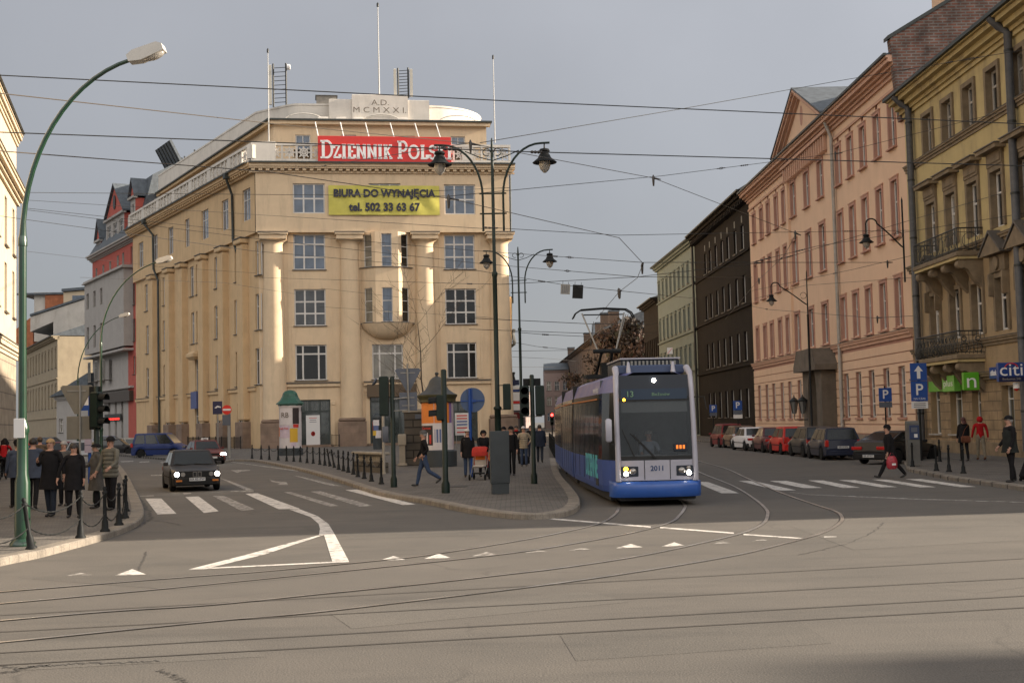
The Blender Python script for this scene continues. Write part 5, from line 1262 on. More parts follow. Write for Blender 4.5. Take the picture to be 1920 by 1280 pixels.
mb.build('bay', rt, recalc=False)
for o_ in wb: window(rt, o_[0], o_[1], o_[2], o_[3], -1.04, (0.5,), (0.65,), gm=G_DEEP, fm=M_whited)
for zz, yy, pr in ((Fr.z(200, 664), -0.3, 1.0), (Fr.z(210, 728), 0, 0.5)):
    mb = MB(); mb.box(0, LR-1.2, yy-pr, 0, zz-0.3, zz, M_gw, ch=0.04); mb.build('ledge', rt)
mb = MB(); a, b, c, d = Fr.rect(188, 243, 728, 742, -0.5); mb.box(a, b, -0.55, 0, c-0.8, d-0.5, mat('dark_fascia', (0.045, 0.03, 0.02), rough=0.5)); mb.build('shop_fascia', rt)
r_, w_, h_ = signbox('led_display', 196, 226, 776, 788, 0.15, M_iron, 'black shop display with glowing red dots on the red and white house', fac=Fr)
M_led = mat('red_led', (0.3, 0.0, 0.0), emis=(1, 0.03, 0.02), estr=1.2)
for k in range(9): mb = MB(); mb.box(w_*(0.06+k*0.1), w_*(0.06+k*0.1)+w_*0.06, -0.17, -0.15, 0.06, 0.3, M_led); mb.build('lamp_dot', r_)
mb = MB(); cornice(mb, -0.3, LR, zc_+0.5, [(0.2, 0.9), (0.25, 0.7), (0.2, 0.35), (0.15, 0.15)], M_gw, 0, 0.3); mb.build('cornice', rt)
# mansard with gabled dormers
zr = Fr.z(212, 350, 2.5)
mb = MB(); mb.prism([(-0.6, zc_+0.5), (0.9, zc_+3.0), (2.2, zr-2.2), (6, zr), (12, zr)], 'x', 0, LR, M_slate); mb.quad((0, 12, zc_), (LR, 12, zc_), (LR, 12, zr), (0, 12, zr), M_brkr); mb.build('roof', rt)
def dormer(x0, x1, z0, z1, za, y0, nwin):
    b = empty('dormer', (0, 0, 0)); b.parent = rt
    ww = (x1-x0); ops = []
    for k in range(nwin):
        c = x0+ww*(k+0.5)/nwin; q = 0.28 if nwin == 1 else 0.33; hwid = ww/nwin*q; ops.append((c-hwid, c+hwid, z0+0.5, z1-0.7))
    mb = MB(); wallmesh(mb, x0, x1, z0, z1, ops, M_gw, y0, 0.2); mb.prism([(x0, z1+0.25), (x1, z1+0.25), ((x0+x1)/2, za)], 'y', y0, y0+0.3, M_brkr)
    mb.quad((x0, y0, z0), (x0, y0+5, z0), (x0, y0+5, z1), (x0, y0, z1), M_brkr); mb.quad((x1, y0, z0), (x1, y0+5, z0), (x1, y0+5, z1), (x1, y0, z1), M_brkr)
    mb.box(x0-0.3, x1+0.3, y0-0.35, y0+0.2, z1-0.05, z1+0.25, M_gw); mb.box(x0-0.2, x1+0.2, y0-0.3, y0+0.2, z0-0.25, z0, M_gw)
    mb.build('dormer_wall', b, recalc=False)
    mb = MB(); mx_ = (x0+x1)/2
    mb.prism([(x0-0.4, z1+0.2), (mx_, za+0.25), (x1+0.4, z1+0.2), (x1+0.4, z1+0.4), (mx_, za+0.5), (x0-0.4, z1+0.4)], 'y', y0-0.3, y0+8, M_slate); mb.build('dormer_roof', b)
    for o_ in ops: w_ = window(b, *o_, y0+0.12, (0.5,), (0.65,), gm=G_DARK, sill=False)
    if nwin == 3: mb = MB(); mb.lathe([(0.0, 0), (0.55, 0), (0.65, 0.1)], M_iron, 14, Matrix.Translation((mx_, y0-0.02, (z1+za)/2)) @ Matrix.Diagonal((1, 1, 1.5, 1)) @ Matrix.Rotation(R(90), 4, 'X')); mb.build('oval_window', b)
za_ = Fr.z(213, 352, 0.3); z1_ = Fr.z(216, 408, 0.3); z0_ = Fr.z(216, 456, 0.3)
dormer(Fr.x(199, 430, 0.3), Fr.x(233, 430, 0.3), z0_, z1_, za_, 0.3, 3)
dormer(Fr.x(181, 440, 0.3), Fr.x(189, 440, 0.3), z0_-0.2, z1_-2.0, z1_+0.7, 0.3, 1); dormer(Fr.x(245, 430, 0.3), Fr.x(254, 430, 0.3), z0_+0.2, z1_+1.0, z1_+3.2, 0.3, 1)
for zz in (Fr.z(247, 588), Fr.z(247, 652)):
    mb = MB(); xq = Fr.x(244, 600); mb.box(xq-1.2, xq+1.6, -1.1, 0, zz-0.2, zz, M_brkr)
    for k in range(14): mb.tube([(xq-1.15+k*0.208, -1.05, zz), (xq-1.15+k*0.208, -1.15, zz+0.5), (xq-1.15+k*0.208, -1.05, zz+1.3)], 0.04, M_iron, 4)
    mb.tube([(xq-1.2, -1.05, zz+1.3), (xq+1.6, -1.05, zz+1.3)], 0.05, M_iron, 5); mb.build('balcony', rt)
# white gable, beige house
M_gab = mat('pale_gable_render', (0.50, 0.465, 0.415), rough=0.9, noise=0.15, nscale=0.35, stain=(0.22, 0.18, 0.13), stain_amt=0.7, stain_scale=(0.25, 0.25, 0.1))
Yg = 215.0
def poly_building(name, label, pts, Y, dep, m, parts=()):
    P = [atY(x, y, Y) for x, y in pts]; r = empty(name, (P[0].x, Y, 0)); tag(r, label, 'building')
    mb = MB(); mb.prism([(p.x-P[0].x, max(0, p.z)) for p in P], 'y', 0, dep, m); mb.build('wall', r); return r, P[0].x
r_, ox = poly_building('white_gable_building', 'big windowless pale gable wall left of the red and white house', [(100, 850), (100, 603), (57, 622), (57, 594), (174, 556), (174, 850)], Yg, 14, M_gab)
mb = MB(); a = atY(57, 593, Yg); b = atY(176, 554, Yg); mb.prism([(a.x-ox, a.z), (b.x-ox, b.z), (b.x-ox, b.z+0.35), (a.x-ox, a.z+0.35)], 'y', -0.3, 14.5, M_slate); mb.build('coping', r_)
M_tile = mat('orange_roof_tiles', (0.36, 0.13, 0.06), rough=0.9, noise=0.3, nscale=1.5); 
r_, ox = poly_building('tiled_roof_house', 'cream penthouse with orange tiled roof above the pale gable', [(64, 640), (64, 548), (122, 548), (122, 640)], 240, 10, M_gab)
mb = MB(); a = atY(83, 592, 239); b = atY(122, 550, 239); mb.box(a.x-ox, b.x-ox, -0.6, 0.2, a.z-3, b.z-0.2, M_tile); mb.box(-2.9, b.x-ox+0.4, -0.9, 10, b.z-0.1, b.z+0.25, M_slate); mb.build('roof', r_)
mb = MB(); a = atY(40, 625, 239); mb.prism([(a.x-ox-1.5, a.z-5), (-0.2, a.z-5), (-0.2, a.z+3.4), (a.x-ox-1.5, a.z+0.8)], 'y', 0, 8, M_tile); mb.build('side_roof', r_)
r_, ox = poly_building('roof_annex', 'flat roofed cream attic annex right of the tiled roof', [(119, 610), (119, 548), (174, 543), (174, 610)], 236, 8, M_lcream)
mb = MB(); a = atY(117, 547, 236); b = atY(176, 542, 236); mb.prism([(a.x-ox, a.z), (b.x-ox, b.z), (b.x-ox, b.z+0.5), (a.x-ox, a.z+0.5)], 'y', -0.5, 9, M_slate)
mb.build('roof', r_); mb = MB(); a = atY(148, 570, 236); mb.box(a.x-ox-1.2, a.x-ox+1.8, -0.06, 0.1, a.z-1.4, a.z+1.6, G_SKY); mb.build('window', r_)
Y0b, Y1b = 196.0, 232.0
M_beige = mat('beige_stucco', (0.33, 0.27, 0.185), rough=0.9, noise=0.12, nscale=0.8, stain=(0.18, 0.14, 0.1), stain_amt=0.5)
Fe_O = (xY(50, Y1b), Y1b); Fe_D = (xY(108, Y0b), Y0b)
F0 = Fac(None, Fe_O, Fe_D); zq = F0.z(104, 632)
tenement('beige_townhouse', 'beige stucco townhouse with arched heads over many narrow windows', Fe_O, Fe_D, zq, M_beige, M_beige, 10, [(F0.z(80, 700)+0.2, F0.z(80, 664)), (F0.z(80, 772)+0.4, F0.z(80, 728))], wid=1.3, surround=M_beige, cor=0.9, ledges=(F0.z(80, 716), F0.z(80, 784)), dep=10)
F0b = tenement('low_dark_roof_house', 'low grey house with sloping dark roof in front of the pale gable', (xY(106, 190), 190), (xY(176, 180), 180), atY(140, 742, 186).z, M_gw, M_gw, 4, [(2, 4)], wid=1.6, cor=0.6, roofh=0.2, dep=8)
mb = MB(); zz = atY(140, 742, 186).z; mb.prism([(-0.8, zz), (F0b.L, zz+3.0), (F0b.L, zz+0.5)], 'y', -0.9, 8, M_slate); mb.build('side_roof', F0b.root)
# the square behind the camera's right: unseen corner block placed to throw the last soft shade on the foreground
tenement('opposite_corner_block', 'unseen plain rendered corner block across the square', (70, 18.0), (64, -40), 24.3, M_yell, M_yell, 14, [(2, 5), (7, 9.6), (11.4, 14)], wid=1.4)
# ================================================================ STREET FURNITURE
ORD = ['first', 'second', 'third', 'fourth', 'fifth', 'sixth', 'seventh', 'eighth', 'ninth', 'tenth', 'eleventh', 'twelfth', 'thirteenth', 'fourteenth', 'fifteenth', 'sixteenth', 'seventeenth', 'eighteenth', 'nineteenth', 'twentieth', 'twenty-first', 'twenty-second', 'twenty-third', 'twenty-fourth', 'twenty-fifth', 'twenty-sixth', 'twenty-seventh', 'twenty-eighth', 'twenty-ninth', 'thirtieth']
M_lgreen = mat('gloss_green_paint', (0.006, 0.036, 0.016), rough=0.3, noise=0.3, nscale=2.5, coat=0.6, stain=(0.02, 0.05, 0.03), stain_amt=0.5)
M_dgreen = mat('dark_green_paint', (0.008, 0.018, 0.013), spec=0.3, rough=0.5, noise=0.3, nscale=3)
M_black = mat('black_paint', (0.011, 0.012, 0.012), rough=0.6, spec=0.2, noise=0.3)
M_alu = mat('lamp_housing', (0.55, 0.52, 0.47), rough=0.45, noise=0.12)
M_signback = mat('sign_back_grey', (0.085, 0.095, 0.12), rough=0.5, noise=0.15)
M_signbackb = mat('sign_back_beige', (0.17, 0.155, 0.125), rough=0.6, noise=0.15)
M_galv = mat('galvanised', (0.24, 0.23, 0.21), rough=0.5, noise=0.2)
M_clear = mat('lamp_bulb_glass', (0.62, 0.58, 0.52), rough=0.12, trans=0.55, spec=0.6)
M_sblue = mat('sign_face_blue', (0.01, 0.055, 0.24), rough=0.35); M_swhite = mat('sign_face_white', (0.62, 0.6, 0.58), rough=0.4)
M_conc = mat('pale_concrete', (0.30, 0.265, 0.215), rough=0.9, noise=0.25, nscale=1.6)

def curved_lamp(px, py, label, Y=None, s=1.0, paint=None, sticker=False, reach=1.95, hz=8.6, bend=5.4, r0=0.135):
    b = gp(px, py, KERB) if Y is None else Vector((xY(px, Y, py), Y, KERB))
    r = empty('street_lamp', b); tag(r, label, 'street lamp', 'curved arm street lamps')
    paint = paint or M_lgreen; mb = MB()
    mb.lathe([(r0*1.6, 0), (r0*1.6, 0.04), (r0*1.15, 0.12)], paint, 16)
    mb.lathe([(r0*1.0, 0.1), (r0*0.96, 1.1), (r0*0.72, 1.25), (r0*0.7, 1.95)], paint, 16); mb.lathe([(r0*0.7, 1.93), (r0*0.85, 1.98), (r0*0.85, 2.06), (r0*0.52, 2.2)], paint, 16)
    P = [(0, 0, 2.1), (0, 0, 3.5), (0, 0, bend)]; rs = [r0*0.52, r0*0.5, r0*0.5]
    for k in range(1, 15):
        a = R(78)*k/14; ex = reach; P.append((ex*(1-math.cos(a))/(1-math.cos(R(78))), 0, bend+(hz-bend)*math.sin(a)/math.sin(R(78)))); rs.append(r0*(0.36-0.1*k/14))
    mb.tube(P, rs, paint, 14); mb.lathe([(r0*0.6, bend-0.12), (r0*0.58, bend+0.02), (r0*0.38, bend+0.1)], paint, 14)
    mb.build('pole', r)
    hx, hz_ = P[-1][0], P[-1][2]; an = math.atan2(P[-1][2]-P[-2][2], P[-1][0]-P[-2][0]); M = Matrix.Translation((hx, 0, hz_)) @ Matrix.Rotation(-an*0.8-R(4), 4, 'Y') @ Matrix.Diagonal((0.86, 0.86, 0.86, 1))
    mb = MB(); mb.prism([(-0.05, -0.06), (0.2, -0.12), (0.72, -0.08), (0.72, 0.06), (0.62, 0.13), (0.1, 0.14), (-0.05, 0.08)], 'y', -0.15, 0.15, M_alu, M); h = mb.build('lamp_head', r)
    mb = MB(); M2 = M @ Matrix.Translation((0.47, 0, -0.09)) @ Matrix.Diagonal((0.23, 0.13, 0.09, 1)); mb.sphere((0, 0, 0), 1, M_clear, 12, 8)
    mb.v = [tuple(M2 @ Vector(v)) for v in mb.v]; mb.build('lamp_glass', h)
    if sticker:
        mb = MB(); mb.box(-0.1, 0.09, -0.145, -0.13, 1.88, 2.22, M_swhite, ch=0.004); mb.build('notice', r)
    return r
curved_lamp(42, 1022, 'tall glossy green street lamp with curved arm and white notice at the left edge', sticker=True)
curved_lamp(190, 880, 'slim green street lamp with curved arm behind the elderly couple', Y=54, hz=9.0, bend=5.6, reach=2.4, r0=0.1)
curved_lamp(146, 860, 'farthest pale green curved street lamp beside the big pale gable', Y=82, hz=9.2, bend=5.2, reach=2.7, r0=0.1)

def bell_lamp(mb_parent, x, z, s=1.0, name='lantern'):
    l = empty(name, (x, 0, z)); l.parent = mb_parent
    mb = MB(); mb.lathe([(0.02, 0.12), (0.03, -0.08), (0.17, -0.12), (0.21, -0.2), (0.15, -0.27), (0.2, -0.33), (0.25, -0.45), (0.46, -0.62), (0.44, -0.645), (0.22, -0.6)], M_black, 16, Matrix.Diagonal((s, s, s, 1)), True, False); mb.build('lamp_shade', l)
    mb = MB(); mb.lathe([(0.21, -0.6), (0.22, -0.72), (0.17, -0.88), (0.06, -1.0), (0.0, -1.02)], M_clear, 14, Matrix.Diagonal((s, s, s, 1))); mb.build('lamp_glass', l)
def double_lamp(px, Y, ytop, label, s=1.0, ped=True):
    r = empty('ornate_street_lamp', (xY(px, Y, 860), Y, KERB)); tag(r, label, 'street lamp', 'double arm ornate street lamps')
    H = atY(px-8, ytop, Y).z-KERB; mb = MB()
    mb.lathe([(0.2, 0), (0.2, 0.5), (0.13, 0.6), (0.115, 2.4), (0.15, 2.44), (0.15, 2.5), (0.09, 2.56), (0.085, H-5.2), (0.11, H-5.15), (0.11, H-5.05), (0.065, H-5), (0.055, H-0.4), (0.03, H-0.05), (0, H)], M_dgreen, 14)
    mb.build('pole', r)
    for sg in (-1, 1):
        mb = MB(); P = [(sg*0.38, 0, H-3.5), (sg*0.38, 0, H-2.2)]
        for k in range(1, 11): a = R(90)*k/10; P.append((sg*(0.38+1.45*(1-math.cos(a))), 0, H-2.2+1.95*math.sin(a)))
        P.append((sg*2.15, 0, H-0.24)); mb.tube(P, 0.042, M_dgreen, 8)
        for zz in (H-2.85, H-2.1): mb.tube([(0, 0, zz), (sg*0.5, 0, zz)], 0.03, M_dgreen, 6)
        mb.tube([(sg*(0.2+0.14*math.cos(R(a))), 0, H-0.55+0.14*math.sin(R(a))) for a in range(-120, 200, 25)], 0.018, M_dgreen, 5)
        mb.tube([(sg*0.06, 0, H-0.85), (sg*0.5, 0, H-0.72), (sg*1.0, 0, H-0.5)], 0.02, M_dgreen, 5)
        mb.build('arm', r); bell_lamp(r, sg*1.95, H-0.36)
    return r
double_lamp(935, 47.5, 258, 'nearer ornate lamp with two bell lanterns beside the grey cabinet')
double_lamp(980, 79, 462, 'farther ornate lamp with two bell lanterns above the tram street')
def single_lamp(px, Y, ytop, label, arm=1.75, hy=None, z0=KERB, pole_from=0.0):
    r = empty('ornate_street_lamp', (xY(px, Y, 840), Y, z0)); tag(r, label, 'street lamp', 'single arm ornate street lamps')
    H = atY(px, ytop, Y).z-z0; mb = MB()
    if pole_from == 0: mb.lathe([(0.16, 0), (0.14, 0.9), (0.08, 1.0), (0.07, H-3), (0.09, H-2.95), (0.045, H-2.9), (0.035, H-0.2), (0, H)], M_black, 10)
    else: mb.lathe([(0.05, pole_from), (0.045, H-0.2), (0, H)], M_black, 8)
    mb.build('pole', r); mb = MB(); P = []
    zb = H-(2.3 if pole_from == 0 else 2.6)
    for k in range(13):
        t = k/12; P.append((-arm*t, 0, zb+0.15*math.sin(t*3.1)+ (1.25*(t**1.3))))
    for k in range(1, 8): a = R(180)*k/7; P.append((-arm-0.28*(1-math.cos(a))/1, 0, P[12][2]+0.28*math.sin(a)*0.9))
    P = [(p[0], 0, p[2]) for p in P]; P.append((P[-1][0], 0, P[-1][2]-0.45)); mb.tube(P, 0.038, M_black, 7)
    mb.tube([(-0.25-0.2*math.cos(R(a)), 0, zb+0.62+0.2*math.sin(R(a))) for a in range(0, 330, 25)], 0.015, M_black, 4)
    mb.build('arm', r); bell_lamp(r, P[-1][0], P[-1][2], 0.8)
single_lamp(1524, 83, 505, 'dark single arm lamp standing before the pink school building')
single_lamp(1710, 64.5, 368, 'dark single arm lamp bracketed on the seam of pink and yellow facades', arm=1.3, pole_from=8.5)

# ---- traffic lights
def signal(parent, x, y, z, rz, n=3, name='signal_head', h=None, lit=None):
    e = empty(name, (x, y, z), rz); e.parent = parent; mb = MB()
    h = h or n*0.33; mb.box(-0.145, 0.145, -0.09, 0.12, 0, h, M_dgreen, ch=0.03); mb.build('housing', e)
    for k in range(n):
        zc = h*(k+0.5)/n; mb = MB(); mb.lathe([(0.12, -0.25), (0.12, -0.1), (0.115, -0.1), (0.115, -0.25)], M_black, 12, Matrix.Translation((0, 0, zc)) @ Matrix.Rotation(R(90), 4, 'X') @ Matrix.Translation((0, 0, 0)) @ Matrix.Rotation(R(180), 4, 'X'), True, False, R(-30), R(210)) if False else None
        mb = MB(); vs = []; fs = []
        for i in range(11):
            a = R(-20+220*i/10); vs += [(0.13*math.cos(a), -0.1, zc+0.13*math.sin(a)), (0.13*math.cos(a), -0.32, zc+0.13*math.sin(a)-0.02)]
        for i in range(10): fs.append((2*i, 2*i+1, 2*i+3, 2*i+2))
        mb.add(vs, fs, M_black, True); mb.build('hood', e)
        mb = MB(); mb.lathe([(0, 0), (0.11, 0)], M_lit if lit == k else M_black, 14, Matrix.Translation((0, -0.105, zc)) @ Matrix.Rotation(R(90), 4, 'X')); mb.build('lens', e)
    return e
M_lit = mat('lit_red_lens', (0.5, 0.01, 0.01), emis=(1, 0.05, 0.04), estr=4)
def tl_pole(px, Y, ytop, label, r=0.07, name='traffic_light'):
    e = empty(name, (xY(px, Y, 880), Y, KERB)); tag(e, label, 'traffic light'); H = atY(px, ytop, Y).z-KERB
    mb = MB(); mb.lathe([(r*1.5, 0), (r*1.5, 0.25), (r, 0.35), (r, H-0.03), (r*0.6, H)], M_dgreen, 12); mb.build('pole', e); return e, H
e, H = tl_pole(181, 36, 724, 'dark green traffic light on a post behind the waiting elderly couple'); signal(e, 0.06, -0.12, H-1.15, R(72))
mb = MB(); mb.box(-0.2, 0.12, 0.0, 0.04, H-1.2, H, M_black, ch=0.01); mb.build('backboard', e)
e, H = tl_pole(738, 40.8, 705, 'traffic light post bearing the backs of yield and square signs'); signal(e, -0.26, 0, H-1.25, R(180), h=1.25)
mb = MB(); mb.lathe([(0.02, 0), (0.13, 0.05), (0.13, 0.09)], M_signback, 12, Matrix.Translation((-0.5, 0, H-0.2)) @ Matrix.Rotation(R(-60), 4, 'Y')); mb.build('button_lamp', e)
mb = MB()
for zz in (H-0.72, H-1.1): mb.tube([(0, -0.03, zz), (0.55, -0.03, zz+0.03)], 0.02, M_galv, 6)
mb.tube([(0.52, -0.03, H-1.15), (0.49, -0.03, H+0.38)], 0.03, M_galv, 8); mb.build('bracket', e)
def tri_back(parent, x, y, z, w, m, name='sign_back'):
    mb = MB(); h = w*0.87; c = 0.06
    mb.prism([(x-w/2+c, z+h), (x+w/2-c, z+h), (x+w/2, z+h-c), (x+0.06, z), (x-0.06, z), (x-w/2, z+h-c)], 'y', y, y+0.03, m); mb.box(x-w*0.28, x+w*0.28, y-0.02, y, z+h*0.78, z+h*0.83, M_galv); mb.build(name, parent)
tri_back(e, 0.5, 0.0, H-0.48, 0.82, M_signback)
mb = MB(); mb.box(0.22, 0.78, 0.0, 0.03, H-1.1, H-0.52, M_signback, ch=0.01); mb.box(0.3, 0.7, -0.02, 0.0, H-0.7, H-0.67, M_galv); mb.box(0.3, 0.7, -0.02, 0.0, H-0.95, H-0.92, M_galv); mb.build('sign_back', e)
e, H = tl_pole(835, 36.7, 692, 'lone dark traffic light post in front of the orange poster column', r=0.08); signal(e, -0.12, 0, H-1.45, R(-90), n=2, h=0.72)
e, H = tl_pole(1001, 41, 702, 'twin headed traffic light post standing left of the tram'); signal(e, -0.24, 0, H-1.3, R(0), h=0.95); signal(e, 0.24, 0, H-1.3, R(180), h=0.95)
mb = MB(); mb.box(-0.28, 0.28, 0.06, 0.1, H-0.38, H-0.12, M_black, ch=0.01); mb.build('backboard', e); mb = MB()
for zz in (H-0.38, H-1.32): mb.tube([(-0.3, 0, zz), (0.3, 0, zz)], 0.025, M_swhite, 6)
mb.build('bracket', e)
e = empty('traffic_light', atY(951, 768, 47.3)); tag(e, 'traffic light box clamped on the nearer ornate lamp post', 'traffic light'); signal(e, 0, 0, 0, R(180), h=0.95, n=3)
mb = MB(); mb.tube([(-0.34, 0, 0.02), (0.1, 0, 0.02)], 0.02, M_black, 6); mb.tube([(-0.34, 0, 0.9), (0.1, 0, 0.9)], 0.02, M_black, 6); mb.build('bracket', e)
e = empty('traffic_light', (xY(1036, 105, 830), 105, KERB)); tag(e, 'tiny distant traffic light showing red down the tram street', 'traffic light'); mb = MB(); mb.tube([(0, 0, 0), (0, 0, 2.6)], 0.06, M_black, 6); mb.build('pole', e); signal(e, 0, -0.1, 1.6, 0, lit=2, h=1.0)

# ---- signs
def sign_post(name, px, Y, label, ytop, r=0.03, m=None, py=860, cat='sign', base=KERB):
    e = empty(name, (xY(px, Y, py), Y, base)); tag(e, label, cat); H = atY(px, ytop, Y).z-base; mb = MB(); mb.tube([(0, 0, 0), (0, 0, H)], r, m or M_galv, 8); mb.build('pole', e); return e, H
def zat(px, py, Y): return atY(px, py, Y).z-KERB
e, H = sign_post('triangular_sign', 150, 36, 'big beige back of a triangular yield sign left of the green traffic light', 722)
tri_back(e, -0.1, 0.03, H-0.8, 0.92, M_signbackb); mb = MB(); mb.box(-0.38, 0.3, 0.03, 0.06, H-1.5, H-0.86, M_signbackb, ch=0.01); mb.build('sign_back', e)
e, H = sign_post('mandatory_sign', 883, 47, 'round blue-grey sign back on a blue post behind the red pushchair', 728, r=0.06, m=M_sblue)
mb = MB(); mb.lathe([(0, -0.015), (0.45, -0.015), (0.45, 0.015), (0, 0.015)], mat('sign_back_blue', (0.05, 0.085, 0.17), rough=0.4), 28, Matrix.Translation((0.1, 0.08, H-0.42)) @ Matrix.Rotation(R(90), 4, 'X')); mb.build('sign_back', e)
mb = MB(); mb.box(-0.32, 0.52, 0.03, 0.06, H-0.47, H-0.43, M_sblue); mb.box(0.05, 0.1, 0.03, 0.06, H-0.83, H-0.02, M_sblue); mb.box(-0.06, 0.22, 0.0, 0.05, H-0.5, H-0.4, M_sblue); mb.build('bracket', e)
e, H = sign_post('no_entry_sign', 430, 87, 'red round no entry sign on a grey post by the left street', 760, r=0.11)
mb = MB(); mb.lathe([(0, 0), (0.32, 0), (0.32, 0.03), (0, 0.03)], M_red, 24, Matrix.Translation((-0.1, -0.15, H-0.28)) @ Matrix.Rotation(R(90), 4, 'X')); mb.build('sign_face', e)
mb = MB(); mb.box(-0.37, 0.17, -0.20, -0.182, H-0.34, H-0.21, M_swhite); mb.build('white_bar', e); mb = MB(); mb.box(-0.42, 0.14, -0.14, -0.11, H-1.32, H-0.62, M_signback, ch=0.01); mb.build('plate', e)
e, H = sign_post('information_sign', 409, 90, 'dark blue information sign with white arrow shape beside the no entry sign', 752, r=0.04)
mb = MB(); mb.box(-0.33, 0.33, -0.08, -0.04, H-0.9, H, M_navy, ch=0.01); mb.build('sign_face', e); mb = MB(); mb.prism([(-0.2, H-0.45), (0.0, H-0.3), (0.24, H-0.38), (0.24, H-0.46), (0.0, H-0.42), (-0.1, H-0.5)], 'y', -0.092, -0.082, M_swhite); mb.build('arrow', e)
e, H = sign_post('bus_stop_sign', 168, 49, 'blue bus stop post with white and blue flag and pink timetable', 742, r=0.06, m=M_sblue)
mb = MB(); mb.box(-0.35, 0.0, -0.05, 0.0, H-0.3, H, M_swhite, ch=0.06) if False else mb.prism([(-0.32, H-0.35), (-0.02, H-0.35), (-0.02, H+0.02), (-0.1, H+0.08), (-0.24, H+0.08), (-0.32, H+0.0)], 'y', -0.05, -0.02, M_swhite); mb.prism([(-0.34, H-0.55), (-0.02, H-0.55), (-0.02, H-0.352), (-0.34, H-0.352)], 'y', -0.055, -0.015, M_sblue); mb.build('flag', e)
mb = MB(); mb.box(-0.16, 0.1, -0.09, -0.061, 1.45, 1.7, mat('timetable_paper', (0.34, 0.29, 0.36), rough=0.5)); mb.box(-0.16, 0.1, -0.09, -0.061, 1.16, 1.43, MATS['timetable_paper']); mb.build('timetable', e)
def p_sign(px, Y, ytop, w, label, arrow=False, plates=1):
    e, H = sign_post('parking_sign', px, Y, label, ytop-4, r=0.035 if not arrow else 0.05, m=M_black)
    z1 = H-0.1; h = w*1.05
    if arrow:
        mb = MB(); mb.box(-w/2, w/2, -0.07, -0.05, z1-h, z1, M_sblue, ch=0.005); mb.build('sign_face', e)
        mb = MB(); mb.prism([(0, z1-0.1), (0.18, z1-0.33), (0.07, z1-0.33), (0.07, z1-h+0.08), (-0.07, z1-h+0.08), (-0.07, z1-0.33), (-0.18, z1-0.33)], 'y', -0.076, -0.071, M_swhite); mb.build('arrow', e); z1 -= h+0.02; h *= 1.15
    mb = MB(); mb.box(-w/2, w/2, -0.07, -0.05, z1-h, z1, M_sblue, ch=0.005); mb.build('sign_face', e)
    text_mesh('lettering', 'P', w*0.95, M_swhite, e, (0.0, -0.074, z1-h*(0.45 if arrow else 0.5)), UPR, 0.002, 0.012*w)
    if arrow: text_mesh('lettering', 'NA CZAS', w*0.17, M_swhite, e, (0, -0.074, z1-h+0.1), UPR, 0.001, 0.0)
    z1 -= h+0.02
    for k in range(plates):
        hp_ = w*0.42; mb = MB(); mb.box(-w*0.5, w*0.5, -0.07, -0.05, z1-hp_, z1, M_swhite if arrow or k else M_signback, ch=0.005); mb.build('plate', e)
        if arrow:
            mb = MB()
            for j in range(3): mb.box(-w*0.36, w*0.36, -0.0735, -0.0705, z1-hp_*(0.25+0.25*j)-0.012, z1-hp_*(0.25+0.25*j)+0.012, M_black)
            mb.build('small_print', e)
        z1 -= hp_+0.02
p_sign(1728, 53, 680, 0.68, 'tall blue parking sign with white arrow on top beside the parking meter', True, 1)
p_sign(1664, 60, 727, 0.6, 'blue parking sign in front of the pink ground floor windows', False, 1)
p_sign(1386, 86, 752, 0.6, 'blue parking sign with two plates by the black tenement', False, 2)
p_sign(1340, 104, 760, 0.6, 'farthest small blue parking sign near the tram side', False, 1)
p = atY(1260, 657, 68)
e, H = sign_post('end_zone_sign', 1262, 75, 'small white sign with diagonal bar seen above the tram roof', 650, r=0.03, base=0.0)
mb = MB(); mb.box(-0.16, 0.16, -0.06, -0.04, H-0.42, H-0.05, M_swhite, ch=0.005); M = Matrix.Translation((0, -0.065, H-0.235)) @ Matrix.Rotation(R(-48), 4, 'Y'); mb.box(-0.2, 0.2, -0.003, 0.003, -0.012, 0.012, M_red, M); mb.build('sign_face', e)

# ---- grey cabinet, parking meter
b = gp(938, 925, KERB); e = empty('utility_cabinet', b, R(6)); tag(e, 'tall dark grey metal cabinet standing on the island tip', 'cabinet')
M_cab = mat('cabinet_grey', (0.035, 0.042, 0.045), rough=0.6, noise=0.2, nscale=3, bump=0.2)
mb = MB(); mb.box(-0.235, 0.235, -0.14, 0.14, 0, 0.28, M_cab); mb.build('base', e); mb = MB(); mb.box(-0.26, 0.26, -0.16, 0.16, 0.282, 1.72, M_cab, ch=0.012); mb.box(-0.23, 0.23, -0.166, -0.158, 0.34, 1.66, M_cab); mb.build('door', e)
b = gp(1714, 873, KERB); e = empty('parking_meter', b, R(-4)); tag(e, 'stone grey parking meter with blue panel in front of the green shop', 'parking meter')
M_met = mat('meter_grey', (0.11, 0.105, 0.095), rough=0.6, noise=0.3, nscale=2)
mb = MB(); mb.box(-0.24, 0.2, -0.17, 0.17, 0, 1.5, M_met, ch=0.02); mb.prism([(-0.17, 1.5), (0.17, 1.5), (0.17, 1.58), (0.08, 1.66), (-0.08, 1.66), (-0.17, 1.58)], 'x', -0.24, 0.2, M_met); mb.build('body', e)
mb = MB(); mb.box(-0.16, 0.19, -0.2, -0.172, 0.98, 1.5, mat('meter_blue', (0.015, 0.03, 0.09), rough=0.4), ch=0.01); mb.box(-0.1, 0.12, -0.206, -0.2, 1.25, 1.42, M_signback); mb.box(0.0, 0.12, -0.206, -0.2, 1.05, 1.18, M_swhite); mb.build('panel', e)

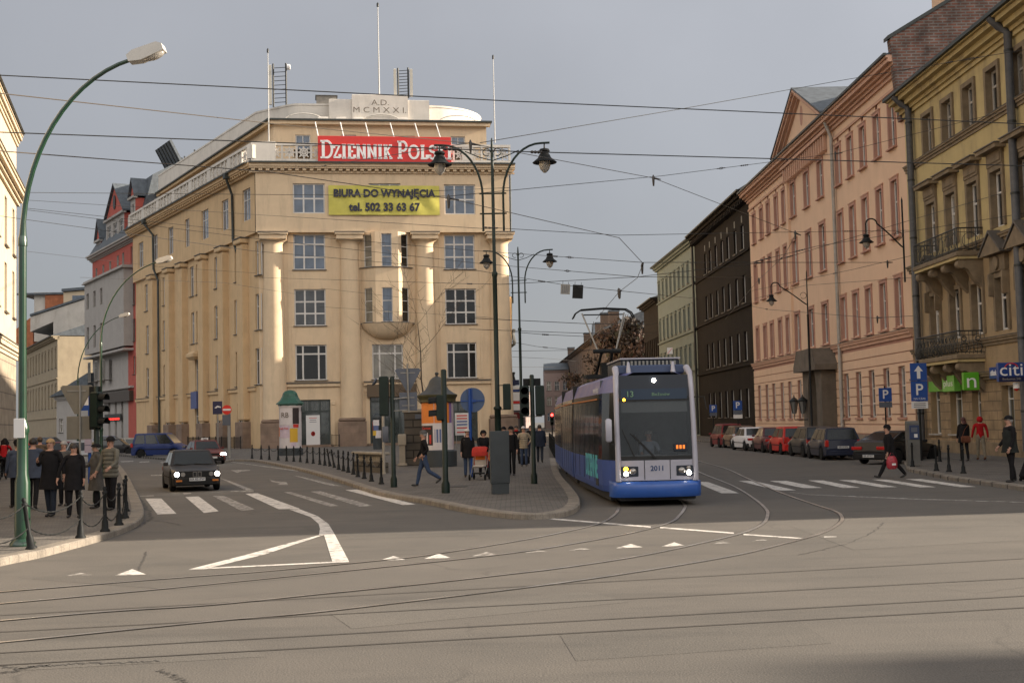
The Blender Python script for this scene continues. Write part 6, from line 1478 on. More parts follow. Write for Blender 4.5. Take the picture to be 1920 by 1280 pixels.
# ---- poster columns
def postermat(name, cols, sc=1.0):
    return mat(name, cols, rough=0.7, noise=0.1, nscale=3)
P_w = mat('poster_white', (0.60, 0.55, 0.54), rough=0.7, noise=0.08, nscale=4); P_pk = mat('poster_pink', (0.55, 0.44, 0.50), rough=0.7, noise=0.12, nscale=4); P_or = mat('poster_orange', (0.66, 0.2, 0.03), rough=0.6, noise=0.12, nscale=6)
P_vi = mat('poster_violet', (0.2, 0.11, 0.28), rough=0.6); P_bk = mat('poster_black', (0.03, 0.02, 0.02), rough=0.6, noise=0.3); P_y = mat('poster_yellow', (0.6, 0.36, 0.03), rough=0.6); P_b = mat('poster_blue', (0.1, 0.13, 0.25), rough=0.6)
P_rd = mat('poster_red', (0.5, 0.03, 0.02), rough=0.6)
def cyl_poster(parent, r, a0, a1, z0, z1, m, name='poster'):
    mb = MB(); n = 8; vs = []; fs = []
    for i in range(n+1): a = R(a0+(a1-a0)*i/n); vs += [(r*math.cos(a), r*math.sin(a), z0), (r*math.cos(a), r*math.sin(a), z1)]
    for i in range(n): fs.append((2*i, 2*i+2, 2*i+3, 2*i+1))
    mb.add(vs, fs, m, True); return mb.build(name, parent, recalc=False)
def column_text(parent, r, ang, z, txt, size, m):
    a = R(ang); return text_mesh('lettering', txt, size, m, parent, (r*math.cos(a), r*math.sin(a), z), (R(90), 0, a+R(90)), 0.0, 0.004)
b = gp(545, 853, KERB); e = empty('poster_column', b); tag(e, 'poster column with green bell roof and white posters by the left kerb', 'poster column', 'advertising columns')
M_kg = mat('copper_green_roof', (0.015, 0.085, 0.055), rough=0.45, noise=0.25)
mb = MB(); mb.lathe([(0.86, 0), (0.86, 0.45), (0.78, 0.5)], M_cab, 24); mb.build('base', e)
mb = MB(); mb.lathe([(0.76, 0.5), (0.76, 3.3), (0.8, 3.35), (0.8, 3.42)], P_w, 28); mb.build('drum', e)
mb = MB(); mb.lathe([(0.8, 3.4), (0.84, 3.42), (0.84, 3.5), (0.98, 3.52), (0.96, 3.58), (0.7, 3.8), (0.56, 4.05), (0.5, 4.25), (0.36, 4.42), (0.1, 4.5), (0, 4.5)], M_kg, 8, None, False); mb.build('roof', e)
for a0, a1, z0, z1, m in ((-145, -70, 2.1, 3.25, P_w), (-68, -30, 2.15, 3.25, P_bk), (-66, -34, 1.9, 2.12, P_rd), (-178, -150, 1.3, 1.95, P_or), (-148, -85, 1.2, 2.05, P_pk), (-83, -40, 0.9, 1.85, P_y), (-80, -50, 0.6, 1.3, P_pk), (-150, -90, 0.55, 1.15, P_w), (-30, 40, 1.0, 3.0, P_w)): cyl_poster(e, 0.768+random.random()*0.004, a0, a1, z0, z1, m)
column_text(e, 0.785, -108, 2.75, 'RB', 0.5, M_ins); column_text(e, 0.785, -115, 1.85, 'Lady Fest', 0.2, P_rd)
b = gp(822, 874, KERB); e = empty('poster_column', b); tag(e, 'ornate poster column with dark ogee roof and orange posters on the island', 'poster column', 'advertising columns')
M_ko = mat('olive_green_trim', (0.055, 0.05, 0.018), rough=0.5, noise=0.25); M_kr = mat('dark_bronze_roof', (0.05, 0.05, 0.047), rough=0.55, noise=0.3)
mb = MB(); mb.lathe([(0.86, 0), (0.86, 0.7), (0.78, 0.76)], M_cab, 28); mb.build('base', e)
mb = MB(); mb.lathe([(0.72, 0.76), (0.72, 2.92)], P_w, 32); mb.build('drum', e)
mb = MB(); mb.lathe([(0.72, 2.9), (0.86, 2.95), (0.84, 3.05), (0.9, 3.15), (0.93, 3.22), (0.93, 3.27)], M_ko, 32); mb.build('frieze', e)
mb = MB(); mb.lathe([(0.93, 3.27), (0.78, 3.34), (0.55, 3.5), (0.42, 3.7), (0.34, 3.92), (0.2, 4.06), (0.06, 4.12), (0.06, 4.18), (0.1, 4.24), (0.06, 4.31), (0, 4.32)], M_kr, 28); mb.build('roof', e)
for a0, a1, z0, z1, m in ((-178, -100, 1.98, 2.9, P_or), (-160, -146, 1.98, 2.9, P_vi), (-98, -40, 1.98, 2.9, P_or), (-40, -25, 1.98, 2.9, P_vi), (-180, -25, 1.88, 1.98, P_w), (-180, -105, 0.98, 1.87, P_bk), (-104, -20, 0.92, 1.87, P_w), (-98, -60, 1.1, 1.7, P_b), (-20, 120, 0.9, 2.8, P_pk)): cyl_poster(e, 0.728+random.random()*0.004, a0, a1, z0, z1, m)
column_text(e, 0.745, -130, 1.75, 'Carmen', 0.16, P_rd)
for k in range(5): cyl_poster(e, 0.738, -170+k*13, -163+k*13, 1.05, 1.45+0.1*(k % 2), P_w if k % 2 else P_rd)
b = Vector((xY(708, 104, 830), 104, KERB)); e = empty('poster_column', b); tag(e, 'small far poster column covered in coloured bills beside the entrance', 'poster column', 'advertising columns')
mb = MB(); mb.lathe([(0.36, 0), (0.36, 2.35), (0.4, 2.4), (0.4, 2.6), (0.25, 2.85), (0, 2.95)], M_cab, 18); mb.build('drum', e)
for a0, a1, z0, z1, m in ((-150, -60, 1.9, 2.35, P_w), (-170, -100, 1.1, 1.5, P_y), (-140, -70, 1.5, 1.9, P_b), (-110, -30, 0.9, 1.5, P_w), (-170, -150, 1.5, 2.2, P_rd)): cyl_poster(e, 0.37+random.random()*0.004, a0, a1, z0, z1, m)
# hanging white poster with balloon in the left shop door
a, b_, c, d = Ff.rect(574, 600, 778, 838, 0); e = empty('balloon_poster', Ff.w(a, -0.02, c), Ff.rz); tag(e, 'white poster showing a red balloon in the left shop doorway', 'poster')
mb = MB(); mb.box(0, b_-a, 0, 0.03, 0, d-c, M_swhite); mb.build('sheet', e); mb = MB(); mb.lathe([(0, 0), (0.2, 0)], P_rd, 18, Matrix.Translation(((b_-a)/2, -0.01, (d-c)*0.42)) @ Matrix.Diagonal((1, 1, 1.15, 1)) @ Matrix.Rotation(R(90), 4, 'X')); mb.build('balloon', e)
mb = MB()
for k, w2 in enumerate((0.36, 0.3, 0.33)): mb.box((b_-a)/2-w2, (b_-a)/2+w2, -0.006, -0.002, (d-c)*(0.9-0.06*k), (d-c)*(0.9-0.06*k)+0.05, P_rd if k == 0 else M_signback)
mb.build('small_print', e)
e = empty('price_board', Vector((xY(867, 64, 830), 64, KERB+1.2))); tag(e, 'white notice board with red and blue lines right of the ornate poster column', 'notice board')
mb = MB(); mb.box(-0.34, 0.34, 0, 0.05, 0.15, 1.25, M_swhite, ch=0.01); mb.box(-0.3, -0.27, 0.0, 0.05, -1.2, 0.15, M_galv); mb.box(0.27, 0.3, 0.0, 0.05, -1.2, 0.15, M_galv); mb.build('board', e); mb = MB()
for z_, m_ in ((1.12, P_rd), (0.98, P_rd), (0.83, M_sblue), (0.68, M_sblue), (0.52, P_rd), (0.3, P_rd)): mb.box(-0.26, 0.26, -0.006, -0.001, z_-0.03, z_+0.03, m_)
mb.build('printed_line', e)

# ---- stone blocks of the stairway entrance
M_rust = brickmat('grey_rusticated_stone', (0.10, 0.085, 0.068), (0.085, 0.073, 0.06), (0.03, 0.026, 0.022), 1.6, 0.36, 0.03, axes='XZ', noise=0.3, bump=0.8)
b = gp(776, 872, KERB); e = empty('stairway_wall', b, R(4)); tag(e, 'dark grey banded stone wall of the stairway left of the orange poster column', 'wall')
mb = MB(); mb.box(-0.42, 0.75, -0.3, 2.4, 0, 2.5, M_rust); mb.box(-0.5, 0.82, -0.38, 2.5, 2.502, 2.68, M_conc, ch=0.03); mb.build('wall', e)
mb = MB(); mb.box(0.1, 0.7, -0.34, -0.3, 2.2, 2.42, M_signback); text_o = mb.build('street_name_plate', e)
b = gp(755, 873, KERB); mb = MB(); mb.box(-0.22, 0.22, -0.22, 0.22, 0, 0.12, M_conc, ch=0.03); mb.box(-0.14, 0.14, -0.14, 0.14, 0.12, 0.95, M_conc); mb.box(-0.19, 0.19, -0.19, 0.19, 0.95, 1.5, M_conc, ch=0.04); o = mb.build('stone_pillar'); o.location = b; tag(o, 'short beige stone pillar in front of the banded stairway wall', 'pillar')
b = gp(720, 888, KERB); mb = MB(); mb.lathe([(0.09, 0), (0.06, 0.1), (0.055, 2.6), (0.03, 2.65)], M_conc, 10); mb.box(-0.04, 0.2, -0.06, 0.06, 1.25, 1.9, M_signback, ch=0.02); o = mb.build('concrete_post'); o.location = b; tag(o, 'thin pale post with small grey box beside the bollards', 'post')
P0, P1 = gp(662, 884, KERB), gp(722, 886, KERB); F_ = Fac('stairway_parapet', (P0.x, P0.y+1.2), (P1.x, P1.y), 'low carved stone parapet with pierced rail behind the bollard chain', 'parapet'); LL = F_.L
mb = MB(); mb.box(0, LL, -0.15, 0.15, 0, 0.55, M_rust); mb.box(-0.05, LL+0.05, -0.2, 0.2, 0.85, 0.97, M_conc, ch=0.03)
k = 0.1
while k < LL: mb.lathe([(0.06, 0.55), (0.09, 0.66), (0.05, 0.78), (0.06, 0.86)], M_conc, 8, Matrix.Translation((k, 0, 0))); k += 0.24
mb.build('parapet', F_.root)
# black railings
def railing(p0, p1, h, label, step=0.14, posts=2.0, name='railing'):
    p0, p1 = Vector(p0), Vector(p1); F_ = Fac(name, p0[:2], p1[:2], label, 'railing'); mb = MB(); L_ = F_.L; F_.root.location.z = KERB
    mb.box(0, L_, -0.025, 0.025, h-0.04, h, M_black); mb.box(0, L_, -0.02, 0.02, 0.12, 0.15, M_black); k = 0
    while k <= L_: mb.box(k-0.01, k+0.01, -0.01, 0.01, 0.1, h-0.02, M_black); k += step
    mb.build('bars', F_.root); mb = MB(); k = 0
    while k <= L_+0.01: q = MB(); q.box(k-0.035, k+0.035, -0.035, 0.035, 0, h+0.08, M_black); q.build('post', F_.root); k += L_/max(1, round(L_/posts))
railing(Ff.w(Ff.x(622, 830), -1.6), Ff.w(Ff.x(636, 830), -1.6), 1.1, 'short black railing left of the shop door plinth')
railing(Fl.w(Fl.x(382, 830), -1.7), Fl.w(Fl.L-0.6, -1.7), 1.1, 'black railing along the left front of the corner building')
railing(gp(1040, 858, KERB), (2.6, 96, KERB), 1.0, 'dark railing along the tram street pavement beyond the twin traffic light', 0.12)

# ---- bollards and chains
def bollard_mesh(h):
    mb = MB(); mb.lathe([(0.10, 0), (0.10, 0.03), (0.07, 0.06), (0.062, 0.2), (0.04, 0.26), (0.035, h-0.16), (0.05, h-0.14), (0.05, h-0.1), (0.03, h-0.08), (0.042, h-0.03), (0.02, h), (0, h)], M_black, 10); return mb.mesh('bollard')
BM = bollard_mesh(0.88)
def put_bollards(pts, lab, grp, chain=True, tilt=()):
    ps = [gp(x, y, KERB) for x, y in pts]
    for i, p in enumerate(ps):
        o = link('bollard', BM, None, p, (R(random.uniform(-1, 1)), R(random.uniform(-1, 1)), 0)); tag(o, lab % ORD[i], 'bollard', grp)
        if i in tilt: o.rotation_euler = (0, R(-9), 0)
    return ps
def chain(a, b, sag, lab, grp, n=None, r=0.011):
    a = Vector(a); b = Vector(b); L_ = (b-a).length; n = n or max(8, int(L_/0.09)); P = []; rs = []
    for i in range(n+1): t = i/n; p = a.lerp(b, t); p.z -= sag*4*t*(1-t); P.append(p); rs.append(r*(1.5 if i % 2 else 0.7))
    mb = MB(); mb.tube(P, rs, M_black, 5); o = mb.build('chain'); tag(o, lab, 'chain', grp)
ps = put_bollards([(-60, 1046), (59, 1029), (151, 1008), (197, 996), (223, 984), (234, 971), (236, 958)], 'black iron bollard, %s from the left along the lamp pavement kerb', 'bollards by the left pavement', tilt=(1,))
for i in range(len(ps)-1):
    for z_, nm in ((0.76, 'upper'), (0.36, 'lower')):
        tp = lambda j: ps[j]+Vector((-0.13*z_ if j == 1 else 0, 0, z_)); chain(tp(i), tp(i+1), 0.2, '%s sagging chain in the %s gap of the left pavement bollards' % (nm, ORD[i]), 'chains of the left pavement')
ib_ = [(440+a/4.92, 640+b/4.92) for a, b in ((160, 1083), (245, 1090), (320, 1095), (402, 1100), (480, 1108), (545, 1112), (605, 1116), (668, 1124), (725, 1130), (785, 1140), (832, 1148), (880, 1155), (920, 1168), (960, 1185), (1003, 1198), (1047, 1212), (1095, 1230), (1137, 1252), (1195, 1270))]+[(696.5, 903), (715, 908)]
ps = put_bollards([(x, y-1) for x, y in ib_], 'black iron bollard, %s from the left along the island kerb', 'bollards along the island', tilt=(11, 12))
for i in range(len(ps)-1): chain(ps[i]+Vector((0, 0, 0.74)), ps[i+1]+Vector((0, 0, 0.74)), 0.22, 'sagging chain in the %s gap of the island bollards' % ORD[i], 'chains along the island', n=10, r=0.016)
put_bollards([(1711, 875), (1756, 882), (1762, 865), (1779.5, 884), (1806.5, 887)], 'black iron bollard, %s from the left before the bank', 'bollards before the bank')

# ---- bare young tree and autumn trees
M_bark = mat('tree_bark', (0.06, 0.045, 0.032), rough=0.9, noise=0.3, nscale=8)
def bare_tree(label, base, H, seed, levels=4, r0=0.07, lean=(0, 0)):
    rnd = random.Random(seed); t = empty('young_tree', base); tag(t, label, 'tree'); tr = MB(); tw = MB()
    def br(mb, p, d, ln, r, lv):
        P = [p]; rs = [r]; q = p.copy(); dd = d.copy(); n = 5
        for k in range(n):
            dd = (dd+Vector((rnd.uniform(-.12, .12), rnd.uniform(-.12, .12), 0.05))).normalized(); q = q+dd*(ln/n); P.append(q.copy()); rs.append(r*(1-0.75*(k+1)/n))
            if lv > 0 and (k > 0 or lv < levels):
                for _ in range(2 if lv > 2 else 1):
                    a = rnd.uniform(0, 2*math.pi); up = rnd.uniform(0.5, 0.9); nd = (Vector((math.cos(a), math.sin(a), 0))*(1-up*0.5)+dd*up).normalized(); br(tw, q, nd, ln*rnd.uniform(0.35, 0.5), max(0.008, rs[-1]*0.5), lv-1)
        mb.tube(P, rs, M_bark, 6 if lv >= levels else 4, cap=False)
    br(tr, Vector((0, 0, 0)), Vector((lean[0], lean[1], 1)).normalized(), H, r0, levels)
    tr.build('trunk', t, recalc=False); tw.build('crown', t, recalc=False); return t
bare_tree('thin leafless young tree rising behind the ornate poster column', Vector((xY(806, 64, 850), 64, KERB)), 6.9, 3, 3, 0.07)
bare_tree('smaller leaning leafless sapling left of the ornate poster column', Vector((xY(800, 65, 850), 65, KERB)), 4.6, 9, 2, 0.045, lean=(-0.22, 0))
LF = [mat('rust_leaves', (0.06, 0.032, 0.02), rough=0.8), mat('brown_leaves', (0.036, 0.025, 0.017), rough=0.8), mat('olive_leaves', (0.045, 0.042, 0.022), rough=0.8)]
def leafy(label, base, H, rad, seed, n=3600, mats=LF, sz=0.32, z0=0.25, name='street_tree'):
    rnd = random.Random(seed); t = empty(name, base); tag(t, label, 'tree'); mb = MB(); mb.tube([(0, 0, 0), (0.1, 0, H*0.35), (0, 0.1, H*0.7), (0.2, 0, H*0.95)], [0.25, 0.2, 0.12, 0.03], M_bark, 8)
    for k in range(14):
        a = rnd.uniform(0, 6.28); z = H*rnd.uniform(0.3, 0.85); l = rad*rnd.uniform(0.6, 1.1); mb.tube([(0, 0, z), (math.cos(a)*l*0.5, math.sin(a)*l*0.5, z+l*0.35), (math.cos(a)*l, math.sin(a)*l, z+l*0.8)], [0.08, 0.05, 0.015], M_bark, 5)
    mb.build('trunk', t); cr = MB(); cl_ = [(rnd.gauss(0, rad*0.42), rnd.gauss(0, rad*0.42), H*rnd.uniform(z0, 0.96), rnd.uniform(0.5, 1.1)*rad*0.33, rnd.choice([0, 0, 1, 1, 2])) for _ in range(34)]
    for _ in range(n):
        cx, cy_, cz, cr_, mi_ = rnd.choice(cl_); p = Vector((cx+rnd.gauss(0, cr_*0.55), cy_+rnd.gauss(0, cr_*0.55), cz+rnd.gauss(0, cr_*0.5))); s_ = sz*rnd.uniform(0.5, 1.2)
        M = Matrix.Translation(p) @ Euler((rnd.uniform(0, 6), rnd.uniform(0, 6), rnd.uniform(0, 6))).to_matrix().to_4x4(); m_ = mats[mi_ if rnd.random() < 0.8 else rnd.randrange(3)]
        cr.add([M @ Vector(v) for v in ((-s_, 0, 0), (0, -s_*0.6, 0), (s_, 0, 0), (0, s_*0.6, 0.05))], [(0, 1, 2, 3)], m_)
    cr.build('crown', t, recalc=False)
leafy('rust brown autumn tree filling the gap behind the tram pantograph', (xY(1178, 205, 780), 205, 0), 18.5, 5.6, 5, 8500, sz=0.46)
leafy('darker autumn tree lower down right of the pantograph', (xY(1205, 215, 780), 215, 0), 16, 4.4, 6, 6500, sz=0.44)
leafy('small rusty tree low in front of the far pink block', (xY(1088, 240, 780), 240, 0), 10.5, 3.2, 7, 2000, sz=0.36)
leafy('thin dark tree beside the far dark house', (xY(1128, 260, 780), 260, 0), 15, 4.0, 8, 1800, sz=0.35)

# ---- overhead wires
M_wire = mat('overhead_wire', (0.022, 0.022, 0.022), rough=0.6)
M_wirel = mat('copper_contact_wire', (0.07, 0.055, 0.04), rough=0.5)
M_insul = mat('insulator', (0.03, 0.025, 0.022), rough=0.4)
def wire(pts, label, r=0.018, sag=0.0, ins=(), m=None, grp='overhead tram wires', hang=()):
    r *= 0.72
    P = [atY(*p) for p in pts]; Q = []
    for i in range(len(P)-1):
        n = 10
        for k in range(n): t = k/n; q = P[i].lerp(P[i+1], t); q.z -= sag*4*t*(1-t); Q.append(q)
    Q.append(P[-1]); root_ = P[0]; e = empty('overhead_wire', root_); tag(e, label, 'wire', grp); Q = [q-root_ for q in Q]
    mb = MB(); mb.tube(Q, r, m or M_wire, 5, cap=False); mb.build('cable', e, recalc=False)
    for (px, L_, kind) in ins:
        # find position along wire by pixel x
        best = None
        for i in range(len(Q)-1):
            a, b = Q[i]+root_, Q[i+1]+root_
            pa = 960+FPX*((a-CAM).dot(_RT))/((a-CAM).dot(_F)); pb = 960+FPX*((b-CAM).dot(_RT))/((b-CAM).dot(_F))
            if min(pa, pb) <= px <= max(pa, pb): t = (px-pa)/(pb-pa); best = (a.lerp(b, t)-root_, (b-a).normalized())
        if not best: continue
        p, d = best; mb = MB()
        if kind == 'i':
            n = 7; mb.tube([p+d*(L_*(k/n-0.5)) for k in range(n+1)], [r*(3.2 if k % 2 else 1.6) for k in range(n+1)], M_insul, 7)
        elif kind == 't': 
            for sgn in (-1, 1): mb.tube([p+d*(-L_/2), p+d*(-L_/4)+Vector((0, 0, sgn*r*3)), p+d*(L_/4)+Vector((0, 0, sgn*r*3)), p+d*(L_/2)], r*1.2, M_insul, 5)
            mb.tube([p+d*(-L_*0.9), p+d*(-L_*0.5)], r*2, M_insul, 6); mb.tube([p+d*(L_*0.5), p+d*(L_*0.9)], r*2, M_insul, 6)
        elif kind == 'h':  # hanger: clamp, insulator body and side bar
            mb.tube([p+Vector((0, 0, 0.12)), p+Vector((0, 0, 0.03)), p+Vector((0, 0, -0.12)), p+Vector((0, 0, -0.3))], [r*1.5, r*4.5, r*4, r*2.5], M_insul, 8); mb.tube([p+Vector((0, 0, 0)), p+d*L_*(1 if d.x > 0 else -1)], [r*4, r*1.5], M_insul, 6)
        mb.build('insulator' if kind != 't' else 'turnbuckle', e)
    return e
W = wire
W([(-30, 140, 30), (960, 190, 33), (1950, 234, 36)], 'highest thick black cable crossing the whole sky', r=0.02, grp=None)
W([(-30, 247, 30), (960, 284, 33), (1950, 312, 36)], 'second thick black cable crossing over the red sign', r=0.02, ins=((845, 0.4, 'i'), (1005, 0.3, 'i')), grp=None)
W([(-30, 172, 24), (510, 232, 34), (880, 269, 40), (1225, 334, 48), (1491, 437, 56)], 'upper left contact wire kinking at the near ornate lamp', r=0.016, ins=((882, 0.5, 'h'), (1225, 0.5, 'h'), (1491, 0.5, 'h')), m=M_wirel)
W([(-30, 281, 24), (500, 322, 32), (841, 372, 38), (1161, 446, 44), (1206, 494, 48), (1195, 521, 50), (1161, 547, 54), (1118, 598, 60)], 'lower left contact wire zigzagging down to the tram pantograph', r=0.016, ins=((841, 0.5, 'h'), (1161, 0.5, 'h'), (1204, 0.45, 'h'), (1162, 0.4, 'h')), m=M_wirel)
W([(1113, 603, 66), (1108, 640, 84), (1104, 655, 110), (1098, 690, 170)], 'contact wire continuing down the tram street beyond the pantograph', r=0.02, ins=((1108, 0.6, 'h'),), m=M_wirel)
W([(486, 322, 120), (600, 312, 90), (882, 268, 41)], 'span wire from the left cornice corner to the near ornate lamp', r=0.02, ins=((610, 0.8, 'i'), (830, 0.5, 'i')))
W([(900, 268, 41), (1280, 204, 50), (1572, 152, 56), (1955, 88, 50)], 'span wire rising right above the pediment to the yellow building', r=0.017, ins=((1822, 0.3, 't'), (1780, 0.3, 'i'), (1700, 0.3, 'i')))
W([(630, 365, 60), (841, 368, 40), (1240, 330, 52), (1568, 288, 60), (1900, 205, 54)], 'span wire passing the yellow banner toward the pink building', r=0.015, ins=((1352, 0.3, 't'), (1395, 0.5, 'i'), (1566, 0.6, 'h')))
W([(905, 426, 46), (1161, 441, 47), (1491, 435, 58), (1705, 432, 66)], 'span wire at mid height left of the black tenement', r=0.015, ins=((920, 0.5, 'i'), (1590, 0.8, 'i')))
W([(45, 361, 70), (630, 366, 62), (955, 352, 70)], 'thin wire from the left corner building to the yellow banner', r=0.018)
W([(45, 375, 72), (520, 405, 80), (930, 430, 52)], 'thin wire sloping past the upper left windows', r=0.016)
W([(45, 390, 72), (420, 430, 76), (890, 470, 70), (1205, 492, 55), (1665, 492, 68)], 'thin wire running from the far left to the right lamp', r=0.018, ins=((1068, 0.4, 't'), (1040, 0.5, 'i'), (1664, 0.5, 'h')))
W([(45, 393, 74), (500, 450, 76), (900, 494, 72), (1195, 519, 52), (1410, 520, 80)], 'thin wire through the double lamp to the black tenement', r=0.018, ins=((1064, 0.4, 't'),))
W([(0, 405, 60), (470, 470, 72), (900, 508, 74), (1070, 536, 62), (1160, 545, 55), (1310, 560, 110)], 'thin wire holding the two small hanging boards', r=0.018, ins=((1015, 0.9, 'i'), (1160, 0.4, 'h')))
W([(480, 520, 118), (880, 532, 60), (940, 533, 48), (1195, 519, 50), (1450, 490, 58), (1700, 415, 66), (1920, 350, 53)], 'long pull-off wire rising right toward the yellow balcony', r=0.016, ins=((880, 0.7, 'i'), (1420, 0.6, 'i'), (1480, 0.5, 'i')))
W([(1360, 598, 110), (1422, 525, 84), (1470, 480, 66), (1491, 441, 57)], 'slanting contact wire under the mid hanger', r=0.02, ins=((1423, 0.7, 'h'), (1465, 0.5, 'i')), m=M_wirel)
W([(1410, 492, 62), (1530, 462, 62), (1920, 400, 53)], 'wire crossing the pink building above the wall lamp', r=0.016, ins=((1430, 0.8, 'i'), (1500, 0.5, 'i')))
W([(1410, 545, 88), (1600, 505, 70), (1715, 478, 66)], 'thin wire crossing the pink facade below the hanging lamp', r=0.016, ins=((1565, 0.5, 'i'),))
W([(1415, 560, 90), (1510, 535, 83), (1715, 520, 66)], 'thin wire meeting the pink building behind the street lamp', r=0.016)
W([(1410, 574, 95), (1440, 580, 90), (1640, 596, 70), (1712, 592, 66)], 'faint wire low across the pink second floor windows', r=0.018, ins=((1437, 0.5, 'i'), (1645, 0.6, 'h')))
for i, (a, b, c) in enumerate((((880, 596, 80), (1105, 607, 90), (1235, 608, 150)), ((880, 617, 95), (1107, 625, 105), (1235, 625, 160)), ((960, 622, 100), (1020, 627, 105), (1105, 631, 112)), ((960, 641, 130), (1010, 650, 140), (1100, 658, 150)),
        ((960, 658, 140), (1100, 656, 150), (1180, 656, 170)), ((960, 669, 170), (1030, 672, 180), (1080, 677, 200)), ((960, 688, 180), (1035, 688, 190), (1060, 690, 230)))):
    W([a, b, c], 'thin span wire over the tram street, %s from the top of the far bundle' % ORD[i], r=0.03, ins=((1022, 1.0, 'i'),) if i in (2, 3) else (), grp='far span wires over the tram street')
for i, (a, b, c) in enumerate((((300, 520, 150), (600, 540, 122), (900, 575, 110)), ((300, 545, 150), (600, 575, 122), (930, 596, 100)), ((150, 520, 90), (420, 530, 110), (560, 552, 119)), ((40, 470, 80), (300, 500, 130), (480, 512, 120)))):
    W([a, b, c], 'thin wire before the cream facade, %s from the top of its bundle' % ORD[i], r=0.016, grp='thin wires before the cream facade')
# two small boards hanging on the span wire
for px0, px1, py0, py1, m_, lab, nm in ((1051, 1068, 532, 551, M_signback, 'small grey framed board hanging on the wire over the tram street', 'hanging_board'), (1073, 1092, 533, 559, M_black, 'small solid black board hanging on the wire beside the grey one', 'hanging_board')):
    p = atY(px0, py1, 61); q = atY(px1, py0, 61); mb = MB(); w_ = q.x-p.x; h_ = q.z-p.z
    mb.box(0, w_, 0, 0.03, 0, h_, m_ if m_ is M_black else M_galv); 
    if m_ is not M_black:
        for k in range(4): mb.box(w_*(0.15+0.2*k), w_*(0.2+0.2*k), -0.01, 0, h_*0.12, h_*0.85, M_signback)
    mb.tube([(w_*0.2, 0.01, h_), (w_*0.2, 0.01, h_+0.15)], 0.01, M_wire, 4); mb.tube([(w_*0.8, 0.01, h_), (w_*0.8, 0.01, h_+0.12)], 0.01, M_wire, 4)
    o = mb.build(nm); o.location = p; o.rotation_euler = (0, R(4), 0); tag(o, lab, 'board')
# ================================================================ TRAM
M_tblue = mat('tram_blue', (0.025, 0.09, 0.34), rough=0.38, noise=0.12, nscale=2, coat=0.2); M_tvio = mat('tram_violet_blue', (0.02, 0.062, 0.27), rough=0.4, noise=0.2, nscale=1.5, coat=0.1)
M_tgrey = mat('tram_light_grey', (0.36, 0.35, 0.40), rough=0.35, noise=0.08, coat=0.4); M_tlil = mat('tram_lilac', (0.22, 0.17, 0.27), rough=0.4, noise=0.35, nscale=0.5, coat=0.1, c2=(0.03, 0.06, 0.26))
M_tglass = mat('tram_glass', (0.012, 0.015, 0.017), rough=0.1, spec=0.32, coat=0.0, noise=0.3); M_tdark = mat('tram_black', (0.02, 0.025, 0.035), rough=0.35, coat=0.0, spec=0.3); M_cyan = mat('tram_cyan_letters', (0.08, 0.42, 0.48), rough=0.4)
M_oran = mat('tram_orange_line', (0.55, 0.18, 0.03), rough=0.4); M_rub = mat('rubber', (0.015, 0.015, 0.015), rough=0.8)
M_hl = mat('headlamp_lit', (0.9, 0.9, 0.85), emis=(1, 0.93, 0.8), estr=14); M_am = mat('indicator_lit', (0.9, 0.4, 0.02), emis=(1, 0.42, 0.02), estr=5); M_hlo = mat('headlamp_off', (0.3, 0.28, 0.26), rough=0.15, metal=0.6)
tc_ = gp(1233, 948, 0); TR = empty('tram', (tc_.x, tc_.y+0.15, 0), R(2.6)); tag(TR, 'low floor blue and grey articulated tram number 2011 with raised pantograph', 'tram')
# station cross section: half width w, bottom z0, roof height z1
def sect(y, hw, z0=0.32, z1=3.22, tum=0.05, cx=0.0):
    return [(cx-hw+0.03, y, z0), (cx-hw, y, z0+0.15), (cx-hw, y, 1.1), (cx-hw+tum*0.3, y, 2.0), (cx-hw+tum, y, 2.75), (cx-hw+tum+0.12, y, z1-0.12), (cx-hw+tum+0.38, y, z1), (cx+hw-tum-0.38, y, z1), (cx+hw-tum-0.12, y, z1-0.12), (cx+hw-tum, y, 2.75), (cx+hw-tum*0.3, y, 2.0), (cx+hw, y, 1.1), (cx+hw, y, z0+0.15), (cx+hw-0.03, y, z0)]
def module(name, parent, y0, y1, stations=None, bandm=M_tlil, lowm=M_tvio, nose=False):
    mb = MB(); st = stations or [(y0, 1.2), (y1, 1.2)]; rings = [sect(y, hw) for y, hw in st]; n = 14
    base = [p for r in rings for p in r]
    for i in range(len(rings)-1):
        for k in range(n):
            a = i*n+k; b = i*n+(k+1) % n
            m = {0: lowm, 1: lowm, 11: lowm, 12: lowm, 2: M_tglass, 3: M_tglass, 9: M_tglass, 10: M_tglass, 4: bandm, 8: bandm, 5: bandm, 7: bandm, 6: M_tgrey, 13: M_rub}[k]
            mb.add([base[a], base[b], base[b+n], base[a+n]], [(0, 1, 2, 3)], m, False)
    if not nose: mb.add(rings[0], [tuple(range(n))], M_tdark)
    mb.add(rings[-1], [tuple(range(n))[::-1]], M_tdark)
    return mb.build(name, parent)
F1 = empty('front_section', (0, 0, 0), 0); F1.parent = TR
body = module('body', TR, 0, 9, [(0.0, 0.93), (0.12, 0.98), (0.45, 1.07), (1.1, 1.18), (1.6, 1.2), (8.6, 1.2), (8.8, 1.17)], nose=True)
bpy.data.objects.remove(F1)
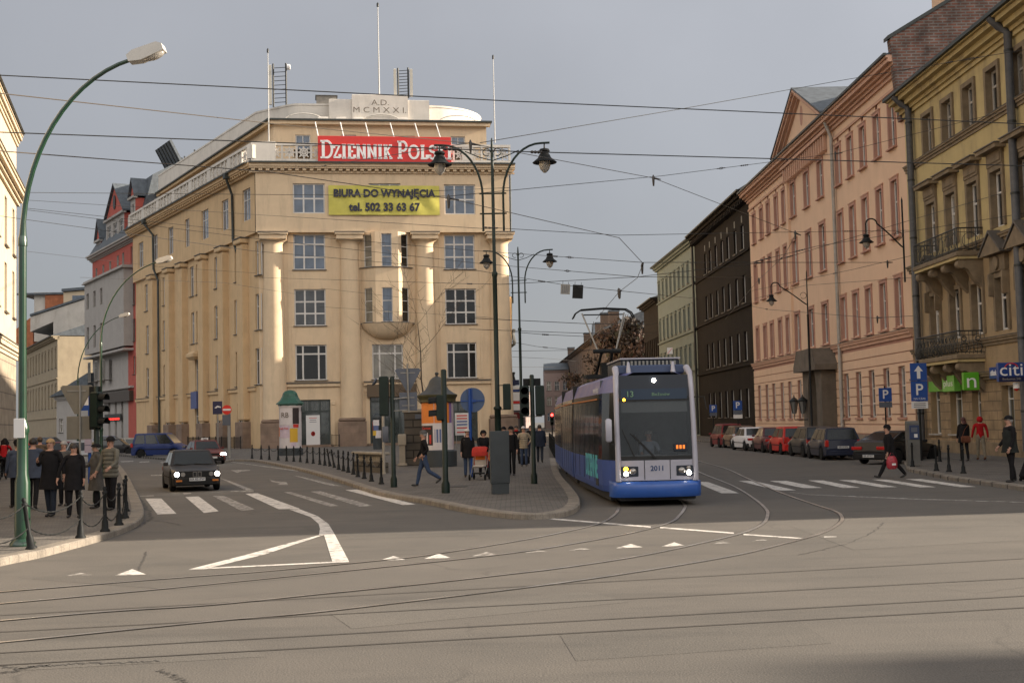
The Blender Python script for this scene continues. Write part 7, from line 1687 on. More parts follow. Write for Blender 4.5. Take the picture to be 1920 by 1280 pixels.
# windscreen, destination box, front panels
def ff(y_of_z, x0, x1, z0, z1, m, name, par=TR, th=0.03, ch=0.0, n=6, bulge=0.10):
    """curved front panel: bulges forward in the middle"""
    mb = MB(); vs = []; fs = []
    for i in range(n+1):
        x = x0+(x1-x0)*i/n; b = bulge*(1-(x/1.0)**2)
        for z in (z0, z1): vs.append((x, y_of_z(z)-b, z))
        for z in (z0, z1): vs.append((x, y_of_z(z)-b+th, z))
    for i in range(n):
        a = i*4; fs += [(a, a+4, a+5, a+1), (a+1, a+5, a+7, a+3), (a, a+2, a+6, a+4)]
    fs += [(0, 1, 3, 2), (n*4, n*4+2, n*4+3, n*4+1)]
    mb.add(vs, fs, m, True); return mb.build(name, par)
yf = lambda z: -0.16 if z < 1.1 else -0.16+(z-1.1)*0.10
ff(yf, -0.93, 0.93, 0.62, 1.1, M_tgrey, 'front_panel')
M_wsc = mat('windscreen_glass', (0.03, 0.038, 0.042), rough=0.07, spec=0.6, coat=0.3, alpha=0.5)
ff(yf, -0.86, 0.86, 1.12, 2.62, M_wsc, 'windscreen')
M_cab = mat('cab_interior', (0.16, 0.17, 0.18), rough=0.8, noise=0.2)
mb = MB(); mb.prism([(0.0, 0.7), (0.0, 1.12), (0.25, 1.22), (0.6, 1.1), (0.6, 0.7)], 'x', -0.9, 0.9, M_cab); mb.box(0.15, 0.6, 0.2, 0.4, 1.2, 1.34, M_tdark, ch=0.03); mb.build('dashboard', TR)
mb = MB(); mb.box(-1.1, 1.1, 1.75, 1.8, 0.4, 3.1, mat('cab_partition', (0.09, 0.10, 0.11), rough=0.5, noise=0.3)); mb.build('cab_partition', TR)
mb = MB(); mb.box(-0.27, 0.27, 1.2, 1.32, 0.9, 1.75, M_tdark, ch=0.04); mb.box(-0.27, 0.27, 0.8, 1.3, 0.75, 0.9, M_tdark, ch=0.04); mb.build('driver_seat', TR)

ff(lambda z: yf(z)-0.004, -0.86, 0.86, 1.12, 1.2, M_rub, 'windscreen_seal'); ff(lambda z: yf(z)-0.004, -0.86, 0.86, 2.52, 2.6, M_rub, 'windscreen_seal')
ff(lambda z: yf(z)+0.05, -0.8, 0.8, 2.25, 2.5, mat('sun_blind', (0.10, 0.115, 0.12), rough=0.5), 'sun_blind')
db = ff(yf, -0.86, 0.86, 2.62, 3.15, M_tdark, 'destination_box'); 
for sg in (-1, 1):
    x0, x1 = (-0.97, -0.85) if sg < 0 else (0.85, 0.97)
    mb = MB(); vs = []
    P = [(sg*0.93, yf(0.6)-0.02, 0.6), (sg*0.93, yf(1.1)-0.02, 1.1), (sg*0.93, yf(2)-0.02, 2.0), (sg*0.92, yf(2.8)-0.02, 2.8), (sg*0.9, yf(3.15)+0.02, 3.2), (sg*0.88, 0.35, 3.33)]
    mb.tube(P, [0.075, 0.07, 0.065, 0.065, 0.075, 0.085], M_tgrey, 10); mb.build('front_pillar', TR)
mb = MB()
# bumper
pts = [(-1.1, 0.35), (-1.06, -0.12), (-0.95, -0.26), (-0.5, -0.36), (0, -0.39), (0.5, -0.36), (0.95, -0.26), (1.06, -0.12), (1.1, 0.35)]
rg = []
for (x, y) in pts: rg.append([(x, y+0.05, 0.22), (x, y, 0.28), (x, y-0.03, 0.5), (x, y+0.02, 0.58), (x, y+0.12, 0.6)])
mb.loft(rg, M_tblue, True, False, False); mb.build('bumper', TR, recalc=True)
mb = MB(); mb.box(-0.9, 0.9, -0.15, 0.5, 0.14, 0.3, M_rub); mb.box(-1.05, 1.05, 0.5, 8.5, 0.12, 0.33, M_rub); mb.build('underframe', TR)
for sg in (-1, 1):
    mb = MB(); x = sg*0.66; y = yf(0.9)-0.1*(1-0.66**2)-0.018
    mb.box(x-0.2, x+0.2, y-0.012, y+0.05, 0.72, 0.96, M_tdark, ch=0.01); h = mb.build('headlight', TR)
    for (dx, dz, r_, m_) in ((sg*0.1, -0.055, 0.055, M_hl), (sg*0.1, 0.06, 0.055, M_am if sg < 0 else M_hlo), (-sg*0.07, 0, 0.08, M_hlo)):
        mb = MB(); mb.lathe([(0, 0.03), (r_*0.7, 0.025), (r_, 0)], m_, 16, Matrix.Translation((x+dx, y-0.014, 0.84+dz)) @ Matrix.Rotation(R(90), 4, 'X')); mb.build('lamp', h)
for x in (-0.31, 0.31):
    mb = MB(); y = yf(0.9)-0.1*(1-0.1)-0.006; mb.box(x-0.008, x+0.008, y-0.002, y+0.02, 0.64, 1.1, M_rub); mb.build('panel_gap', TR)
text_mesh('fleet_number', '2011', 0.17, mat('number_blue', (0.01, 0.04, 0.12)), TR, (0, yf(0.9)-0.104, 0.9), UPR, 0.002, 0.003)
M_led2 = mat('display_digits', (0.12, 0.2, 0.12), emis=(0.3, 0.55, 0.35), estr=0.03)
ff(lambda z: yf(z)-0.012, -0.8, 0.8, 2.56, 2.82, mat('display_glass', (0.015, 0.03, 0.055), rough=0.3, spec=0.3), 'destination_panel', db)
text_mesh('route_number', '13', 0.2, M_led2, db, (-0.6, yf(2.7)-0.13, 2.69), (R(84), 0, 0), 0.0, 0.002); text_mesh('destination', 'Bieżanów', 0.11, M_led2, db, (0.15, yf(2.7)-0.13, 2.68), (R(84), 0, 0), 0.0, 0.0)
mb = MB(); mb.lathe([(0, 0.02), (0.045, 0.01), (0.05, 0)], M_hl, 14, Matrix.Translation((0.0, yf(3.02)-0.11, 3.02)) @ Matrix.Rotation(R(90), 4, 'X')); mb.build('top_lamp', TR)
mb = MB(); mb.lathe([(0, 0.02), (0.035, 0.0)], M_am, 12, Matrix.Translation((-0.74, yf(2.55)-0.07, 2.56)) @ Matrix.Rotation(R(90), 4, 'X')); mb.build('marker_lamp', TR)
M_oled = mat('orange_led', (0.3, 0.05, 0.0), emis=(1, 0.25, 0.04), estr=0.5)
p = MB(); p.box(0.42, 0.74, yf(1.4)-0.11, yf(1.4)-0.07, 1.3, 1.5, M_tdark, ch=0.01); sgn = p.build('side_display', TR)
for k in range(3): p = MB(); p.box(0.47+k*0.08, 0.52+k*0.08, yf(1.4)-0.118, yf(1.4)-0.112, 1.36, 1.45, M_oled); p.build('digit', sgn)
for (a, b) in (((-0.05, 1.14), (-0.62, 1.75)), ((-0.02, 1.14), (-0.56, 1.72)), ((-0.55, 1.2), (-0.82, 1.85))):
    mb = MB(); mb.tube([(a[0], yf(a[1])-0.14, a[1]), ((a[0]+b[0])/2, yf(1.4)-0.12, (a[1]+b[1])/2), (b[0], yf(b[1])-0.09, b[1])], 0.014, M_rub, 5); mb.build('wiper', TR)
# mirror pods, driver
for sg in (-1, 1):
    mb = MB(); x = sg*1.1
    if sg < 0: mb.tube([(-0.95, -0.1, 1.5), (-1.12, -0.22, 1.5), (-1.13, -0.24, 2.0)], 0.02, M_rub, 6); mb.box(-1.22, -1.08, -0.3, -0.16, 1.55, 2.12, M_tgrey, ch=0.04)
    else: mb.tube([(0.95, -0.05, 2.6), (1.2, -0.15, 2.6), (1.25, -0.15, 2.3)], 0.015, M_rub, 6)
    mb.build('mirror', TR)
for x in (-0.55, 0.55):
    mb = MB(); mb.lathe([(0.07, 0), (0.03, 0.28), (0, 0.3)], M_tgrey, 8, Matrix.Translation((x, 0.35, 3.2))); mb.build('roof_horn', TR)
mb = MB(); mb.box(-0.85, 0.85, 0.5, 1.2, 3.2, 3.42, mat('roof_box_blue', (0.04, 0.06, 0.12), rough=0.5), ch=0.03); mb.build('roof_equipment', TR)
mb = MB(); mb.box(-0.6, 0.9, 1.4, 4.2, 3.2, 3.6, M_tdark, ch=0.04); 
for k in range(14): mb.box(-0.55+k*0.1, -0.5+k*0.1, 1.36, 1.4, 3.25, 3.56, M_galv)
mb.box(-0.62, 0.92, 1.38, 4.22, 3.602, 3.64, M_tgrey); mb.build('roof_equipment', TR)
# side livery on the front section
def side_strip(par, x, y0, y1, z0, z1, m, name, sg=-1):
    mb = MB(); mb.box(min(x, x+sg*0.006), max(x, x+sg*0.006), y0, y1, z0, z1, m); return mb.build(name, par)
for sg in (-1, 1):
    side_strip(TR, sg*1.203, 1.6, 8.6, 2.60, 2.63, M_oran, 'orange_line', sg)
    for k in range(5): side_strip(TR, sg*1.204, 2.6+k*1.35, 2.64+k*1.35, 0.5, 2.55, M_rub, 'door_seam', sg)
    mb = MB(); mb.box(min(sg*1.2, sg*1.21), max(sg*1.2, sg*1.21), 1.75, 2.35, 0.42, 0.6, M_rub); mb.build('side_vent', TR)
LROT = (R(90), 0, R(-90))
text_mesh('side_lettering', 'DZIENNE', 0.78, M_cyan, TR, (-1.206, 3.4, 0.86), LROT, 0.001, 0.03, sx=0.9)
text_mesh('side_lettering', 'www.velo.pl', 0.26, M_swhite, TR, (-1.17, 2.25, 2.86), LROT, 0.001, 0.0)
# following sections along the curve
def sub(dx, y0, rz, ln, label):
    e = empty('rear_section', (dx, y0, 0), rz); e.parent = TR; m_ = module('body', e, 0, ln, [(0, 1.17), (0.2, 1.2), (ln-0.2, 1.2), (ln, 1.17)]); 
    for sg in (-1, 1):
        side_strip(e, sg*1.203, 0.3, ln-0.3, 2.60, 2.63, M_oran, 'orange_line', sg)
        for k in range(int(ln/1.4)): side_strip(e, sg*1.204, 0.7+k*1.35, 0.74+k*1.35, 0.5, 2.55, M_rub, 'door_seam', sg)
    mb = MB()
    for k in range(6): mb.box(-1.14+0.02*(k % 2), 1.14-0.02*(k % 2), -0.5+k*0.08, -0.42+k*0.08, 0.4, 3.15, M_rub)
    mb.build('bellows', e); mb = MB(); mb.box(-1.05, 1.05, 0.2, ln-0.2, 0.12, 0.33, M_rub); mb.build('underframe', e); return e
s2 = sub(0.02, 9.3, R(-2.0), 6.5, ''); a = R(-2.0); ex, ey = 0.02-math.sin(a)*7.1, 9.3+math.cos(a)*7.1; s3 = sub(ex, ey, R(-2.9), 9.0, '')
M_tred = mat('tail_red', (0.5, 0.02, 0.01), emis=(1, 0.12, 0.03), estr=1.6)
# pantograph on the middle of the front section
pan = empty('pantograph', (-0.42, 6.4, 3.25)); pan.parent = TR; pan['label'] = 'raised black diamond frame pantograph'
zc_ = (790-(578+4))/FPX*(tc_.y+6.4)+CAM_H-3.25
mb = MB(); mb.box(-0.6, 0.6, -0.4, 0.4, 0.05, 0.15, M_black); mb.box(-0.12, 0.12, -0.2, 0.2, 0.15, 0.5, M_black); mb.build('base_frame', pan)
mb = MB(); zk = zc_*0.38
for sg in (-1, 1): mb.tube([(sg*0.2, 0.5, 0.2), (sg*0.15, -0.6, zk)], 0.045, M_black, 6); mb.tube([(sg*0.25, -0.6, zk), (sg*0.62, 0.1, zc_-0.12)], 0.024, M_galv, 6)
mb.tube([(-0.4, -0.6, zk+0.02), (0.4, -0.6, zk+0.02)], 0.06, M_black, 8); mb.tube([(0.25, -0.6, zk), (0.68, 0.12, zc_-0.16)], 0.012, M_galv, 5); mb.tube([(-0.6, 0.1, zc_-0.16), (0.6, 0.1, zc_-0.16)], 0.02, M_black, 6); mb.build('arm', pan)
for y in (-0.08, 0.22):
    mb = MB(); mb.tube([(-0.9, y, zc_-0.27), (-0.82, y, zc_-0.12), (-0.66, y, zc_-0.02), (0, y, zc_+0.02), (0.66, y, zc_-0.02), (0.82, y, zc_-0.12), (0.9, y, zc_-0.27)], 0.023, M_black, 6); mb.build('contact_bow', pan)
# ================================================================ CARS
M_tyre = mat('tyre', (0.014, 0.014, 0.014), rough=0.9, spec=0.2); M_rim = mat('wheel_rim', (0.38, 0.38, 0.38), rough=0.35, metal=0.7); M_cglass = mat('car_glass', (0.014, 0.017, 0.017), rough=0.08, spec=0.45, coat=0.2, noise=0.4)
M_chr = mat('dark_trim', (0.012, 0.012, 0.012), rough=0.6, spec=0.2); M_tail = mat('tail_lamp_red', (0.42, 0.02, 0.015), rough=0.2, coat=0.8); M_plate = mat('number_plate', (0.5, 0.5, 0.49), rough=0.5); M_amb = mat('amber_lens', (0.45, 0.14, 0.02), rough=0.2)
def paint(name, c): return mat(name, c, rough=0.42, noise=0.12, nscale=1.2, coat=0.15, spec=0.3)
KINDS = {  # hood/boot profile (t from the nose, z as share of H), glasshouse base/roof positions (t)
 'sedan': dict(prof=[(0, .36), (.02, .47), (.06, .52), (.28, .62), (.5, .63), (.78, .64), (.96, .62), (.99, .55), (1, .38)], gh=(.27, .41, .70, .83)),
 'hatch': dict(prof=[(0, .34), (.02, .45), (.06, .5), (.24, .6), (.5, .61), (.9, .63), (.985, .6), (1, .36)], gh=(.23, .40, .86, .975)),
 'estate': dict(prof=[(0, .34), (.02, .45), (.06, .5), (.26, .6), (.5, .61), (.92, .63), (.985, .6), (1, .36)], gh=(.25, .40, .90, .975)),
 'van': dict(prof=[(0, .3), (.02, .42), (.06, .46), (.2, .56), (.5, .56), (.93, .57), (.985, .55), (1, .3)], gh=(.17, .36, .93, .98)),
 'coupe': dict(prof=[(0, .36), (.02, .46), (.06, .5), (.3, .62), (.6, .65), (.92, .72), (.98, .66), (1, .4)], gh=(.3, .47, .66, .9))}
def car(label, px, py, rz, L, W, H, kind, pm, cat='car', Y=None, lit=False, plate=None, taxi=False, round_lamps=False, name='parked_car', grp=None, rear_bar=None, z=0.0):
    b = gp(px, py, z) if Y is None else Vector((xY(px, Y, py), Y, z))
    e = empty(name, b, R(rz)); tag(e, label, cat, grp); K = KINDS[kind]; r = 0.30 if H < 1.6 else 0.32; wb = L*0.6
    def zt(t):
        P = K['prof']
        for i in range(len(P)-1):
            if P[i][0] <= t <= P[i+1][0]: return H*(P[i][1]+(P[i+1][1]-P[i][1])*(t-P[i][0])/(P[i+1][0]-P[i][0]))
        return H*P[-1][1]
    ts = sorted(set([p[0] for p in K['prof']]+[i/26 for i in range(27)])); wy = [L*0.5-0.78*L/4.2, -L*0.5+0.78*L/4.2+0.02]
    def hw(t): return W/2*(1-0.13*abs(2*t-1)**5)
    rings = []
    for t in ts:
        y = L/2-L*t; z0 = 0.2+ (0.06 if t < .02 or t > .98 else 0)
        for w_ in wy:
            d = abs(y-w_)
            if d < r*1.22: z0 = max(z0, r+math.sqrt(max(0, (r*1.22)**2-d*d)))
        z1 = max(zt(t), z0+0.08); h = hw(t)
        rings.append([(-h*.97, y, z0), (-h, y, z0+(z1-z0)*.35), (-h*.985, y, z0+(z1-z0)*.8), (-h*.93, y, z1-0.02), (-h*.8, y, z1), (0, y, z1+0.02), (h*.8, y, z1), (h*.93, y, z1-0.02), (h*.985, y, z0+(z1-z0)*.8), (h, y, z0+(z1-z0)*.35), (h*.97, y, z0)])
    mb = MB(); mb.loft(rings, pm, True, True, True)
    # roof shell
    g0, g1, g2, g3 = [L/2-L*t for t in K['gh']]; zb = lambda y: zt((L/2-y)/L)-0.02; W0, W1 = W/2*0.93, W/2*0.74
    def ring(y, z, w_): return [(-w_, y, z), (-w_*.6, y, z+0.03), (w_*.6, y, z+0.03), (w_, y, z)]
    zr = H-0.035
    lo = [(-W0, g0, zb(g0)), (W0, g0, zb(g0)), (W0, g3, zb(g3)), (-W0, g3, zb(g3))]; hi = [(-W1, g1, zr), (W1, g1, zr), (W1, g2, zr-0.01), (-W1, g2, zr-0.01)]
    mb.add(lo+hi, [(0, 1, 5, 4), (1, 2, 6, 5), (2, 3, 7, 6), (3, 0, 4, 7)], pm)
    mb.add([(-W1, g1, zr), (W1, g1, zr), (W1, g2, zr-0.01), (-W1, g2, zr-0.01), (-W1*.75, g1-0.12, H), (W1*.75, g1-0.12, H), (W1*.75, g2+0.12, H-0.01), (-W1*.75, g2+0.12, H-0.01)], [(0, 1, 5, 4), (1, 2, 6, 5), (2, 3, 7, 6), (3, 0, 4, 7), (4, 5, 6, 7)], pm, True)
    for sg in (-1, 1):
        xx = sorted((sg*(W/2-0.01), sg*(W/2+0.012))); mb.box(xx[0], xx[1], -L*0.26, L*0.26, H*0.33, H*0.36, M_chr)
    mb.build('body', e)
    def lerp3(a, b_, t): return tuple(a[i]+(b_[i]-a[i])*t for i in range(3))
    def glassq(A, B, C, D, nm, inset=(0.06, 0.06, 0.1, 0.1), off=0.012):
        # A,B bottom; D,C top
        a = lerp3(lerp3(A, B, inset[0]), lerp3(D, C, inset[0]), inset[2]); b2 = lerp3(lerp3(A, B, 1-inset[1]), lerp3(D, C, 1-inset[1]), inset[2]); c = lerp3(lerp3(A, B, 1-inset[1]), lerp3(D, C, 1-inset[1]), 1-inset[3]); d = lerp3(lerp3(A, B, inset[0]), lerp3(D, C, inset[0]), 1-inset[3])
        n = (Vector(b2)-Vector(a)).cross(Vector(d)-Vector(a)).normalized(); ce = (Vector(a)+Vector(c))/2
        if n.dot(ce-Vector((0, 0, 0.5))) < 0: n = -n
        q = MB(); q.add([Vector(v)+n*off for v in (a, b2, c, d)]+[Vector(v)-n*0.005 for v in (a, b2, c, d)], [(0, 1, 2, 3), (0, 1, 5, 4), (1, 2, 6, 5), (2, 3, 7, 6), (3, 0, 4, 7)], M_cglass); q.build(nm, e)
    glassq(lo[0], lo[1], hi[1], hi[0], 'windscreen'); glassq(lo[2], lo[3], hi[3], hi[2], 'rear_window')
    mid = 0.5
    for sg, (A, B, C, D) in ((1, (lo[1], lo[2], hi[2], hi[1])), (-1, (lo[0], lo[3], hi[3], hi[0]))):
        n = 3 if kind in ('estate', 'van') else 2; cuts = [0, 0.46, 0.93] if n == 2 else [0, 0.36, 0.68, 0.95]
        for k in range(len(cuts)-1):
            t0, t1 = cuts[k], cuts[k+1]; glassq(lerp3(A, B, t0), lerp3(A, B, t1), lerp3(D, C, t1), lerp3(D, C, t0), 'side_window', (0.06, 0.04, 0.08, 0.12))
        m = MB(); m.cbox((sg*(W/2+0.07), g0-0.25, zb(g0)+0.08), (0.16, 0.08, 0.12), pm if kind != 'coupe' else M_chr, ch=0.02); m.build('mirror', e)
        d = MB(); 
        for yy in (g1-L*0.02-(g1-g2)*0.0, ): 
            pass
    for w_ in wy:
        for sg in (-1, 1):
            x = sg*(W/2-0.1); M = Matrix.Translation((x, w_, r)) @ Matrix.Rotation(R(90)*sg, 4, 'Y')
            t = MB(); t.lathe([(r*.62, -.09), (r*.95, -.09), (r, -.05), (r, .05), (r*.95, .09), (r*.64, .095)], M_tyre, 20, M); wo = t.build('wheel', e)
            q = MB(); q.lathe([(r*.64, .085), (r*.6, .06), (r*.2, .07), (0, .075)], M_rim, 20, M, False)
            for k in range(5): 
                q.add([M @ Vector((r*.56*math.cos(a), r*.56*math.sin(a), .078)) for a in (k*1.2566, k*1.2566+.5)]+[M @ Vector((r*.25*math.cos(k*1.2566+.25), r*.25*math.sin(k*1.2566+.25), .078))], [(0, 1, 2)], M_tyre)
            q.build('rim', wo)
    # bumpers, plates, lamps
    for sgn, yy in ((1, L/2), (-1, -L/2)):
        q = MB(); P = [(-W/2*.96, yy-sgn*.35), (-W/2*.9, yy-sgn*.02), (-W/4, yy+sgn*.05), (W/4, yy+sgn*.05), (W/2*.9, yy-sgn*.02), (W/2*.96, yy-sgn*.35)]
        q.loft([[(x, y-sgn*.08, .2), (x, y, .24), (x, y, .42), (x, y-sgn*.05, .46)] for x, y in P], (rear_bar or M_chr) if kind in ('sedan', 'coupe') else pm, True, False, False); q.build('bumper', e)
        q = MB(); pz = .42 if sgn > 0 else (.6 if kind in ('hatch', 'estate', 'van') else (.36 if kind == 'coupe' else .58)); o = .07 if pz < .47 else .015
        q.box(-.26, .26, min(yy+sgn*o, yy+sgn*(o+.015)), max(yy+sgn*o, yy+sgn*(o+.015)), pz-.06, pz+.05, M_plate); pl = q.build('number_plate', e)
        if plate and ((sgn > 0) == (plate[1] == 'f')): text_mesh('plate_text', plate[0], .105, M_bant, pl, (0, yy+sgn*(o+.018), pz-.005), (R(90), 0, R(180) if sgn > 0 else 0), 0, 0.002)
    zh = H*0.42; yfr = L/2-.0
    for sg in (-1, 1):
        if round_lamps:
            for k, x in enumerate((W*.40, W*.28)):
                q = MB(); q.lathe([(0, .0), (.075, .0), (.085, -.02)], M_hl if (lit and k == 0) else M_hlo, 14, Matrix.Translation((sg*x, yfr+.012, zh)) @ Matrix.Rotation(R(-90), 4, 'X')); q.build('headlight', e)
        else: q = MB(); q.box(min(sg*W*.28, sg*W*.46), max(sg*W*.28, sg*W*.46), yfr-.12, yfr-.01, zh-.07, zh+.06, M_hl if lit and sg < 0 else M_hlo, ch=.015); q.build('headlight', e)
        q = MB(); zt_ = H*.5 if kind in ('sedan', 'coupe') else H*.52; hh = .07 if kind in ('sedan', 'coupe') else .16; x0, x1 = sorted((sg*W*(.2 if kind == 'coupe' else .3 if kind == 'sedan' else .38), sg*W*.47)); q.box(x0, x1, -L/2-.02, -L/2+.16, zt_-hh, zt_+hh*.9, M_tail, ch=.012); q.build('tail_lamp', e)
    q = MB()
    if round_lamps:
        q.box(-W*.46, W*.46, yfr-.03, yfr+.004, zh-.1, zh+.1, M_chr)
        for sg in (-1, 1): q.box(min(sg*.02, sg*.14), max(sg*.02, sg*.14), yfr+.004, yfr+.018, zh-.085, zh+.085, M_hlo); q.box(min(sg*.035, sg*.125), max(sg*.035, sg*.125), yfr+.018, yfr+.022, zh-.07, zh+.07, M_chr)
    else: q.box(-W*.26, W*.26, yfr-.04, yfr+.006, zh-.06, zh+.05, M_chr)
    q.build('grille', e)
    if round_lamps:
        for sg in (-1, 1): q = MB(); q.box(min(sg*W*.3, sg*W*.42), max(sg*W*.3, sg*W*.42), yfr+.02, yfr+.062, .34, .4, M_amb); q.build('indicator', e)
    if taxi: q = MB(); q.box(-.2, .2, -.15+.2, .2, H-.005, H+.12, M_swhite, ch=.02); ts_ = q.build('roof_sign', e); text_mesh('lettering', 'TAXI', .1, M_bant, ts_, (0, .205, H+.055), (R(90), 0, R(180)), 0, .004)
    for k, a in ((0, .35), (1, -.3)):
        if kind != 'van' and (lit): q = MB(); yb = g0-.05; q.tube([(a-.25, yb+.06, zb(g0)+.03), (a+.25, yb-.02, zb(g0)+.075)], .012, M_chr, 4); q.build('wiper', e)
    return e
car('black boxy saloon with twin round headlights driving toward the crossing', 357, 916, 200, 4.33, 1.66, 1.38, 'sedan', paint('car_black_brown', (0.022, 0.018, 0.016)), lit=True, plate=('KR 821FW', 'f'), round_lamps=True, name='saloon_car')
car('dark red taxi with lit headlight and white roof sign behind the black saloon', 383, 869, 206, 4.4, 1.72, 1.42, 'sedan', paint('car_dark_red', (0.12, 0.025, 0.02)), lit=True, taxi=True, name='taxi')
car('blue van-like car parked side on before the left front of the corner building', 303, 857, -98, 4.2, 1.75, 1.85, 'van', paint('car_blue', (0.015, 0.03, 0.12)), name='parked_van', grp=None, z=0)
GL = 'cars in the left street'
car('black hatchback parked left of the blue van', 217, 853, -84, 3.9, 1.68, 1.42, 'hatch', paint('car_black', (0.014, 0.014, 0.016)), grp=GL)
car('silver beige car squeezed behind the blue van', 246, 849, -86, 3.9, 1.68, 1.40, 'hatch', paint('car_beige', (0.33, 0.30, 0.25)), grp=GL)
car('pale blue grey estate parked behind the black hatchback', 208, 838, -88, 4.5, 1.75, 1.48, 'estate', paint('car_pale_blue', (0.20, 0.23, 0.29)), grp=GL)
car('silver hatchback seen from the front behind the bus stop post', 154, 872, 186, 4.0, 1.7, 1.5, 'hatch', paint('car_silver', (0.30, 0.30, 0.30)), grp=GL)
car('dark maroon car half hidden left of the silver hatchback', 119, 868, 190, 4.1, 1.7, 1.45, 'hatch', paint('car_maroon2', (0.16, 0.02, 0.02)), grp=GL)
car('dark blue estate at the far end of the left street', 95, 843, -92, 4.6, 1.75, 1.5, 'estate', paint('car_dark_blue', (0.02, 0.03, 0.06)), grp=GL)
GR = 'cars parked along the right kerb'
def rc(Y, label, rz, L, W, H, kind, pm, **k): return car(label, 0, 0, rz, L, W, H, kind, pm, Y=None, grp=GR, **k) 
def rcar(px, Y, label, rz, L, W, H, kind, pm, plate=None):
    e = car(label, px, 840, rz, L, W, H, kind, pm, Y=Y, grp=GR, plate=plate); return e
rcar(1561, 61.3, 'navy estate parked just left of the black coupe', -1, 4.3, 1.74, 1.5, 'estate', paint('car_navy', (0.012, 0.016, 0.035)), plate=('KR 31275', 'r'))
rcar(1524, 65.8, 'black hatchback between the navy estate and the bright red car', 1, 4.2, 1.72, 1.52, 'hatch', paint('car_charcoal', (0.02, 0.022, 0.026)))
rcar(1481, 70.8, 'bright red small hatchback third from the black coupe', 2, 3.7, 1.65, 1.5, 'hatch', paint('car_red', (0.45, 0.015, 0.01)))
rcar(1448, 75.6, 'dark maroon saloon between the bright red and the white car', 0, 4.4, 1.74, 1.44, 'sedan', paint('car_maroon', (0.085, 0.02, 0.025)))
rcar(1411, 80.5, 'white saloon with red tail lamps in the right hand row', 4, 4.6, 1.8, 1.43, 'sedan', paint('car_white', (0.62, 0.61, 0.62)))
rcar(1387, 86.5, 'tan coloured hatchback behind the white saloon', 2, 4.0, 1.7, 1.5, 'hatch', paint('car_tan', (0.14, 0.085, 0.055)))
rcar(1363, 90.5, 'dark red tall car farthest along the right kerb', 3, 4.1, 1.72, 1.62, 'van', paint('car_deep_red', (0.17, 0.015, 0.02)))
car('black coupe with wide red tail lamps parked at an angle near the crossing', 1684, 867, -48, 4.3, 1.76, 1.36, 'coupe', paint('car_gloss_black', (0.012, 0.012, 0.013)), plate=('KR 6710T', 'r'), grp=GR, rear_bar=paint('car_gloss_black', (0.012, 0.012, 0.013)), name='parked_coupe')
# ================================================================ PEOPLE
M_skin = mat('skin', (0.42, 0.23, 0.16), rough=0.6, noise=0.08); M_shoe = mat('dark_shoes', (0.02, 0.017, 0.015), rough=0.5); M_eye = mat('eye_dark', (0.02, 0.015, 0.012), rough=0.3); M_lip = mat('lips', (0.26, 0.09, 0.07), rough=0.6)
def cloth(name, c, n=0.25): return mat(name, c, rough=0.95, spec=0.15, noise=n, nscale=6, bump=0.3, bscale=25)
C_bk = cloth('black_wool', (0.014, 0.013, 0.014)); C_nv = cloth('navy_cloth', (0.02, 0.025, 0.04)); C_gb = cloth('grey_blue_jacket', (0.055, 0.065, 0.09)); C_jean = cloth('blue_jeans', (0.045, 0.065, 0.115)); C_djean = cloth('dark_jeans', (0.025, 0.03, 0.042))
C_gr = cloth('grey_tweed', (0.085, 0.078, 0.07)); C_ol = cloth('olive_grey_quilt', (0.14, 0.13, 0.105)); C_be = cloth('beige_jacket', (0.34, 0.28, 0.2)); C_red = cloth('red_jacket', (0.33, 0.012, 0.015)); C_kh = cloth('khaki_trousers', (0.2, 0.17, 0.125)); C_br = cloth('brown_leather', (0.13, 0.05, 0.03)); C_brn = cloth('brown_coat', (0.11, 0.075, 0.05)); C_wh = cloth('white_knit', (0.55, 0.5, 0.47)); C_or = cloth('orange_quilt', (0.6, 0.15, 0.03)); C_cap = cloth('grey_cap', (0.1, 0.095, 0.09))
H_bl = mat('blond_hair', (0.32, 0.2, 0.09), rough=0.7, noise=0.3, nscale=20); H_dk = mat('dark_hair', (0.02, 0.014, 0.01), rough=0.6, noise=0.3, nscale=20); H_gy = mat('grey_hair', (0.3, 0.28, 0.26), rough=0.8, noise=0.3, nscale=20)
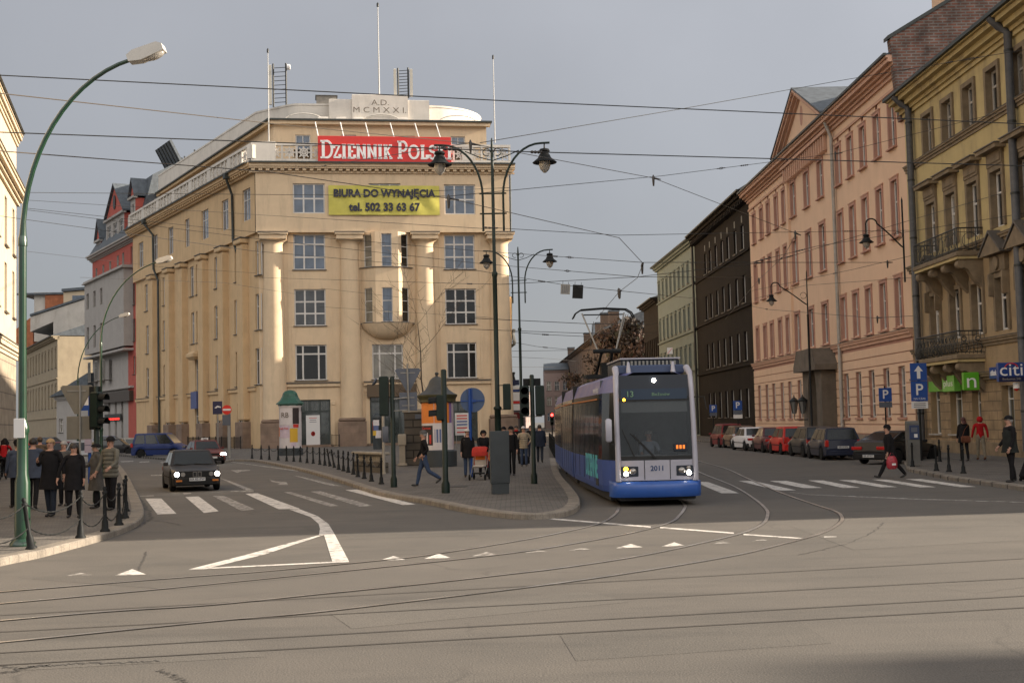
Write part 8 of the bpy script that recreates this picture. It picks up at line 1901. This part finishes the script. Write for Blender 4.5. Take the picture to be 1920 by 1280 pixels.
def person(label, foot, yaw, H=1.75, top=C_bk, legs=C_bk, legL=(0, 0), legR=(0, 0), armL=(5, 8, 12), armR=(5, 8, 12), coat=None, hair=H_dk, hairlen=0, hat=None, hatkind='beanie', hood=None, bulk=1.0, lean=0, headturn=0, headtilt=0, extra=None, grp=None, shoe=None, scarf=None, hands=True, z=KERB):
    """legX=(thigh forward deg, knee bend deg); armX=(forward deg, out deg, elbow bend deg); faces local +Y"""
    s = H/1.75; e = empty('person', (foot[0], foot[1], z), R(yaw)); tag(e, label, 'person', grp)
    V = []; E = []; RR = []; reg = []
    def add(p, r, parent, g, ry=None):
        V.append(Vector(p)*s); RR.append((r*s, (ry or r)*s)); reg.append(g)
        if parent is not None: E.append((parent, len(V)-1))
        return len(V)-1
    la = R(lean); up = lambda h: Vector((0, math.sin(la)*h, math.cos(la)*h)); hip = Vector((0, 0, 0.93))
    # settle pelvis so that the lowest foot touches the ground
    def legpts(sg, th, kn):
        h = hip+Vector((sg*0.09, 0, -0.03)); a = R(th); k = h+Vector((sg*0.012, math.sin(a), -math.cos(a)))*0.43; b = R(th-kn); an = k+Vector((sg*0.008, math.sin(b)*0.42, -math.cos(b)*0.42)); return h, k, an, b
    LP_ = {sg: legpts(sg, *(legL if sg < 0 else legR)) for sg in (-1, 1)}
    low = min(LP_[-1][2].z, LP_[1][2].z); dz = 0.075-low; hip = hip+Vector((0, 0, dz)); LP_ = {sg: legpts(sg, *(legL if sg < 0 else legR)) for sg in (-1, 1)}
    b_ = bulk; pel = add(hip, 0.145*b_, None, 'leg', 0.115*b_); w1 = add(hip+up(0.16), 0.14*b_, pel, 'top', 0.105*b_); ch = add(hip+up(0.36), 0.165*b_, w1, 'top', 0.12*b_); sh = add(hip+up(0.49), 0.12*b_, ch, 'top', 0.09*b_); nk = add(hip+up(0.565), 0.058, sh, 'skin')
    hb = hip+up(0.62); h1 = add(hb+Vector((0, 0.01, 0)), 0.07, nk, 'skin', 0.08); h2 = add(hb+Vector((0, 0.012, 0.08)), 0.082, h1, 'skin', 0.1); h3 = add(hb+Vector((0, 0.0, 0.16)), 0.066, h2, 'skin', 0.078)
    for sg in (-1, 1):
        h, k, an, b = LP_[sg]; i = add(h, 0.096*b_, pel, 'leg'); i = add((h+k)/2, 0.092, i, 'leg'); i = add(k, 0.072, i, 'leg'); i = add((k+an)/2+Vector((0, -0.01, 0)), 0.07, i, 'leg'); i = add(an, 0.056, i, 'leg')
        f = Vector((sg*0.02, math.cos(b*0.7), math.sin(b*0.7)*0.9)).normalized(); i = add(an+Vector((0, -0.02, -0.03)), 0.042, i, 'shoe'); i = add(an+f*0.11+Vector((0, 0, -0.035)), 0.038, i, 'shoe'); add(an+f*0.18+Vector((0, 0, -0.04)), 0.028, i, 'shoe')
        A = armL if sg < 0 else armR; fw, ou, el = R(A[0]), R(A[1]), R(A[2]); S = hip+up(0.485)+Vector((sg*0.185*b_, 0, 0)); i = add(S, 0.068*b_, sh, 'top')
        d1 = Vector((sg*math.sin(ou), math.sin(fw)*math.cos(ou), -math.cos(fw)*math.cos(ou))); el_ = S+d1*0.29; i = add(S+d1*0.15, 0.056*b_, i, 'top'); i = add(el_, 0.048*b_, i, 'top'); fw2 = fw+el; inn = R(A[3]) if len(A) > 3 else ou*0.4
        d2 = Vector((sg*math.sin(inn), math.sin(fw2)*math.cos(inn), -math.cos(fw2)*math.cos(inn))); wr = el_+d2*0.24; i = add((el_+wr)/2, 0.044*b_, i, 'top'); i = add(wr, 0.036*b_, i, 'top'); i = add(wr+d2*0.03, 0.026, i, 'skin'); pm = add(wr+d2*0.08, 0.03, i, 'skin', 0.018)
        if hands:
            sd = Vector((0, 1, 0)) if abs(d2.z) > 0.6 else Vector((0, 0, 1)); sd = (sd-d2*sd.dot(d2)).normalized(); cu = d2.cross(sd).normalized()*(-sg)
            for q, (o_, ln) in enumerate(((-0.028, 0.06), (-0.010, 0.075), (0.010, 0.07), (0.028, 0.055))):
                j = add(wr+d2*0.10+sd*o_, 0.010, pm, 'skin'); j = add(wr+d2*(0.10+ln*0.55)+sd*o_*1.1+cu*0.012, 0.009, j, 'skin'); add(wr+d2*(0.10+ln)+sd*o_*1.1+cu*0.032, 0.008, j, 'skin')
            j = add(wr+d2*0.055+sd*0.036, 0.011, pm, 'skin'); add(wr+d2*0.085+sd*0.052+cu*0.01, 0.009, j, 'skin')
    me = bpy.data.meshes.new('sk'); me.from_pydata([tuple(v) for v in V], E, []); o = bpy.data.objects.new('sk', me); col.objects.link(o)
    m = o.modifiers.new('s', 'SKIN'); m.use_smooth_shade = True
    for i, sv in enumerate(me.skin_vertices[0].data): sv.radius = RR[i]; sv.use_root = (i == 0)
    m2 = o.modifiers.new('u', 'SUBSURF'); m2.levels = 1; m2.render_levels = 1
    dg = bpy.context.evaluated_depsgraph_get(); me2 = bpy.data.meshes.new_from_object(o.evaluated_get(dg)); bpy.data.objects.remove(o); bpy.data.meshes.remove(me)
    me2.name = 'body'; me2.materials.clear(); mlist = [top, legs, M_skin, shoe or M_shoe]; [me2.materials.append(x) for x in mlist]; gi = {'top': 0, 'leg': 1, 'skin': 2, 'shoe': 3}
    segs = [(V[a], V[b], reg[b]) for a, b in E]
    for p in me2.polygons:
        c = p.center; best = 9; g = 'top'
        for a, b, r_ in segs:
            ab = b-a; t = max(0, min(1, (c-a).dot(ab)/max(1e-9, ab.dot(ab)))); d = (a+ab*t-c).length
            if r_ == 'leg' and t < 0.01 and d > 0.5: continue
            if d < best: best = d; g = r_
        p.material_index = gi[g]; p.use_smooth = True
    link('body', me2, e)
    HC = (hb+Vector((0, 0.006, 0.09)))*s; MH = Matrix.Translation(HC) @ Matrix.Rotation(R(headturn), 4, 'Z') @ Matrix.Rotation(R(headtilt), 4, 'X') @ Matrix.Diagonal((s*1.07, s*1.07, s*1.07, 1))
    f = MB(); 
    f.loft([[MH @ Vector(p) for p in r_] for r_ in ([(-0.008, 0.085, 0.02), (0.008, 0.085, 0.02), (0, 0.09, 0.015)], [(-0.016, 0.088, -0.025), (0.016, 0.088, -0.025), (0, 0.115, -0.02)], [(-0.01, 0.088, -0.035), (0.01, 0.088, -0.035), (0, 0.092, -0.037)])], M_skin)
    for sg in (-1, 1):
        f.sphere(MH @ Vector((sg*0.031, 0.083, 0.012)), 0.0095*s, M_eye, 8, 6); f.sphere(MH @ Vector((sg*0.076, 0.0, -0.005)), 0.022*s, M_skin, 8, 6, (0.4, 0.8, 1.3)); f.sphere(MH @ Vector((sg*0.031, 0.084, 0.032)), 0.013*s, hair, 8, 4, (1.2, 0.5, 0.3))
    f.sphere(MH @ Vector((0, 0.086, -0.056)), 0.016*s, M_lip, 8, 6, (1.4, 0.5, 0.4)); f.build('face', e)
    def cap_shell(r0, z0, m, nm, sc_=(1, 1, 1), back=0.0, zc=0.02, rings=7, cut=-0.2, face=True):
        q = MB(); vs = []; n = 16; fs = []
        for i in range(rings+1):
            ph = R(90)*(1-i/rings) if False else R(90-(90-math.degrees(math.asin(cut)))*i/rings) if cut > -1 else 0
            for k in range(n):
                a = 2*math.pi*k/n; rr = r0*math.cos(ph); y = rr*math.sin(a)*1.18+back; zz = r0*math.sin(ph)*1.05+zc
                if face and math.sin(a) > 0.25 and i > rings*0.55: zz = max(zz, zc+0.012)
                vs.append(MH @ Vector((rr*math.cos(a)*sc_[0], y*sc_[1], zz*sc_[2])))
        for i in range(rings):
            for k in range(n): a = i*n+k; b = i*n+(k+1) % n; fs.append((a, b, b+n, a+n))
        q.add(vs, fs, m, True); return q
    if hood: q = cap_shell(0.118, 0, hood, 'hood', back=-0.02, cut=-0.85, zc=0.0); q.build('hood', e)
    elif hat: 
        if hatkind == 'beanie': cap_shell(0.1, 0, hat, 'hat', cut=-0.12, zc=0.035).build('hat', e)
        elif hatkind == 'flap':
            q = cap_shell(0.104, 0, hat, 'hat', cut=-0.3, zc=0.03)
            for sg in (-1, 1): q.tube([MH @ Vector((sg*0.09, 0.01, -0.03)), MH @ Vector((sg*0.1, 0.03, -0.12)), MH @ Vector((sg*0.11, 0.05, -0.24))], [0.03*s, 0.014*s, 0.008*s], hat, 6); q.sphere(MH @ Vector((sg*0.11, 0.05, -0.26)), 0.022*s, hat, 8, 6)
            q.build('hat', e)
        elif hatkind == 'beret': q = cap_shell(0.112, 0, hat, 'hat', cut=-0.02, zc=0.03, sc_=(1.1, 1.05, 0.8)); q.build('hat', e)
        elif hatkind == 'cap': q = cap_shell(0.1, 0, hat, 'hat', cut=-0.05, zc=0.03); q.loft([[MH @ Vector((x, y, z_)) for x, y in ((-0.07, 0.07), (-0.06, 0.15), (0.06, 0.15), (0.07, 0.07))] for z_ in (0.035, 0.047)], hat); q.build('hat', e)
        elif hatkind == 'brim': q = cap_shell(0.1, 0, hat, 'hat', cut=-0.02, zc=0.035); q.lathe([(0.09, 0.035), (0.15, 0.03), (0.15, 0.038), (0.09, 0.045)], hat, 16, MH @ Matrix.Diagonal((1, 1.1, 1, 1))); q.build('hat', e)
    if not hood:
        q = cap_shell(0.094 if not hat else 0.09, 0, hair, 'hair', cut=-0.55, zc=0.01, back=-0.006)
        if hairlen: q.loft([[MH @ Vector((x*w_, -0.05-0.03*k, -0.02-hairlen*k/3)) for x, w_ in ((-0.09, 1), (-0.05, 1), (0.05, 1), (0.09, 1))]+[MH @ Vector((x, -0.09-0.03*k, -0.02-hairlen*k/3)) for x in (0.06, -0.06)] for k in range(4)], hair)
        q.build('hair', e)
    if coat:  # (material, hem height, flare)
        cm, hem, fl = coat; q = MB(); rg = []; zs = [hip.z+0.47, hip.z+0.38, hip.z+0.2, hip.z+0.05, (hip.z+hem)/2, hem]; rx = [0.14, 0.205, 0.195, 0.205, 0.22+fl/2, 0.235+fl]; 
        for zz, r_ in zip(zs, rx):
            yo = math.tan(la)*(zz-hip.z) if zz > hip.z else 0; n = 18
            rg.append([(Vector((r_*b_*math.cos(2*math.pi*k/n)*(1+0.03*math.sin(5*k)), r_*b_*0.74*math.sin(2*math.pi*k/n)*(1+0.04*math.cos(4*k))+yo, zz)))*s for k in range(n)])
        q.loft(rg, cm, True, False); q.build('coat', e, recalc=False)
    if scarf: q = MB(); c_ = (hip+up(0.57))*s; q.lathe([(0.07*s, -0.04*s), (0.1*s, -0.03*s), (0.1*s, 0.03*s), (0.07*s, 0.04*s)], scarf, 14, Matrix.Translation(c_)); q.build('scarf', e)
    e['_hip'] = hip.z*s
    if extra: extra(e, s, hip)
    del e['_hip']
    return e
def G_(px, py, z=KERB): p = gp(px, py, z); return (p.x, p.y)
def quilt(m, b=1.1):
    def f(e, s, hip):
        q = MB(); n = 18
        for k in range(6):
            zz = hip.z-0.1+k*0.1; pr = [(0.17*b, -0.05), (0.19*b, -0.02), (0.195*b, 0), (0.19*b, 0.02), (0.17*b, 0.05)]; q.lathe([(r_*s, z_*s) for r_, z_ in pr], m, n, Matrix.Translation((0, 0, zz*s)) @ Matrix.Diagonal((1, 0.76, 1, 1)), True, False)
        q.build('quilted_jacket', e)
    return f
person('person in grey-blue jacket half hidden by the green lamp post, walking away', G_(62, 955), 8, 1.82, C_gb, C_bk, (14, 10), (-10, 14), coat=(C_gb, 0.78, 0.0), hair=H_dk, bulk=1.12)
person('person in grey scarf close behind the fair haired walker', G_(120, 948), 178, 1.7, C_cap, C_bk, (4, 2), (-4, 2), coat=(C_gr, 0.7, 0.0), hair=H_gy, hands=False, bulk=1.05)
person('person in dark anorak left of the green lamp post', G_(33, 952), 40, 1.76, C_gb, C_bk, (8, 5), (-6, 6), coat=(C_gb, 0.8, 0.0), hair=H_dk, hat=C_bk, hands=False, bulk=1.15)
person('person with fair hair in long black coat holding the hand of the dark haired walker', G_(95, 968), 172, 1.8, C_bk, C_djean, (8, 4), (-6, 8), armL=(8, 26, 6), armR=(20, 8, 95, -20), coat=(C_bk, 0.62, 0.03), hair=H_bl, headturn=8, bulk=1.08)
person('person with long dark hair in short black coat, held by the hand, looking down', G_(139, 970), 186, 1.68, C_bk, C_bk, (-4, 4), (6, 6), armR=(8, 26, 6), armL=(5, 10, 10), coat=(C_bk, 0.66, 0.02), hair=H_dk, hairlen=0.24, headtilt=-16)
person('elderly person in grey tweed coat and black beret beside the bollards', G_(181, 953), 128, 1.62, C_gr, C_bk, (6, 4), (-4, 4), armR=(25, 10, 60), armL=(5, 8, 30), coat=(C_gr, 0.5, 0.04), hair=H_gy, hat=C_bk, hatkind='beret', bulk=1.05, scarf=C_cap, grp=None)
person('elderly person in quilted olive-grey jacket and dark brimmed hat at the kerb', G_(208, 956), 150, 1.78, C_ol, C_bk, (3, 2), (-3, 2), armL=(20, 14, 40), armR=(10, 12, 20), hair=H_gy, hat=C_bk, hatkind='brim', bulk=1.18, extra=quilt(C_ol, 1.08), headturn=20)
person('person in rumpled brown coat behind the lamp post group', G_(75, 905), 20, 1.74, C_brn, C_bk, (10, 5), (-8, 6), coat=(C_brn, 0.7, 0.02), hair=H_dk, hat=C_brn, bulk=1.15, hands=False)
cy = person('cyclist in red jacket with black backpack at the left edge', G_(6, 899), 8, 1.78, C_red, C_bk, (45, 60), (25, 62), armL=(52, 12, 10), armR=(52, 12, 10), hair=H_dk, lean=24, hat=C_bk, z=KERB+0.1)
q = MB(); q.box(-0.15, 0.15, -0.28, -0.06, 1.12, 1.55, C_bk, ch=0.05); bp = q.build('backpack'); bp.location = cy.location+Vector((0, -0.0, 0.02)); bp.rotation_euler = (R(-18), 0, R(8)); tag(bp, 'black backpack worn by the cyclist in the red jacket', 'backpack')
# bicycle
b = Vector((*G_(6, 899), KERB)); e = empty('bicycle', b, R(8)); tag(e, 'dark bicycle under the cyclist in the red jacket', 'bicycle')
for y in (-0.55, 0.5):
    q = MB(); q.lathe([(0.31, -0.02), (0.34, 0), (0.31, 0.02), (0.30, 0), (0.31, -0.02)], M_tyre, 24, Matrix.Translation((0, y, 0.34)) @ Matrix.Rotation(R(90), 4, 'Y')); 
    for k in range(8): a = k*math.pi/8; q.tube([(0, y+0.31*math.cos(a), 0.34+0.31*math.sin(a)), (0, y-0.31*math.cos(a), 0.34-0.31*math.sin(a))], 0.003, M_galv, 3)
    q.build('wheel', e)
q = MB()
for p0, p1 in (((0, -0.55, 0.34), (0, -0.08, 0.32)), ((0, -0.08, 0.32), (0, 0.38, 0.78)), ((0, -0.08, 0.32), (0, -0.25, 0.85)), ((0, -0.25, 0.8), (0, 0.35, 0.82)), ((0, -0.55, 0.34), (0, -0.24, 0.78)), ((0, 0.5, 0.34), (0, 0.35, 0.9)), ((-0.28, 0.3, 1.0), (0.28, 0.3, 1.0)), ((0, 0.35, 0.9), (0, 0.3, 1.0))): q.tube([p0, p1], 0.017, M_black, 6)
q.build('frame', e); q = MB(); q.box(-0.07, 0.07, -0.38, -0.12, 0.86, 0.92, M_black, ch=0.02); q.build('saddle', e)
person('person in black jacket and grey cap striding left past the signal posts', G_(796, 912), 97, 1.74, C_bk, C_jean, (-18, 40), (20, 8), armL=(-25, 22, 70, -18), armR=(15, 5, 20), hair=H_gy, hat=C_cap, headtilt=-6)
person('person in white bobble hat and blue jeans behind the blue post', G_(878, 894), 180, 1.7, C_bk, C_jean, (3, 2), (-3, 2), coat=(C_bk, 0.72, 0.0), hair=H_dk, hat=C_wh, hatkind='flap', shoe=cloth('brown_boots', (0.05, 0.03, 0.02)))
person('person in dark hooded coat bending behind the red pushchair', G_(907, 893), 195, 1.66, C_bk, C_bk, (6, 4), (-6, 4), armR=(35, 5, 40), armL=(35, 5, 40), lean=8, hood=C_bk, coat=(C_bk, 0.7, 0.0), bulk=1.1)
person('child in orange jacket between the pushchair and the grey cabinet', G_(920, 893), 170, 1.02, C_or, C_djean, (4, 2), (-4, 2), hair=H_dk, hands=False, bulk=1.2)
person('person in all black with dark wool cap right of the grey cabinet', G_(960, 891), 168, 1.76, C_bk, C_bk, (10, 6), (-8, 10), armR=(12, 8, 70), armL=(5, 8, 20), hair=H_dk, hat=C_bk)
person('person in beige quilted jacket and white knit hat with dark bag', G_(983, 874), 182, 1.7, C_be, C_jean, (3, 2), (-3, 2), armL=(-4, 30, 60, -25), armR=(30, 20, 110), hair=H_dk, hat=C_wh, bulk=1.1, extra=quilt(C_be, 1.02))
person('person in dark parka with hood down walking away by the twin signals', G_(1013, 867), -4, 1.78, C_nv, C_djean, (10, 6), (-10, 10), coat=(C_nv, 0.75, 0.0), hair=H_dk, bulk=1.12)
person('person in dark coat with red scarf behind the beige jacket', G_(969, 865), 180, 1.75, C_bk, C_bk, (4, 2), (-4, 2), hair=H_dk, scarf=C_red, hands=False)
person('person in dark coat partly hidden left behind the all black figure', G_(946, 880), 175, 1.72, C_nv, C_bk, (4, 2), (-4, 2), hair=H_dk, hat=C_bk, hands=False, coat=(C_nv, 0.7, 0))
person('person in dark jacket far behind between the signal posts', G_(996, 858), 182, 1.72, C_bk, C_nv, (6, 2), (-4, 2), hair=H_dk, hands=False)
q = MB(); q.box(-0.2, 0.2, -0.1, 0.1, 0.0, 0.42, C_bk, ch=0.06); q.box(-0.26, -0.19, -0.08, 0.08, 0.03, 0.34, C_bk, ch=0.02); q.box(0.19, 0.26, -0.08, 0.08, 0.03, 0.34, C_bk, ch=0.02); q.tube([(-0.1, 0, 0.42), (-0.08, 0, 0.55), (0.08, 0, 0.55), (0.1, 0, 0.42)], 0.012, C_bk, 6); o = q.build('luggage'); p_ = gp(983, 871, KERB); o.location = p_+Vector((0, 0.5, 0)); tag(o, 'dark travel bag standing behind the person in the beige jacket', 'luggage')
# right side
def bag_in_hand(m, w_, h_, side, zt, name, label, y=0.0, patch=True):
    def f(e, s, hip):
        p = e.location+Matrix.Rotation(e.rotation_euler.z, 3, 'Z') @ Vector((side, y, 0)); b = empty(name, (p.x, p.y, e.location.z+zt-h_), e.rotation_euler.z); tag(b, label, 'bag')
        q = MB(); rg = []
        for t, k in ((0, .7), (.15, 1), (.6, 1.05), (.9, .8), (1, .55)): rg.append([(0.09*k*math.cos(a), w_/2*k*math.sin(a), h_*t) for a in [2*math.pi*j/14 for j in range(14)]])
        q.loft(rg, m, True); q.build('pouch', b); q = MB(); q.tube([(0, -w_*.25, h_*.97), (0, -.02, h_+.1), (0, .02, h_+.1), (0, w_*.25, h_*.97)], .01, m, 5); q.build('handle', b)
        if patch: q = MB(); q.box(-.105, -.085, -.1, .02, h_*.3, h_*.45, M_swhite); q.box(.085, .105, -.1, .02, h_*.3, h_*.45, M_swhite); q.build('patch', b)
    return f
person('person in black coat and cap striding left over the zebra with a red bag', G_(1671, 896, 0), 88, 1.78, C_bk, C_bk, (30, 4), (-28, 12), armL=(6, 6, 8), armR=(-10, 8, 10), coat=(C_bk, 0.66, 0.02), hair=H_dk, hat=C_bk, hatkind='beanie', lean=6, z=0.0, bulk=1.08,
       extra=bag_in_hand(mat('red_printed_bag', (0.36, 0.03, 0.045), rough=0.5, noise=0.5, nscale=12), 0.34, 0.42, -0.24, 0.72, 'shopping_bag', 'red printed carrier bag held by the person crossing the right zebra', 0.02))
person('person in black coat with brown shoulder bag seen from behind at the bank', G_(1809, 864), 4, 1.72, C_bk, C_bk, (5, 4), (-5, 6), coat=(C_bk, 0.74, 0.0), hair=mat('auburn_hair', (0.06, 0.015, 0.012), rough=0.6, noise=0.3, nscale=20), hairlen=0.12, headturn=0)
pp = Vector((*G_(1809, 864), KERB)); q = MB(); q.box(-0.17, 0.17, -0.28, -0.16, 0.72, 1.0, C_br, ch=0.04); q.tube([(-0.12, -0.2, 0.98), (-0.02, -0.19, 1.25), (0.14, -0.14, 1.42), (0.16, 0.0, 1.44)], 0.012, C_br, 5); o = q.build('shoulder_bag'); o.location = pp; tag(o, 'brown leather shoulder bag on the black coat near the bank door', 'bag')
person('person in red hooded jacket and pale khaki trousers walking toward the bank', G_(1840, 862), -6, 1.72, C_red, C_kh, (10, 6), (-12, 8), armL=(10, 14, 10), armR=(-8, 14, 14), hood=C_red, bulk=1.12, shoe=C_br)
person('elderly person in dark coat and cap waiting at the right edge', G_(1897, 904), 96, 1.78, C_bk, C_bk, (4, 2), (-8, 4), armL=(5, 8, 22), armR=(5, 8, 35), coat=(cloth('charcoal_coat', (0.022, 0.024, 0.022)), 0.8, 0.02), hair=H_gy, hat=C_bk, hatkind='cap', bulk=1.15)
b = gp(1916, 902, KERB); e = empty('suitcase', b, R(20)); tag(e, 'tilted black wheeled suitcase behind the waiting elderly person', 'suitcase'); M_ = Matrix.Rotation(R(28), 4, 'Y')
q = MB(); q.box(0, 0.28, -0.2, 0.2, 0.12, 0.72, C_bk, M_, ch=0.04); q.build('case', e); q = MB(); q.tube([M_ @ Vector((0.04, -0.1, 0.7)), M_ @ Vector((0.0, -0.1, 1.0)), M_ @ Vector((0.0, 0.1, 1.0)), M_ @ Vector((0.04, 0.1, 0.7))], 0.01, M_galv, 5); q.build('handle', e)
for yy in (-0.15, 0.15): q = MB(); q.lathe([(0.05, -0.015), (0.05, 0.015)], M_tyre, 12, Matrix.Translation((0.1, yy, 0.05)) @ Matrix.Rotation(R(90), 4, 'X')); q.build('wheel', e)
# pushchair
b = gp(899, 899, KERB); e = empty('pushchair', b, R(170)); tag(e, 'red pushchair with pale seat left of the grey cabinet', 'pushchair')
C_pr = cloth('pushchair_red', (0.4, 0.04, 0.03)); C_seat = cloth('pushchair_pale', (0.42, 0.37, 0.32))
q = MB(); rg = []
for k in range(8): a = R(-10+k*22); rg.append([(x*0.26, -0.28+0.28*math.cos(a)*(1 if abs(x) < 0.9 else .9), 0.86+0.28*math.sin(a)*(1 if abs(x) < 0.9 else .86)) for x in (-1, -.6, 0, .6, 1)])
q.loft(rg, C_pr, True, False, False); q.box(-0.25, 0.25, -0.36, -0.3, 0.4, 0.92, C_pr, ch=0.02); q.build('canopy', e)
q = MB(); q.box(-0.2, 0.2, -0.25, 0.2, 0.42, 0.5, C_seat, ch=0.03); q.box(-0.2, 0.2, -0.3, -0.22, 0.45, 0.85, C_seat, ch=0.03); q.box(-0.17, 0.17, -0.215, -0.2, 0.68, 0.82, C_or); q.build('seat', e)
q = MB()
for x in (-0.25, 0.25): q.tube([(x, 0.35, 0.1), (x, -0.1, 0.45), (x, -0.55, 1.02)], 0.014, M_galv, 6); q.tube([(x, -0.4, 0.1), (x, -0.05, 0.5)], 0.014, M_black, 6)
q.tube([(-0.25, -0.55, 1.02), (0.25, -0.55, 1.02)], 0.018, M_black, 6); q.box(-0.22, 0.22, -0.35, 0.1, 0.2, 0.24, M_black); q.build('frame', e)
for x in (-0.27, 0.27):
    for y in (-0.4, 0.35): q = MB(); q.lathe([(0.06, -.02), (0.1, -.02), (0.1, .02), (0.06, .02), (0.02, 0)], M_tyre, 14, Matrix.Translation((x, y, 0.1)) @ Matrix.Rotation(R(90), 4, 'Y')); q.build('wheel', e)

dp = TR.matrix_world if False else Matrix.Translation(TR.location) @ Matrix.Rotation(TR.rotation_euler.z, 4, 'Z')
q_ = dp @ Vector((0.0, 1.02, 0))
person('tram driver in pale shirt seated behind the windscreen', (q_.x, q_.y), 180+math.degrees(TR.rotation_euler.z), 1.76, cloth('pale_blue_shirt', (0.25, 0.29, 0.36)), C_bk, (85, 85), (85, 85), armL=(45, 10, 40), armR=(45, 10, 40), hair=H_gy, z=0.42)
